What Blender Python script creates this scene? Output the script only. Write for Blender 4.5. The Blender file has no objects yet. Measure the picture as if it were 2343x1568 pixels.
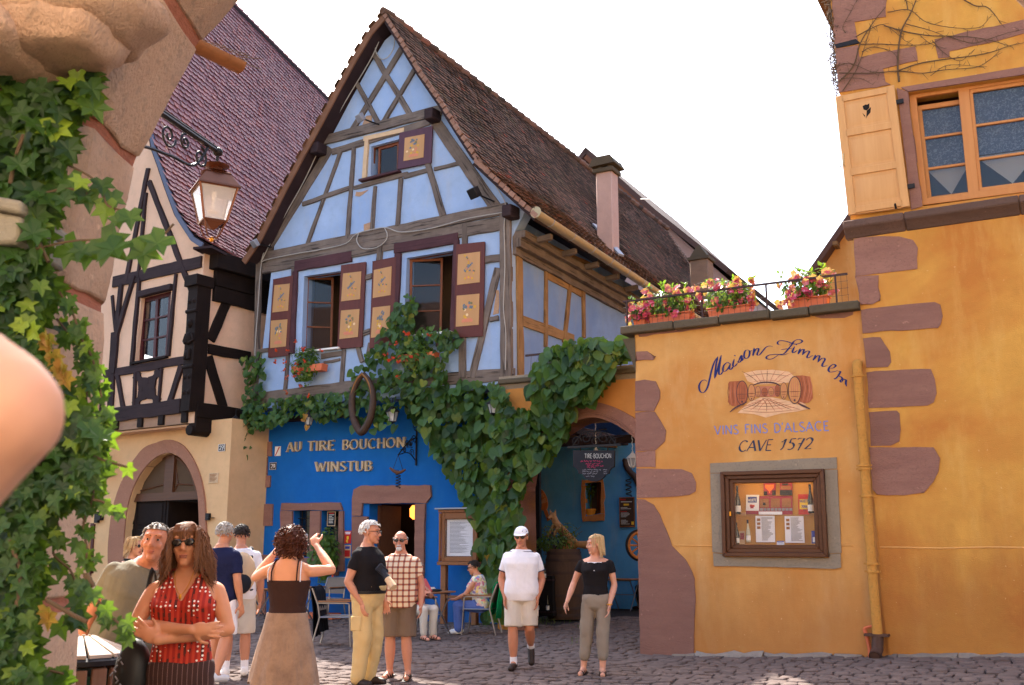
import bpy, bmesh, math, random
import numpy as np
from mathutils import Vector, Matrix, noise
from mathutils.geometry import tessellate_polygon
random.seed(7)
PI = math.pi
R = math.radians
sc = bpy.context.scene
COL = sc.collection
Vc = Vector; RU = random.uniform; RG = random.gauss

# ------------------------------------------------------------------ camera, sky, sun, exposure
FPX, PITCH = 2300.0, math.atan2(469.0,2300.0)
CP, SP = math.cos(PITCH), math.sin(PITCH)
CAM = Vc((0,0,1.5))
cd = bpy.data.cameras.new('camera')
cam = bpy.data.objects.new('camera', cd)
COL.objects.link(cam)
cam.location = CAM
cam.rotation_euler = (PI / 2 + PITCH, 0,0)
cd.sensor_width = 36.0
cd.lens = 36.0 * FPX / 2342.0
cd.clip_start = 0.05
cd.clip_end = 2000
cd.dof.use_dof = True
cd.dof.focus_distance = 14.0
cd.dof.aperture_fstop = 7.0
sc.camera = cam

SUN_EL, SUN_AZ = R(47), R(-20)          # azimuth from +Y, negative = towards the left
world = bpy.data.worlds.new('World')
sc.world = world
world.use_nodes = True
wn = world.node_tree
bg = wn.nodes['Background']
sky = wn.nodes.new('ShaderNodeTexSky')
sky.sky_type = 'NISHITA'
sky.sun_disc = False
sky.sun_elevation = SUN_EL
sky.sun_rotation = SUN_AZ
sky.air_density = 1.0
sky.dust_density = 3.5
sky.ozone_density = 1.0
wn.links.new(sky.outputs[0], bg.inputs[0])
bg.inputs[1].default_value = 0.15

sl = bpy.data.lights.new('sun', 'SUN')
sl.energy = 4.2
sl.angle = R(0.55)
sl.color = (1.0,0.94,0.84)
so = bpy.data.objects.new('sun', sl)
COL.objects.link(so)
so.rotation_euler = (-(PI / 2 - SUN_EL),0,-SUN_AZ)
so.location = (0,30,40)

sc.view_settings.view_transform = 'Standard'
sc.view_settings.look = 'None'
sc.view_settings.gamma = 1.0
sc.view_settings.exposure = 1.9

# ------------------------------------------------------------------ pixel -> world helpers (for measuring)
VS = 2342.0 / 3872.0
def crop(x0, y0, s):
    return lambda x, y: ((x0 + x * s) * VS, (y0 + y * s) * VS)
cA = crop(0,0,1000 / 1568); cB = crop(0,900,1000 / 1960); cC = crop(0,1600,1000 / 1581)
cD = crop(900,0,1000 / 1568); cE = crop(900,900,1000 / 1960); cF = crop(900,1600,1000 / 1581)
cG = crop(1800,600,1000 / 1960); cH = crop(1800,1300,1000 / 2240); cI = crop(1700,1850,800 / 1691)
cJ = crop(2350,950,1000 / 1960); cK = crop(2350,1650,1000 / 1665); cL = crop(3000,0,872 / 1519)
cM = crop(3000,800,872 / 1519); cN = crop(3000,1700,872 / 1533)

def ray(p):
    a = p[0] - 1171.0; b = 784.0 - p[1]
    return Vc((a, FPX * CP - b * SP, FPX * SP + b * CP))
def hit(p, n, d):
    r = ray(p)
    return CAM + r * ((d - CAM.dot(n)) / r.dot(n))
def on_y(p, Y): return hit(p, Vc((0,1,0)), Y)
def on_z(p, z): return hit(p, Vc((0,0,1)), z)

class Frame:
    """facade frame: u along the facade (to the right), v away from the viewer, z up"""
    def __init__(s, deg):
        s.a = R(deg)
        s.U = Vc((math.cos(s.a), math.sin(s.a),0)); s.V = Vc((-math.sin(s.a), math.cos(s.a),0))
    def __call__(s, u, v, z): return s.U * u + s.V * v + Vc((0,0, z))
    def f(s, p, v):
        w = hit(p, s.V, v); return (w.dot(s.U), w.z)
    def s(s, p, u):
        w = hit(p, s.U, u); return (w.dot(s.V), w.z)
    def uv(s, w): return (w.dot(s.U), w.dot(s.V))
FA = Frame(-28.95)      # blue house and yellow houses
FB = Frame(-34.06)      # tan house
FW = Frame(0)
def sstep(a, b, x):
    t = max(0.0, min(1.0,(x - a) / (b - a))); return t * t * (3 - 2 * t)
def gz(x, y):
    u = x * FA.U.x + y * FA.U.y; v = x * FA.V.x + y * FA.V.y
    return 0.048 * max(0.0, u + 5.0) * sstep(8,13, v)
def on_g(p):
    w = on_z(p, 0)
    for i in range(4): w = on_z(p, gz(w.x, w.y))
    return w

# ------------------------------------------------------------------ objects
W = {}
def link(o): COL.objects.link(o); return o
def thing(name, label, cat, loc=(0,0,0), rot=0.0, group=None):
    o = link(bpy.data.objects.new(name, None))
    o.empty_display_size = 0.2
    o.location = loc; o.rotation_euler = (0,0, rot)
    W[o.name] = Matrix.Translation(Vector(loc)) @ Matrix.Rotation(rot, 4, 'Z')
    o['label'] = label; o['category'] = cat
    if group: o['group'] = group
    return o
def tag(o, label, cat, group=None):
    o['label'] = label; o['category'] = cat
    if group: o['group'] = group
    return o
def dup(o, loc, rot, label, group=None):
    r = o.copy(); COL.objects.link(r)
    r.location = loc; r.rotation_euler = (0,0, rot)
    r['label'] = label
    if group: r['group'] = group
    for ch in o.children:
        c = ch.copy(); COL.objects.link(c); c.parent = r
        for g in ch.children:
            d = g.copy(); COL.objects.link(d); d.parent = c
    return r

class MB:
    def __init__(s): s.v = []; s.f = []; s.m = []; s.uv = []; s.r = []; s.rr = 0.5
    def add(s, vs, fs, m=0, uvs=None):
        b = len(s.v); s.v.extend([tuple(p) for p in vs])
        for i, f in enumerate(fs):
            s.f.append([b + k for k in f]); s.m.append(m); s.r.append(s.rr)
            s.uv.append(uvs[i] if uvs else None)
        return s
    def poly(s, pts, m=0): return s.add(pts, [list(range(len(pts)))], m)
    def hexa(s, q, m=0):
        """q: 8 corners, 4 of the near quad then 4 of the far quad in the same order"""
        return s.add(q, [(3,2,1,0),(4,5,6,7),(0,1,5,4),(1,2,6,5),(2,3,7,6),(3,0,4,7)], m)
    def box(s, u0, u1, v0, v1, z0, z1, fr=FW, m=0):
        return s.hexa([fr(u0, v0, z0), fr(u1, v0, z0), fr(u1, v0, z1), fr(u0, v0, z1),
                       fr(u0, v1, z0), fr(u1, v1, z0), fr(u1, v1, z1), fr(u0, v1, z1)], m)
    def prism(s, fr, poly, v0, v1, m=0, side='f'):
        """extrude a polygon given as (u,z) (side f),(v,z) (side s) or (u,v) (side t) between two offsets"""
        P = {'f': lambda p, d: fr(p[0], d, p[1]), 's': lambda p, d: fr(d, p[0], p[1]), 't': lambda p, d: fr(p[0], p[1], d)}[side]
        n = len(poly)
        vs = [P(p, v0) for p in poly] + [P(p, v1) for p in poly]
        tri = tessellate_polygon([[Vc((p[0], p[1], 0)) for p in poly]])
        fs = [list(t) for t in tri] + [[n + i for i in t[::-1]] for t in tri]
        fs += [[i, (i + 1) % n, n + (i + 1) % n, n + i] for i in range(n)]
        return s.add(vs, fs, m)
    def wall(s, fr, outline, holes, v0, v1, m=0, side='f', reveal=None):
        """wall slab with holes; reveal = depth (absolute offset) to which the holes' sides reach"""
        P = {'f': lambda p, d: fr(p[0], d, p[1]), 's': lambda p, d: fr(d, p[0], p[1])}[side]
        loops = [outline] + holes
        flat = [p for l in loops for p in l]; n = len(flat)
        tri = tessellate_polygon([[Vc((p[0], p[1], 0)) for p in l] for l in loops])
        s.add([P(p, v0) for p in flat] + [P(p, v1) for p in flat],
              [list(t) for t in tri] + [[n + i for i in t[::-1]] for t in tri], m)
        for l in loops:
            k = len(l)
            s.add([P(p, v0) for p in l] + [P(p, v1) for p in l], [[i, (i + 1) % k, k + (i + 1) % k, k + i] for i in range(k)], m)
        return s
    def beam(s, a, b, w, d, nrm, m=0, jit=0.0, seg=1, off=0.0):
        """timber from a to b: width w in the plane, depth d along nrm (outward), UV along the grain"""
        a = Vector(a); b = Vector(b); nrm = Vector(nrm).normalized()
        ax = b - a; L = ax.length; ax.normalize(); side = ax.cross(nrm).normalized()
        vs = []; uo = RU(0,50); vo = RU(0,50)
        for i in range(seg + 1):
            c = a.lerp(b, i / seg)
            j1 = RU(-jit, jit); j2 = RU(-jit, jit); j3 = RU(-jit, jit) * .4
            vs += [c - side * (w / 2 + j1), c + side * (w / 2 + j2), c + side * (w / 2 + j2) + nrm * (d + j3), c - side * (w / 2 + j1) + nrm * (d + j3)]
        fs = []; uvs = []
        for i in range(seg):
            k = 4 * i; u0 = uo + L * i / seg; u1 = uo + L * (i + 1) / seg; q = [0, w, w + d, 2 * w + d, 2 * w + 2 * d]
            for e in range(4):
                fs.append([k + e, k + (e + 1) % 4, k + 4 + (e + 1) % 4, k + 4 + e])
                uvs.append([(u0, vo + q[e]),(u0, vo + q[e + 1]),(u1, vo + q[e + 1]),(u1, vo + q[e])])
        for e, k in ((0,0),(1,4 * seg)):
            fs.append([k + 3, k + 2, k + 1, k] if e == 0 else [k, k + 1, k + 2, k + 3])
            uvs.append([(uo, vo),(uo + .02, vo),(uo + .02, vo + d),(uo, vo + d)])
        return s.add(vs, fs, m, uvs)
    def tube(s, pts, rad, n=6, m=0, cap=True, flat=1.0):
        pts = [Vector(p) for p in pts]; k = len(pts)
        rads = rad if isinstance(rad, (list, tuple)) else [rad] * k
        up = Vc((0.12,0.05,1)); vs = []; px = None
        for i, p in enumerate(pts):
            t = (pts[min(i + 1, k - 1)] - pts[max(i - 1,0)])
            if t.length < 1e-9: t = Vc((0,0,1))
            t.normalize()
            if px is None:
                x = t.cross(up if abs(t.dot(up.normalized())) < .95 else Vc((1,0,0)))
            else:
                x = px - t * px.dot(t)
                if x.length < 1e-6: x = t.cross(up)
            x.normalize(); y = t.cross(x); px = x
            for j in range(n):
                a = 2 * PI * j / n
                vs.append(p + x * math.cos(a) * rads[i] + y * math.sin(a) * rads[i] * flat)
        fs = []
        for i in range(k - 1):
            for j in range(n):
                fs.append([i * n + j, i * n + (j + 1) % n, (i + 1) * n + (j + 1) % n, (i + 1) * n + j])
        if cap:
            fs.append(list(range(n - 1,-1,-1))); fs.append([(k - 1) * n + j for j in range(n)])
        return s.add(vs, fs, m)
    def lathe(s, prof, c=(0,0,0), n=12, m=0, mat=None, cap=True, sx=1.0, sy=1.0):
        """prof: (radius, height) pairs about the z axis through c, optional matrix"""
        c = Vector(c); vs = []
        for r, h in prof:
            for j in range(n):
                a = 2 * PI * j / n
                p = Vc((r * math.cos(a) * sx, r * math.sin(a) * sy, h))
                vs.append(c + (mat @ p if mat else p))
        fs = []
        for i in range(len(prof) - 1):
            for j in range(n):
                fs.append([i * n + j, i * n + (j + 1) % n, (i + 1) * n + (j + 1) % n, (i + 1) * n + j])
        if cap:
            fs.append(list(range(n - 1,-1,-1))); fs.append([(len(prof) - 1) * n + j for j in range(n)])
        return s.add(vs, fs, m)
    def ell(s, c, r, n=10, m=0, mat=None):
        k = max(5, n // 2 + 2)
        prof = [(max(1e-4, math.sin(PI * i / k)),-math.cos(PI * i / k)) for i in range(k + 1)]
        M = Matrix.Diagonal(Vector(r)).to_3x3()
        if mat: M = mat.to_3x3() @ M
        return s.lathe(prof, c, n, m, M)
    def build(s, name, mats, parent=None, smooth=None, bevel=0, bseg=1, loc=None):
        me = bpy.data.meshes.new(name)
        M = W[parent.name].inverted() if parent is not None and parent.name in W else (Matrix.Translation(-Vector(loc)) if loc is not None else None)
        vs = [M @ Vector(p) for p in s.v] if M else s.v
        me.from_pydata([tuple(p) for p in vs], [], s.f)
        mats = mats if isinstance(mats, (list, tuple)) else [mats]
        for mm in mats: me.materials.append(mm)
        me.polygons.foreach_set('material_index', s.m)
        at = me.attributes.new('rnd', 'FLOAT', 'FACE'); at.data.foreach_set('value', s.r)
        if any(s.uv):
            ul = me.uv_layers.new(name='UVMap'); flat = []
            for f, q in zip(s.f, s.uv):
                for i in range(len(f)): flat.extend(q[i] if q else (0,0))
            ul.data.foreach_set('uv', flat)
        me.validate()
        if smooth is None: smooth = 35
        if smooth:
            me.polygons.foreach_set('use_smooth', [True] * len(me.polygons))
            me.set_sharp_from_angle(angle=R(smooth))
        me.update()
        o = link(bpy.data.objects.new(name, me))
        if parent is not None:
            o.parent = parent; W[o.name] = W.get(parent.name, Matrix.Identity(4))
        elif loc is not None:
            o.location = loc; W[o.name] = Matrix.Translation(Vector(loc))
        else: W[o.name] = Matrix.Identity(4)
        if bevel:
            b = o.modifiers.new('bevel', 'BEVEL'); b.width = bevel; b.segments = bseg; b.limit_method = 'ANGLE'; b.angle_limit = R(40)
        return o
def structure(o): o['kind'] = 'structure'; return o
# ------------------------------------------------------------------ materials
def sr(r, g, b):
    f = lambda c: (c / 255) / 12.92 if c / 255 <= .04045 else ((c / 255 + .055) / 1.055) ** 2.4
    return (f(r), f(g), f(b),1)
class NT:
    def __init__(s, name):
        s.m = bpy.data.materials.new(name); s.m.use_nodes = True
        s.t = s.m.node_tree; s.b = s.t.nodes['Principled BSDF']; s.out = s.t.nodes['Material Output']
        s._tc = None
    def n(s, typ, props=None, **ins):
        nd = s.t.nodes.new('ShaderNode' + typ)
        for k, v in (props or {}).items(): setattr(nd, k, v)
        for k, v in ins.items(): s.set(nd, k, v)
        return nd
    def set(s, nd, k, v):
        k = int(k[1:]) if k[0] == 'i' and k[1:].isdigit() else k.replace('_', ' ')
        sk = nd.inputs[k]
        if isinstance(v, bpy.types.NodeSocket): s.t.links.new(v, sk)
        else: sk.default_value = v
    def co(s, kind='Object', scale=(1,1,1), rot=(0,0,0)):
        if s._tc is None: s._tc = s.n('TexCoord')
        mp = s.n('Mapping', Vector=s._tc.outputs[kind], Scale=scale, Rotation=rot)
        return mp.outputs[0]
    def noise(s, co, scale, detail=4, rough=.55, dist=0):
        return s.n('TexNoise', Vector=co, Scale=float(scale), Detail=float(detail), Roughness=float(rough), Distortion=float(dist)).outputs[0]
    def ramp(s, fac, stops):
        nd = s.n('ValToRGB'); s.t.links.new(fac, nd.inputs[0]); e = nd.color_ramp.elements
        while len(e) < len(stops): e.new(0.5)
        for el, (p, c) in zip(e, stops):
            el.position = p; el.color = c if len(c) == 4 else (*c, 1)
        return nd.outputs[0]
    def mix(s, fac, a, b, mode='MIX'):
        nd = s.n('MixRGB', {'blend_type': mode})
        for i, v in ((0, fac),(1, a),(2, b)):
            if isinstance(v, bpy.types.NodeSocket): s.t.links.new(v, nd.inputs[i])
            else: nd.inputs[i].default_value = v
        return nd.outputs[0]
    def math(s, op, a, b=0.0):
        nd = s.n('Math', {'operation': op})
        for i, v in ((0, a),(1, b)):
            if isinstance(v, bpy.types.NodeSocket): s.t.links.new(v, nd.inputs[i])
            else: nd.inputs[i].default_value = v
        return nd.outputs[0]
    def bump(s, h, strength=.3, dist=.02, prev=None):
        nd = s.n('Bump', Strength=strength, Distance=dist, Height=h)
        if prev: s.t.links.new(prev, nd.inputs['Normal'])
        return nd.outputs[0]
    def rnd(s): return s.n('Attribute', {'attribute_name': 'rnd'}).outputs['Fac']
    def fin(s, col=None, rough=.8, nor=None, metal=0.0, spec=.3):
        if col is not None: s.set(s.b, 'Base Color', col)
        s.set(s.b, 'Roughness', rough); s.set(s.b, 'Metallic', metal); s.set(s.b, 'Specular IOR Level', spec)
        if nor is not None: s.set(s.b, 'Normal', nor)
        return s.m
def mul(c, k): return (c[0] * k, c[1] * k, c[2] * k, 1)
def plain(name, c, rough=.6, metal=0.0, spec=.3, var=.12, scale=8):
    t = NT(name); nz = t.noise(t.co(), scale, 3)
    return t.fin(t.mix(nz, mul(c, 1 - var), mul(c, 1 + var)), rough, None, metal, spec)
def stucco(name, c, patch=None, pscale=.7, pamt=.5, rough=.9, bump=.35, stain=None, fine=None, dirt_falloff=None):
    """plaster with broad patches, fine mottling, hairline wear and a rough surface"""
    t = NT(name); co = t.co()
    col = t.mix(t.noise(co, 1.7,6,.6), mul(c, .78), mul(c, 1.16))
    if patch:
        f = t.ramp(t.noise(co, pscale, 5,.6,.4), [(.44,(0,0,0)),(.62,(pamt,) * 3)])
        col = t.mix(f, col, patch)
    if stain:
        f = t.ramp(t.noise(t.co(scale=(1,1,.25)),2.6,6,.65), [(.52,(0,0,0)),(.75,(.55,) * 3)])
        col = t.mix(f, col, stain)
    if dirt_falloff:      # soiling, and on yellow walls painted light falloff, towards the foot, ragged upper edge
        sep = t.n('SeparateXYZ', Vector=t.co())
        h = t.math('ADD', sep.outputs[2], t.math('MULTIPLY', t.noise(t.co(scale=(1,1,.35)),2.2,6,.62),-dirt_falloff[1]))
        f = t.ramp(t.math('ADD', t.math('MULTIPLY', h, .5),.5), [(.18,(dirt_falloff[2],) * 3),(.78,(0,0,0))])
        col = t.mix(f, col, dirt_falloff[0])
    col = t.mix(t.math('MULTIPLY', t.noise(co, 60,3),.22), col, mul(c, .5)); col = t.mix(t.ramp(t.noise(co, 5.5,7,.7), [(.5,(0,0,0)),(.68,(.3,) * 3)]), col, mul(c, .7))
    sp = t.ramp(t.noise(co, 23,2,.4), [(.72,(0,0,0)),(.76,(.4,) * 3)])
    col = t.mix(sp, col, fine or mul(c, 1.3))
    h = t.mix(.5, t.noise(co, 9,5,.6), t.noise(co, 85,4,.65))
    return t.fin(col, rough, t.bump(h, bump, .02), spec=.15)
def stone(name, c, c2, scale=3, bump=.5, dark=None, streak=(1,1,2.5)):
    t = NT(name); co = t.co(); r = t.rnd()
    col = t.mix(t.noise(t.co(scale=streak), scale, 6,.62), c, c2)
    col = t.mix(t.math('MULTIPLY', r, .45), col, mul(c2,.72))
    sp = t.ramp(t.noise(co, 30,3,.5), [(.35,(.5,) * 3),(.46,(0,0,0))])
    col = t.mix(sp, col, dark or mul(c, .55))
    wh = t.ramp(t.noise(co, 14,4,.5), [(.68,(0,0,0)),(.74,(.3,) * 3)])
    col = t.mix(wh, col, mul(c, 1.5))
    h = t.mix(.5, t.noise(co, 7,6,.6), t.noise(t.co(scale=streak),50,4,.6))
    return t.fin(col, .92, t.bump(h, bump, .03), spec=.15)
def wood(name, c, c2, crack=.55, rough=.8, grain=26, bump=.5, along=1.2, spec=.2):
    """timber, grain along UV.x (every beam carries its own offset)"""
    t = NT(name); uv = t.co('UV', (along, grain, 1)); r = t.rnd()
    g = t.noise(uv, 1.0,6,.65,.6)
    col = t.mix(g, c, c2)
    col = t.mix(t.math('MULTIPLY', r, .35), col, mul(c, .6))
    ck = t.ramp(t.noise(t.co('UV', (along * .8, grain * .7,1)),1.3,4,.5,.3), [(.36,(crack,) * 3),(.43,(0,0,0))])
    col = t.mix(ck, col, mul(c, .25))
    pt = t.ramp(t.noise(t.co('Object'),2.3,5,.6), [(.45,(0,0,0)),(.7,(.35,) * 3)])
    col = t.mix(pt, col, mul(c2,1.25))
    h = t.mix(.5, g, t.math('SUBTRACT', 1.0, ck))
    return t.fin(col, rough, t.bump(h, bump, .02), spec=spec)
def owood(name, c, c2, axis=2, scale=18, rough=.5, spec=.3, bump=.15):
    """varnished wood with object-space grain along one axis"""
    t = NT(name); s = [scale] * 3; s[axis] = scale * .07
    g = t.noise(t.co(scale=tuple(s)),1.0,5,.6,.8)
    return t.fin(t.mix(g, c, c2), rough, t.bump(g, bump, .01), spec=spec)
def leafmat(name, c, c2, c3, trans=.35, rough=.45):
    t = NT(name); r = t.rnd()
    col = t.ramp(r, [(.0, c),(.55, c2),(.9, c2),(1.0, c3)])
    col = t.mix(t.math('MULTIPLY', t.noise(t.co(),40,3),.5), col, mul(c, .75))
    t.fin(col, rough, None, spec=.35)
    tr = t.n('BsdfTranslucent', Color=t.mix(.75, col, (.30,.50,.03,1)))
    mx = t.n('MixShader', Fac=trans)
    t.t.links.new(t.b.outputs[0], mx.inputs[1]); t.t.links.new(tr.outputs[0], mx.inputs[2])
    t.t.links.new(mx.outputs[0], t.out.inputs[0])
    return t.m
def glass(name, tint=(.02,.025,.03,1), rough=.03, alpha=.35, spec=.6):
    """window pane: a see-through sheet with a mirror-like reflection"""
    t = NT(name)
    t.fin(tint, rough, t.bump(t.noise(t.co(),3.5,2),.06,.02), spec=spec)
    t.set(t.b, 'Alpha', alpha); t.set(t.b, 'IOR', 1.52); t.set(t.b, 'Coat Weight', 1.0); t.set(t.b, 'Coat Roughness', .02)
    return t.m
def emit(name, c, st):
    t = NT(name); t.fin(c, .5); t.set(t.b, 'Emission Color', c); t.set(t.b, 'Emission Strength', st); return t.m
def tilemat(name, stops, rough=.85, moss=None):
    t = NT(name); r = t.rnd()
    col = t.ramp(r, stops)
    col = t.mix(t.math('MULTIPLY', t.noise(t.co(),30,4),.5), col, mul(stops[0][1], .5))
    if moss: col = t.mix(t.ramp(t.noise(t.co(),1.3,6,.7), [(.52,(0,0,0)),(.7,(.7,) * 3)]), col, moss)
    return t.fin(col, rough, t.bump(t.noise(t.co(),45,4),.35,.01), spec=.2)
def cloth(name, c, rough=.9, fold=.5, fscale=9, c2=None):
    t = NT(name); nz = t.noise(t.co(scale=(1,1,.6)), fscale, 3,.5,.8)
    col = t.mix(t.noise(t.co(),5,4), mul(c, .9), mul(c, 1.08))
    if c2: col = t.mix(t.ramp(t.noise(t.co(),14,2), [(.5,(0,0,0)),(.53,(1,1,1))]), col, c2)
    m = t.fin(col, rough, t.bump(nz, fold, .03), spec=.1)
    return m

M = {}
M['timber'] = wood('weathered_timber', sr(74,64,58), sr(138,124,114),.8, grain=22, bump=.8)
M['timber_side'] = wood('ochre_timber', sr(116,86,54), sr(166,130,86),.6)
M['timber_dark'] = wood('dark_timber', sr(34,24,26), sr(66,50,52),.4)
M['timber_black'] = wood('black_timber', sr(22,15,13), sr(40,28,24),.3)
M['timber_purple'] = wood('purple_paint_timber', sr(66,40,46), sr(92,62,66),.35)
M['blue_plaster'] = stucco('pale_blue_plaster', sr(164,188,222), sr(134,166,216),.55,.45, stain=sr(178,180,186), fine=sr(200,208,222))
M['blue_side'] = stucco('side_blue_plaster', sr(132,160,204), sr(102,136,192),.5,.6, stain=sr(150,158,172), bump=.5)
M['blue_deep'] = stucco('deep_blue_plaster', sr(28,106,188), sr(20,92,170),.5,.6, bump=.35, stain=sr(44,112,176), fine=sr(70,130,190), dirt_falloff=(sr(70,84,104),.9,.5))
M['blue_court'] = stucco('courtyard_blue_plaster', sr(92,166,224), sr(70,148,212),.5,.5, bump=.35, stain=sr(140,168,188))
M['tan_plaster'] = stucco('tan_plaster', sr(236,196,166), sr(226,182,150),.4,.4, bump=.15)
M['tan_low'] = stucco('ochre_tan_plaster', sr(232,190,142), sr(220,172,122),.4,.4, bump=.2)
M['yellow'] = stucco('golden_plaster', sr(217,163,96), sr(200,136,70),.6,.85, stain=sr(222,182,128), fine=sr(232,196,146), dirt_falloff=(sr(160,100,54),1.9,.6), bump=.5)
M['yellow_house'] = stucco('ochre_plaster', sr(214,160,78), sr(190,120,58),.45,.95, stain=sr(222,178,104), fine=sr(226,192,136), dirt_falloff=(sr(150,84,46),2.9,.6), bump=.55)
M['orange'] = stucco('orange_plaster', sr(208,146,80), sr(194,128,62),.5,.5)
M['pink_wall'] = stucco('rosy_plaster', sr(205,172,158), sr(190,152,140),.4,.5)
M['cream_wall'] = stucco('cream_plaster', sr(232,216,190), None, bump=.15)
M['sandstone'] = stone('rose_sandstone', sr(178,134,118), sr(130,92,82),2.2,.9, streak=(.6,.6,3))
M['sandstone_l'] = stone('light_sandstone', sr(186,138,112), sr(160,112,92),2.5)
M['arch_stone'] = stone('warm_sandstone', sr(226,186,156), sr(202,156,126),3.2,.9, streak=(2.5,2.5,1))
M['arch_joint'] = stone('red_mortar', sr(192,122,96), sr(166,98,76),5,.6)
M['grey_stone'] = stone('grey_stone', sr(168,154,134), sr(140,128,112),3,.4)
M['coping'] = stone('mossy_coping', sr(112,98,84), sr(84,78,60),4,.6)
M['tile_pink'] = tilemat('rosy_tiles', [(0, sr(124,78,84)),(.4, sr(144,90,94)),(.8, sr(160,102,102)),(1, sr(164,90,84))], rough=.6)
M['tile_brown'] = tilemat('brown_tiles', [(0, sr(66,50,42)),(.4, sr(104,76,62)),(.75, sr(128,94,76)),(.97, sr(140,102,84)),(1, sr(170,80,60))], moss=sr(96,84,56))
M['tile_rear'] = tilemat('old_tiles', [(0, sr(74,58,52)),(1, sr(120,88,76))])
M['iron'] = plain('black_iron', (.016,.015,.017,1),.5,.3)
M['rail_iron'] = plain('rusty_iron', (.06,.035,.035,1),.6,.4)
M['zinc'] = plain('zinc_gutter', sr(176,158,122),.45,.5)
M['zinc_grey'] = plain('grey_zinc', sr(150,152,160),.5,.4)
M['copper'] = plain('rusty_copper', sr(150,98,58),.5,.4, var=.4, scale=14)
M['lamp_copper'] = plain('lantern_copper', sr(120,78,58),.35,.7, var=.3)
M['brass'] = plain('brass', sr(200,140,50),.35,.8)
M['shutter'] = owood('mahogany_shutter', sr(104,50,38), sr(80,36,30),2,14,.5)
M['shutter_p'] = owood('purple_shutter', sr(90,54,66), sr(70,40,54),2,14,.5)
M['panel'] = owood('painted_panel', sr(198,154,106), sr(176,130,82),2,5,.6)
M['casement'] = owood('casement_wood', sr(136,76,40), sr(104,54,26),2,14,.45)
M['pine'] = owood('honey_pine', sr(218,168,110), sr(188,134,78),2,9,.5)
M['pine_frame'] = owood('honey_frame', sr(206,144,84), sr(176,112,58),2,9,.45)
M['dark_wood'] = owood('walnut', sr(104,66,42), sr(72,42,26),0,14,.45)
M['cab_wood'] = owood('cabinet_wood', sr(150,100,62), sr(112,70,42),2,12,.5)
M['red_frame'] = owood('dark_red_frame', sr(84,30,30), sr(62,20,22),2,14,.45)
M['cream_frame'] = plain('cream_stone_frame', sr(206,176,140),.8)
M['glass'] = glass('window_glass')
M['glass_clear'] = glass('clear_glass', (.3,.32,.32,1),.02,.07)
M['glass_lamp'] = glass('lantern_glass', (.75,.75,.75,1),.2,.42)
M['dark'] = plain('interior_shade', (.012,.010,.009,1),.9)  # near-black colour stands in for shade inside rooms and openings
M['room'] = plain('dim_room', sr(90,70,52),.9)
M['gold_letter'] = plain('gilt_letter', sr(190,168,136),.5)
M['ink'] = plain('dark_blue_paint', sr(34,46,104),.8)
M['lilac'] = plain('pale_blue_paint', sr(110,132,196),.8)
M['slate_ink'] = plain('slate_blue_paint', sr(48,60,84),.8)
M['white'] = plain('white_paint', sr(238,236,230),.6, var=.04)
M['paper'] = plain('white_paper', sr(232,232,240),.7, var=.03)
M['grey_ink'] = plain('grey_print', sr(130,130,140),.8)
M['black_ink'] = plain('black_print', sr(25,25,30),.8)
M['red_ink'] = plain('red_print', sr(190,40,36),.8)
M['pinkred'] = plain('crimson_print', sr(150,40,60),.8)
M['yel_ink'] = plain('yellow_print', sr(236,196,60),.8)
M['blue_ink'] = plain('blue_print', sr(60,70,150),.8)
M['chalk'] = plain('chalk', sr(200,200,196),.9)
M['chalk_red'] = plain('pink_chalk', sr(178,44,92),.9)
M['board'] = plain('blackboard', (.014,.015,.022,1),.75)
M['cable_white'] = plain('pale_cable', sr(170,166,160),.6)
M['cobble'] = stone('cobble_stone', sr(130,112,104), sr(94,82,79),6,.6)
M['mortar'] = stone('sand_mortar', sr(62,56,52), sr(48,44,42),5,.6)
M['concrete'] = stone('pale_concrete', sr(172,160,148), sr(132,122,112),9,.9)
M['leaf'] = leafmat('vine_leaf', sr(30,56,28), sr(72,108,50), sr(140,150,56),.3)
M['leaf_ivy'] = leafmat('ivy_leaf', sr(26,46,24), sr(60,90,34), sr(156,176,50),.28)
M['leaf_small'] = leafmat('geranium_leaf', sr(48,80,34), sr(92,122,54), sr(150,160,70),.3)
M['leaf_box'] = leafmat('glossy_leaf', sr(44,78,36), sr(92,128,54), sr(176,190,80),.35,.3)
M['dead_leaf'] = leafmat('dry_leaf', sr(150,96,50), sr(196,140,76), sr(210,160,90),.4)
M['stem'] = plain('brown_stem', sr(98,76,56),.9)
M['grass'] = leafmat('grass_blade', sr(60,80,40), sr(90,110,50), sr(120,130,70),.3)
M['pinkflower'] = leafmat('pink_petals', sr(206,36,92), sr(230,80,128), sr(250,186,204),.35)
M['redflower'] = leafmat('red_petals', sr(205,28,22), sr(226,46,30), sr(240,80,50),.3)
M['terracotta'] = plain('terracotta', sr(206,112,76),.75)
M['brown_barrel'] = owood('barrel_oak', sr(104,80,62), sr(66,50,40),2,10,.7)
M['hoop'] = plain('rusty_hoop', sr(86,70,62),.6,.5)
M['alu'] = plain('aluminium', sr(150,148,150),.35,.8)
M['mesh_fabric'] = plain('taupe_mesh', sr(120,108,98),.8)
M['table_wood'] = owood('table_wood', sr(168,118,80), sr(130,86,56),0,12,.5)
M['bottle'] = plain('dark_bottle_glass', sr(28,34,20),.1,0,.6)
M['bottle_clear'] = plain('pale_bottle_glass', sr(196,190,160),.1,0,.6)
M['fur'] = plain('fox_fur', sr(170,128,84),.95, var=.3, scale=30)
M['fur_white'] = plain('pale_fur', sr(214,196,170),.95)
M['leather'] = plain('tan_leather', sr(150,104,54),.5)
M['black_leather'] = plain('black_leather', (.012,.012,.013,1),.45)
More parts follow.
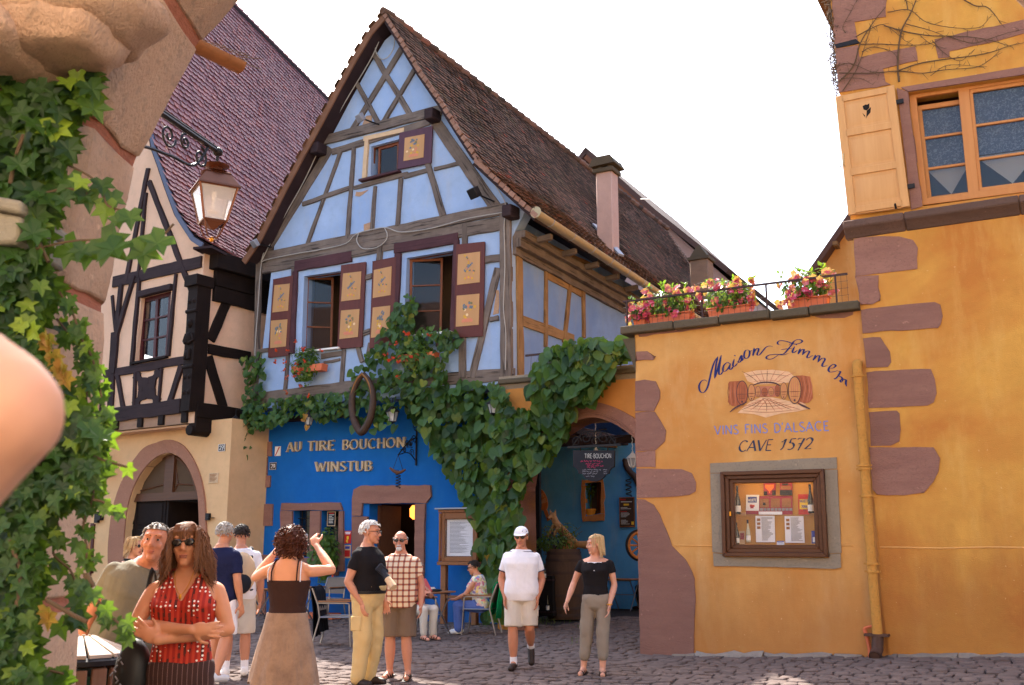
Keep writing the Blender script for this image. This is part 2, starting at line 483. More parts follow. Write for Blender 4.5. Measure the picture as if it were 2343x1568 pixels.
M['collar_leather'] = plain('worn_leather', sr(66,48,38),.55, var=.5, scale=16)
# ------------------------------------------------------------------ ground
mb = MB(); n = 40
def gsheet(dz):
    xs = [-60 + 3 * i for i in range(41)]; ys = [-30 + 3 * i for i in range(44)]
    vs = [(x, y, gz(x, y) + dz) for y in ys for x in xs]; nx = len(xs)
    return vs, [[j * nx + i, j * nx + i + 1,(j + 1) * nx + i + 1,(j + 1) * nx + i] for j in range(len(ys) - 1) for i in range(nx - 1)]
mb.add(*gsheet(-.035))
structure(mb.build('ground', M['mortar'], smooth=80))
mb = MB()
rs = random.Random(3)
v = 5.0
while v < 21.5:
    rh = rs.uniform(.125,.155) * (1.08 if v < 14.2 else 1.0); u = -18 + rs.uniform(0,.3)
    while u < 1.6:
        L = rs.uniform(.14,.22) * (1.1 if v < 14.2 else 1.0)
        c = FA(u + L / 2, v + rh / 2,0)
        if c.y < 4.2 or (v > 18.3 and u < -9.2) or (c.y < 9.5 and abs(c.x) > 5.5) or v < 6 and u > -2: u += L; continue
        w0 = .02 * math.sin(u * 1.3) + .03 * math.sin(u * .45 + 2); g = .0085; mb.rr = rs.random()
        dh = rs.uniform(-.010,.012); tx = rs.uniform(-.008,.008); ty = rs.uniform(-.008,.008)
        vs = []
        for k, (ins, h) in enumerate(((0,-.05),(.002,-.008),(.016,0))):
            for sx, sy in ((0,0),(1,0),(1,1),(0,1)):
                pu = u + (g + ins + rs.uniform(0,.008) if sx == 0 else L - g - ins - rs.uniform(0,.008)); pv = v + w0 + (g + ins + rs.uniform(0,.008) if sy == 0 else rh - g - ins - rs.uniform(0,.008))
                p = FA(pu, pv, 0)
                vs.append((p.x, p.y, gz(p.x, p.y) + h + dh + tx * (sx - .5) + ty * (sy - .5)))
        fs = [[8,9,10,11]] + [[4 * k + e, 4 * k + (e + 1) % 4,4 * k + 4 + (e + 1) % 4,4 * k + 4 + e] for k in (0,1) for e in range(4)]
        mb.add(vs, fs); u += L
    v += rh
structure(mb.build('cobblestone_paving', M['cobble'], smooth=60))

# ------------------------------------------------------------------ leaves
IVY = [(0,.06),(.2,-.12),(.5,.06),(.36,.3),(.56,.62),(.2,.58),(0,1.0),(-.2,.58),(-.56,.62),(-.36,.3),(-.5,.06),(-.2,-.12)]
HEART = [(0,.1),(.18,-.06),(.4,-.02),(.52,.2),(.46,.48),(.26,.78),(0,1.0),(-.26,.78),(-.46,.48),(-.52,.2),(-.4,-.02),(-.18,-.06)]
OVAL = [(0,0),(.2,.2),(.26,.5),(.16,.8),(0,1),(-.16,.8),(-.26,.5),(-.2,.2)]
ROUND = [(0,0),(.35,.05),(.5,.4),(.35,.8),(0,.9),(-.35,.8),(-.5,.4),(-.35,.05)]
def leaf(mb, pos, nrm, tip, size, shape, fold=.12, droop=.15):
    nrm = Vector(nrm).normalized(); tip = Vector(tip); tip = (tip - nrm * tip.dot(nrm)).normalized(); sd = tip.cross(nrm)
    pos = Vector(pos); vs = [pos + tip * (.38 * size) - nrm * (fold * size)]
    for x, y in shape:
        vs.append(pos + sd * (x * size) + tip * (y * size) + nrm * (abs(x) * fold * size - droop * y * y * size))
    k = len(shape)
    mb.rr = random.random()
    mb.add(vs, [[0,1 + i, 1 + (i + 1) % k] for i in range(k)])
def rv(s=1.0): return Vc((RG(0, s), RG(0, s), RG(0, s)))
def inpoly(p, poly):
    x, y = p; c = False; j = len(poly) - 1
    for i in range(len(poly)):
        xi, yi = poly[i]; xj, yj = poly[j]
        if (yi > y) != (yj > y) and x < (xj - xi) * (y - yi) / (yj - yi) + xi: c = not c
        j = i
    return c
def sample(poly, n):
    xs = [p[0] for p in poly]; ys = [p[1] for p in poly]; out = []
    while len(out) < n:
        p = (RU(min(xs), max(xs)), RU(min(ys), max(ys)))
        if inpoly(p, poly): out.append(p)
    return out
def along(pts, n):
    pts = [Vector(p) for p in pts]; L = [(pts[i + 1] - pts[i]).length for i in range(len(pts) - 1)]; T = sum(L); out = []
    for k in range(n):
        d = T * (k + random.random()) / n; i = 0
        while i < len(L) - 1 and d > L[i]: d -= L[i]; i += 1
        out.append(pts[i].lerp(pts[i + 1], min(1, d / L[i])))
    return out
def curve(pts, sub=6):
    """Catmull-Rom through the points"""
    P = [Vector(p) for p in pts]; P = [2 * P[0] - P[1]] + P + [2 * P[-1] - P[-2]]; out = []
    for i in range(1, len(P) - 2):
        for k in range(sub):
            t = k / sub; a, b, c, d = P[i - 1:i + 3]
            out.append(.5 * ((2 * b) + (c - a) * t + (2 * a - 5 * b + 4 * c - d) * t * t + (3 * b - a - 3 * c + d) * t ** 3))
    out.append(P[-2]); return out

# ------------------------------------------------------------------ the stone archway the picture is taken through
AX, AZ, AR = .43,2.35,1.83; Y0, Y1 = 2.98,3.41
arch = thing('stone_archway', 'warm sandstone archway with red mortar bands and an ivy covered pier', 'archway', (-1.6,3.2,0))
def apos(s, r):
    """s: height along the left pier, then arc length of the intrados; r: distance out from the intrados"""
    if s < AZ: return (AX - AR - r, s)
    a = PI - (s - AZ) / AR
    if a > 0: return (AX + math.cos(a) * (AR + r), AZ + math.sin(a) * (AR + r))
    return (AX + AR + r, AZ - (s - AZ - PI * AR))
def sof(z): return z if z < AZ else AZ + AR * math.asin(min(1,(z - AZ) / AR))
joints = [0,.42,.95,1.33,1.82,2.31, sof(2.84), sof(3.30), sof(3.30) + .75, sof(3.30) + 1.45, sof(3.30) + 2.1]
tot = 2 * AZ + PI * AR; mid = tot / 2
jj = [s for s in joints if s < mid - .15]; jj = jj + [tot - s for s in jj[::-1]]
vou = MB(); jm = MB()
rs = random.Random(5)
for i in range(len(jj) - 1):
    a, b = jj[i], jj[i + 1]; g = .021
    vou.rr = rs.random(); k = max(2, int((b - a) / .09)); ch = .075; pr = rs.uniform(-.004,.006)
    prof = [(.46, Y1),(0 + pr, Y1),(0 + pr, Y0 + ch),(ch + pr, Y0),(.46, Y0)]
    prof = [(.46, Y1),(.015 + pr, Y1),(pr, Y1 - .02),(pr, Y1 - .15),(pr, Y0 + ch + .12),(pr, Y0 + ch),(ch * .9 + pr, Y0),(.26, Y0 - .003),(.46, Y0)]
    rows = []
    for q in range(k + 1):
        s0 = a + g + (b - a - 2 * g) * q / k; e = .012 if q in (0, k) else 0
        row = []
        for j, (r, y) in enumerate(prof):
            s = s0 + (noise.noise(Vc((y * 11 + i * 3, j * .9, q))) * .022 if q in (0, k) else 0); jt = 0 if j in (0,8) else noise.noise(Vc((s * 4, j * 1.7, i))) * .007
            x, z = apos(s, r + e * (1 if 0 < j < 8 else 0) + jt); row.append((x, y, z))
        rows.append(row)
    vs = [p for r_ in rows for p in r_]; m_ = len(prof)
    fs = [[q * m_ + j, q * m_ + (j + 1) % m_, (q + 1) * m_ + (j + 1) % m_, (q + 1) * m_ + j] for q in range(k) for j in range(m_)]
    fs += [list(range(m_ - 1,-1,-1)), [k * m_ + j for j in range(m_)]]
    vou.add(vs, fs)
k = 90; prof = [(.45, Y1 - .01),(.022, Y1 - .014),(.02, Y0 + .11),(.09, Y0 + .012),(.45, Y0 + .01)]
vs = []
for q in range(k + 1):
    for r, y in prof:
        x, z = apos(tot * q / k, r + noise.noise(Vc((q * .6, r * 9, y))) * .008); vs.append((x, y, z))
jm.add(vs, [[q * 5 + j, q * 5 + (j + 1) % 5,(q + 1) * 5 + (j + 1) % 5,(q + 1) * 5 + j] for q in range(k) for j in range(5)])
vou.build('voussoir_ring', M['arch_stone'], arch, smooth=50, bevel=.006)
jm.build('mortar_joints', M['arch_joint'], arch, smooth=60)
# rubble wall around the ring
mb = MB(); out = [(-6.0,0),(-6.0,5.0),(5.4,5.0),(5.4,0)]
ring = [apos(tot * q / 60,.44) for q in range(61)]
mb.wall(FW, [(-6.0,0),(-6.0,5.0),(5.4,5.0),(5.4,0)] + [(x, z) for x, z in ring[::-1]], [], Y0 + .012, Y1 - .012)
mb.build('rubble_wall', M['arch_stone'], arch, smooth=30)
# rough stones corbelled out over the ivy
def rough_stone(c, r, seed, name='corbel_stone', mt='arch_stone', sub=4):
    bm = bmesh.new(); bmesh.ops.create_cube(bm, size=2); bmesh.ops.subdivide_edges(bm, edges=bm.edges[:], cuts=9, use_grid_fill=True)
    m = MB(); vs = []
    for v in bm.verts:
        p = v.co.copy(); d = p.normalized(); p = p.lerp(d * 1.25,.72)
        k = 1 + .16 * noise.noise(p * .9 + Vc((seed, 0,0))) + .07 * noise.noise(p * 2.6 + Vc((0, seed, 0))) + .025 * noise.noise(p * 8)
        vs.append(Vc((p.x * r[0], p.y * r[1], p.z * r[2])) * k + Vector(c))
    bm.verts.index_update()
    m.rr = (seed * .37) % 1
    m.add(vs, [[v.index for v in f.verts] for f in bm.faces]); bm.free()
    return m.build(name, M[mt], arch, smooth=60)
rough_stone(on_y(cA(220,210),2.72),(.21,.17,.10),1.3)
rough_stone(on_y(cA(120,70),2.72),(.34,.20,.10),4.1)
rough_stone(on_y(cA(-160,300),2.72),(.20,.24,.09),6.1)
for (x, y, rr_) in ((585,30,.026),(590,120,.032),(565,175,.03),(545,230,.034),(520,320,.028)):
    rough_stone(on_y(cA(x, y),2.94),(rr_, .05, rr_), x * .01, 'rubble_chip', 'arch_joint')
# old stone ledge sticking out of the ivy
mb = MB(); p = on_y(cA(120,1330),2.78)
mb.hexa([p + Vector(q) for q in ((-.3,-.12,.06),(.06,-.12,-.01),(.06,-.12,.03),(-.3,-.12,.10),(-.3,.2,.06),(.06,.2,-.01),(.06,.2,.03),(-.3,.2,.10))])
mb.hexa([p + Vector(q) for q in ((-.02,-.10,-.09),(.05,-.10,-.09),(.055,-.10,-.01),(-.10,-.10,.02),(-.02,.2,-.09),(.05,.2,-.09),(.055,.2,-.01),(-.10,.2,.02))])
mb.build('stone_ledge', M['grey_stone'], arch, bevel=.012, bseg=2)

# gatehouse wing behind the arch: carries the spout and the lamp bracket
gh = thing('gatehouse_wing', 'low gatehouse wing hidden behind the left side of the stone archway', 'building', (-4.2,4.6,0))
mb = MB(); mb.box(-6,-2.62,3.42,5.75,0,4.45); mb.build('wall', M['tan_low'], gh)
mb = MB(); mb.hexa([Vector(q) for q in ((-6,3.42,4.46),(-2.15,3.42,4.62),(-2.15,3.42,4.70),(-6,3.42,6.2),(-6,5.9,4.46),(-2.15,5.9,4.62),(-2.15,5.9,4.70),(-6,5.9,6.2))])
mb.build('roof', M['tile_rear'], gh)
def gutter(mb, a, b, r, th=.004, n=8, dirn=None):
    """half-round channel from a to b, open upward"""
    a = Vector(a); b = Vector(b); t = (b - a).normalized(); x = t.cross(Vc((0,0,1))).normalized(); y = x.cross(t)
    vs = []
    for c in (a, b):
        for rr in (r, r - th):
            for i in range(n + 1):
                an = PI + PI * i / n; vs.append(c + x * math.cos(an) * rr + y * math.sin(an) * rr)
    k = n + 1; fs = []
    for i in range(n):
        fs += [[i, i + 1,2 * k + i + 1,2 * k + i], [k + i + 1, k + i, 3 * k + i, 3 * k + i + 1], [i + 1, i, k + i, k + i + 1], [2 * k + i, 2 * k + i + 1,3 * k + i + 1,3 * k + i]]
    for i in (0, n): fs.append([i, k + i, 3 * k + i, 2 * k + i])
    mb.add(vs, fs)
mb = MB(); a = on_z(cA(1250,300),4.6); b = on_z(cA(1425,385),4.6); d = (b - a).normalized()
gutter(mb, a - d * 1.6, b, .062); sp = mb.build('rain_spout', M['copper'], smooth=60, loc=a)
tag(sp, 'rusty half round gutter end jutting out beside the archway top', 'gutter')
mb = MB()
for i in range(26):
    q = a + d * RU(-.5,.28) + Vc((RU(-.05,.05),0,.02)); mb.tube([q, q + d * RU(.1,.3) + Vc((RU(-.06,.06), RU(-.05,.05), RU(-.01,.07)))], .003,4)
tag(mb.build('twig_bundle', M['stem'], loc=a), 'dry twigs and straw lying in the rusty gutter end', 'twigs')

# ------------------------------------------------------------------ ivy on the archway
ivy = thing('ivy', 'green ivy hanging over the near face of the stone archway', 'ivy', (-1.7,2.9,0))
mb = MB(); st = MB()
def ivy_leaf(px, Y, s, droop=True):
    p = on_y(px, Y)
    nr = Vc((RG(.15,.35),-1, RG(.35,.35))); tp = Vc((RG(.25,.55),0,-1))
    leaf(mb, p, nr, tp, s * RU(.65,1.15), IVY, .10,.16)
P1 = [cA(-60,240), cA(60,330), cA(290,330), cA(400,420), cA(540,400), cA(560,480), cA(520,620), cA(430,720), cA(400,800), cA(390,900), cA(340,1100), cA(300,1290), cA(230,1400), cA(250,1568), cA(-60,1568)]
P2 = [cB(-100,-60), cB(270,0), cB(300,200), cB(400,330), cB(330,470), cB(270,520), cB(250,700), cB(340,900), cB(430,1060), cB(520,1200), cB(690,1300), cB(780,1420), cB(720,1568), cB(-100,1568)]
P3 = [cC(-80,-20), cC(560,-20), cC(570,260), cC(520,420), cC(380,440), cC(260,540), cC(190,700), cC(230,800), cC(220,940), cC(170,1040), cC(190,1300), cC(250,1568), cC(-80,1568)]
for P, n, s_ in ((P1,460,.082),(P2,760,.066),(P3,1250,.050)):
    for q in sample(P, n):
        dd = random.random(); ivy_leaf(q, 2.70 + .26 * dd, s_)
# darker mass behind: more leaves close to the wall
for P, n in ((P1,220),(P2,360),(P3,520)):
    for q in sample(P, n): ivy_leaf(q, 2.93 + RU(0,.03),.085)
for pts, n, Y, s, sp in (
    ([cA(200,1480), cA(440,1430), cA(700,1430), cA(830,1470), cA(960,1400), cA(1030,1330)], 9,2.72,.098,12),
    ([cA(360,960), cA(520,1040), cA(600,1120), cA(640,1220), cA(770,1260)], 9,2.75,.075,12),
    ([cA(250,1150), cA(400,1120), cA(520,1150)], 7,2.75,.07,10),
    ([cB(440,400), cB(540,560), cB(600,740), cB(680,880), cB(720,1040), cB(760,1200), cB(830,1420)], 44,2.82,.044,9),
    ([cB(420,600), cB(560,780), cB(650,1000), cB(640,1200)], 22,2.9,.055,11),
    ([cC(400,60), cC(500,250), cC(560,420), cC(500,600), cC(520,760), cC(500,880)], 34,2.8,.042,11),
    ([cC(330,560), cC(350,640), cC(320,780), cC(420,880), cC(470,1000)], 13,2.85,.05,14),
    ([cC(500,900), cC(540,1010), cC(620,1100), cC(690,1180), cC(800,1260)], 14,2.72,.046,10),
    ([cC(560,200), cC(640,230), cC(760,265)], 5,2.75,.04,4),([cC(560,460), cC(620,475), cC(720,540)], 5,2.75,.04,4),
    ([cC(380,1200), cC(460,1100), cC(480,1000)], 8,2.85,.06,6),([cC(300,1480), cC(380,1500)], 6,2.85,.07,6)):
    c3 = curve([on_y(p, Y) for p in pts], 5)
    st = MB(); st.tube(c3,.0035,5); st.build('stem', M['stem'], ivy)
    for q in along([(*p, 0) for p in pts], n):
        ivy_leaf((q.x + RG(0, sp), q.y + RG(0, sp)), Y + RU(-.05,.05), s)
for pts in ([cA(60,1090), cA(95,930), cA(140,800)], [cB(360,180), cB(300,60), cB(260,-40)], [cC(100,1100), cC(120,900), cC(60,700)], [cC(520,900), cC(560,980)], [cC(280,1060), cC(420,1140), cC(520,1190)]):
    st = MB(); st.tube(curve([on_y(p, 2.72) for p in pts], 5),.006,6); st.build('stem', M['stem'], ivy)
mb.build('leaves', M['leaf_ivy'], ivy, smooth=0)
mb = MB()
for q in ((345,720),(350,760),(380,850),(400,880),(450,900),(430,960),(470,1010),(460,940),(330,700)):
    p = on_y(cB(*q),2.70); leaf(mb, p, Vc((RG(0,.5),-1, RG(0,.4))), Vc((RG(0,.4),0,-1)),.048, IVY, .35,.4)
for q in ((280,1100),(290,1140)):
    p = on_y(cC(*q),2.74); leaf(mb, p, Vc((RG(0,.5),-1, RG(0,.4))), Vc((RG(0,.4),0,-1)),.045, IVY, .35,.4)
mb.build('withered_leaves', M['dead_leaf'], ivy, smooth=0)

# ------------------------------------------------------------------ lantern on its scroll bracket
lan = thing('wall_lantern', 'large copper street lantern with frosted panes on a scrolled iron bracket', 'lantern', (-2.3,7.2,3.6))
LY = 7.2
c0 = on_y((487,500), LY)
k = LY / 2300 * 1.03      # metres per view pixel here
def lz(y): return on_y((487, y), LY).z
mb = MB(); cx, cy = c0.x, c0.y
rot4 = Matrix.Rotation(R(30),3, 'Z')
def sq(r0, z0, r1, z1, mbx, m=0):
    vs = []
    for r, z in ((r0, z0),(r1, z1)):
        for a in range(4):
            p = rot4 @ Vc((math.cos(PI / 4 + a * PI / 2) * r * 1.414, math.sin(PI / 4 + a * PI / 2) * r * 1.414,0)); vs.append(Vc((cx, cy, z)) + p)
    mbx.add(vs, [[3,2,1,0], [4,5,6,7]] + [[i, (i + 1) % 4,4 + (i + 1) % 4,4 + i] for i in range(4)], m)
W_ = 44 * k; wb = 27 * k
zt, zb = lz(436), lz(510)
sq(W_ + .018, zt, W_ + .012, zt + .015, mb); sq(W_ + .010, zt + .015, W_ * .62, lz(402), mb); sq(W_ * .68, lz(402), W_ * .6, lz(398), mb)
mb.lathe([(.11, lz(398)),(.06, lz(392)),(.05, lz(386)),(.09, lz(382)),(.10, lz(380)),(.03, lz(376)),(.02, lz(372))], (cx, cy, 0),16)
mb.build('roof_cap', M['lamp_copper'], lan, smooth=30)
gl = MB(); fr_ = MB()
for a in range(4):
    p = [Vc((cx, cy, z)) + rot4 @ Vc((math.cos(PI / 4 + b * PI / 2) * r * 1.414, math.sin(PI / 4 + b * PI / 2) * r * 1.414,0)) for b in (a, a + 1) for r, z in ((W_ - .004, zt),(wb - .004, zb))]
    gl.add([p[0], p[1], p[3], p[2]], [[0,1,2,3]])
    fr_.tube([p[0], p[1]], .009,6); fr_.tube([p[1], p[3]], .009,6); fr_.tube([p[0], p[2]], .008,6)
q = [Vc((cx, cy, zb - .05)), ]
sq(wb - .01, zb, .012, zb - .055, fr_)
for a in range(4):
    b = Vc((cx, cy, zb)) + rot4 @ Vc((math.cos(PI / 4 + a * PI / 2) * wb * 1.3, math.sin(PI / 4 + a * PI / 2) * wb * 1.3,0))
    e = Vc((cx, cy, lz(545))); fr_.tube(curve([b, b.lerp(e, .5) + Vc((0,0,-.05)), e], 5),.006,5)
for z, f in ((zt - .07,.9),(zt - .14,.8)): pass
gl.build('glass_panes', M['glass_lamp'], lan, smooth=0)
fr_.build('cage', M['lamp_copper'], lan)
mb = MB(); mb.ell((cx, cy, lz(548)),(.018,.018,.022),10); mb.build('finial', M['brass'], lan)
mb = MB(); mb.lathe([(.045,0),(.05,.01),(.012,.015),(.012,.10),(.02,.11),(.02,.16)], (cx, cy, zt - .175),10); mb.build('bulb_holder', M['white'], lan)
mb = MB(); e0 = on_y((498,348), LY); zb_ = e0.z
e1 = Vc((-2.64,5.75, zb_)); bd = (e0 - e1); bd.z = 0; L = bd.length; bd.normalize()
E = lambda s, h: Vc((e1.x, e1.y, zb_)) + bd * s + Vc((0,0, h))
mb.tube([E(0,0), E(L + .04,0)], .020,8); mb.tube([E(0,.03), E(L, .03)], .008,6)
mb.tube([E(L, 0.03), E(L, -.1), Vc((cx, cy, lz(374)))], .012,8); mb.ell(E(L, 0),(.04,.04,.035),10)
def spiral(c, r0, turns, h0=0, sgn=1, n=26, end=.12):
    return [E(c[0] + math.cos(h0 + sgn * 2 * PI * turns * i / n) * r0 * (1 - (1 - end) * i / n), c[1] + math.sin(h0 + sgn * 2 * PI * turns * i / n) * r0 * (1 - (1 - end) * i / n)) for i in range(n + 1)]
for c, r, h0, sg in (((L - .22,-.13),.085,1.6,-1),((L - .42,-.09),.06,1.6,1),((L - .62,-.12),.09,0,-1),((L - .86,-.10),.075,1.6,1),((L - 1.1,-.16),.12,0,1)):
    mb.tube(spiral(c, r, 1.6, h0, sg),.009,6)
mb.tube(curve([E(L - .12,0), E(L - .3,-.22), E(L - .6,-.26), E(L - 1.0,-.36), E(0,-.75)], 8),.012,6)
mb.build('scroll_bracket', M['iron'], lan)
# ------------------------------------------------------------------ building helpers
_pc = [0]
def proud(): _pc[0] = (_pc[0] + 1) % 9; return .003 * _pc[0]
def T(mb, fr, v, c, x1, y1, x2, y2, w, d=.035, jit=.008):
    a = fr.f(c(x1, y1), v); b = fr.f(c(x2, y2), v); mb.rr = random.random()
    L = math.hypot(a[0] - b[0], a[1] - b[1])
    mb.beam(fr(a[0], v + .04, a[1]), fr(b[0], v + .04, b[1]), w, d + .04 + proud(),-fr.V, jit=jit, seg=max(2, int(L / .35)))
def Ts(mb, fr, u, c, x1, y1, x2, y2, w, d=.03, jit=.008):
    a = fr.s(c(x1, y1), u); b = fr.s(c(x2, y2), u); mb.rr = random.random()
    L = math.hypot(a[0] - b[0], a[1] - b[1])
    mb.beam(fr(u - .04, a[0], a[1]), fr(u - .04, b[0], b[1]), w, d + .04 + proud(), fr.U, jit=jit, seg=max(2, int(L / .35)))
def fq(fr, v, c, pts): return [fr.f(c(*p), v) for p in pts]
def wob(poly, amp=.012, step=.12, seed=0):
    """subdivide an outline and make it wander a little"""
    out = []; n = len(poly)
    for i in range(n):
        a = Vc((*poly[i], 0)); b = Vc((*poly[(i + 1) % n], 0)); k = max(1, int((b - a).length / step))
        for j in range(k):
            p = a.lerp(b, j / k); out.append((p.x + amp * noise.noise(p * 5 + Vc((seed, 0,0))), p.y + amp * noise.noise(p * 5 + Vc((0, seed, 7)))))
    return out
def interp(prof, t):
    """point at distance t along a polyline"""
    for i in range(len(prof) - 1):
        L = (prof[i + 1] - prof[i]).length
        if t <= L or i == len(prof) - 2: return prof[i].lerp(prof[i + 1], t / L)
        t -= L
def plen(prof): return sum((prof[i + 1] - prof[i]).length for i in range(len(prof) - 1))
def tiled(mb, front, back, w, ex, lift=.028, th=.014, sag=.0, skip=None):
    """scalloped tiles on the ruled surface between two profiles running from eave to ridge"""
    LF, LB = plen(front), plen(back); n = int(max(LF, LB) / ex)
    for i in range(n):
        f0 = i / n; f1 = (i + 1) / n
        A0, B0 = interp(front, LF * f0), interp(back, LB * f0); A1, B1 = interp(front, LF * f1), interp(back, LB * f1)
        L = (B0 - A0).length; m = int(L / w) + 1; t = (B0 - A0).normalized()
        for j in range(m + (i % 2)):
            s = ((j - .5 * (i % 2) + .5) * w) / L
            if s > 1.01: continue
            lo = A0.lerp(B0, s); hi = A1.lerp(B1, s)
            d = (lo - hi); e = d.length; d.normalize(); nr = d.cross(t)
            if nr.z < 0: nr = -nr
            if sag: lo = lo + nr * (sag * noise.noise(lo * .35)); hi = hi + nr * (sag * noise.noise(hi * .35))
            tt = t * (w * .485); h = lift * RU(.8,1.3); jt = RU(-.006,.006)
            top = hi - d * .02; b1 = lo + d * (e * .12 + jt); b2 = lo + d * (e * .27 + jt); b3 = lo + d * (e * .34 + jt)
            mb.rr = random.random()
            o = [top - tt, top + tt, b1 + tt + nr * h, b2 + tt * .6 + nr * h, b3 + nr * h, b2 - tt * .6 + nr * h, b1 - tt + nr * h]
            u = [o[k] - nr * th for k in (2,3,4,5,6)]
            mb.add(o + u, [[0,1,2,3,4,5,6], [2,7,8,3], [3,8,9,4], [4,9,10,5], [5,10,11,6]])
def slab(mb, front, back, th, m=0):
    """solid board under the tiles"""
    n = len(front); vs = []
    for P, Q in ((front, back),):
        t = (Q[0] - P[0])
        for i in range(n):
            d = (P[min(i + 1, n - 1)] - P[max(i - 1,0)]).normalized(); nr = d.cross(t).normalized()
            if nr.z < 0: nr = -nr
            vs += [P[i], Q[i], P[i] - nr * th, Q[i] - nr * th]
    fs = []
    for i in range(n - 1):
        a, b = 4 * i, 4 * i + 4
        fs += [[a, a + 1, b + 1, b], [a + 2, b + 2, b + 3, a + 3], [a, b, b + 2, a + 2], [a + 1, a + 3, b + 3, b + 1]]
    fs += [[0,2,3,1], [4 * n - 4,4 * n - 3,4 * n - 1,4 * n - 2]]
    mb.add(vs, fs, m)
def ridge_tiles(mb, a, b, r=.11, L=.38):
    n = int((b - a).length / L)
    for i in range(n):
        p = a.lerp(b, i / n); q = a.lerp(b, (i + 1.08) / n); mb.rr = random.random()
        mb.tube([p + Vc((0,0,-.02)), q + Vc((0,0,.015))], [r * .92, r * 1.05], 8)

# ------------------------------------------------------------------ stroke lettering
def qarc(cx, cy, rx, ry, a0, a1, n=10): return [(cx + rx * math.cos(R(a0 + (a1 - a0) * i / n)), cy + ry * math.sin(R(a0 + (a1 - a0) * i / n))) for i in range(n + 1)]
GL = {   # (advance, strokes) in units of the cap height
    'A': (.78, [[(.0,0),(.37,1)], [(.37,1),(.74,0)], [(.13,.34),(.61,.34)]]),
    'B': (.62, [[(.1,0),(.1,1)], [(.1,1)] + qarc(.3,.76,.24,.24,90,-90) + [(.1,.52)], [(.1,.52)] + qarc(.32,.26,.27,.26,90,-90) + [(.1,0)]]),
    'C': (.76, [qarc(.42,.5,.36,.5,48,312,20)]),
    'D': (.74, [[(.1,0),(.1,1)], [(.1,1)] + qarc(.26,.5,.42,.5,90,-90,16) + [(.1,0)]]),
    'E': (.58, [[(.1,0),(.1,1)], [(.1,1),(.52,1)], [(.1,.52),(.44,.52)], [(.1,0),(.54,0)]]),
    'F': (.55, [[(.1,0),(.1,1)], [(.1,1),(.52,1)], [(.1,.52),(.44,.52)]]),
    'H': (.76, [[(.1,0),(.1,1)], [(.66,0),(.66,1)], [(.1,.52),(.66,.52)]]),
    'I': (.24, [[(.12,0),(.12,1)]]),
    'L': (.54, [[(.1,0),(.1,1)], [(.1,0),(.5,0)]]),
    'M': (.9, [[(.08,0),(.12,1)], [(.12,1),(.45,.1)], [(.45,.1),(.78,1)], [(.78,1),(.82,0)]]),
    'N': (.78, [[(.1,0),(.1,1)], [(.1,1),(.68,0)], [(.68,0),(.68,1)]]),
    'O': (.86, [qarc(.43,.5,.38,.5,0,360,26)]),
    'R': (.68, [[(.1,0),(.1,1)], [(.1,1)] + qarc(.32,.76,.24,.24,90,-90) + [(.1,.52)], [(.3,.52),(.64,0)]]),
    'S': (.58, [qarc(.3,.76,.22,.24,35,200,10) + [(.2,.58),(.42,.42)] + qarc(.28,.25,.26,.25,20,-150,10)]),
    'T': (.66, [[(.33,0),(.33,1)], [(.02,1),(.64,1)]]),
    'U': (.74, [[(.1,1),(.1,.3)] + qarc(.37,.3,.27,.3,180,360) + [(.64,1)]]),
    'V': (.74, [[(.02,1),(.36,0)], [(.36,0),(.7,1)]]),
    'W': (1.05, [[(.02,1),(.28,0)], [(.28,0),(.52,.9)], [(.52,.9),(.76,0)], [(.76,0),(1.02,1)]]),
    '-': (.36, [[(.06,.45),(.3,.45)]]), "'": (.16, [[(.08,1.05),(.06,.8)]]),
    '1': (.4, [[(.02,.72),(.3,1),(.2,.2),(.05,.0)]]), '5': (.5, [[(.5,1),(.16,.97),(.12,.6)] + qarc(.2,.32,.25,.3,80,-100) + [(.05,.02)]]),
    '7': (.5, [[(.02,.9),(.1,1),(.48,.98),(.2,-.1)], [(.14,.5),(.42,.52)]]), '2': (.5, [qarc(.25,.74,.22,.26,170,-10,8) + [(.42,.5),(.06,.0),(.5,.02)]]),
    '9': (.52, [qarc(.26,.7,.22,.28,0,360,14), [(.48,.7),(.44,.3),(.2,0)]]), '0': (.56, [qarc(.27,.5,.23,.5,0,360,16)]), '6': (.5, [[(.4,1),(.1,.5)] + qarc(.26,.27,.2,.27,160,-200,14)]), ' ': (.45, [])}
def ribbon(pts, wfn):
    """outline quads of a stroke with a width given by its direction"""
    n = len(pts); L = []; Rr = []
    for i, p in enumerate(pts):
        a = pts[max(0, i - 1)]; b = pts[min(n - 1, i + 1)]; dx, dy = b[0] - a[0], b[1] - a[1]; l = math.hypot(dx, dy) or 1
        w = wfn(math.atan2(dy, dx), i / (n - 1)) / 2; L.append((p[0] - dy / l * w, p[1] + dx / l * w)); Rr.append((p[0] + dy / l * w, p[1] - dx / l * w))
    return L, Rr
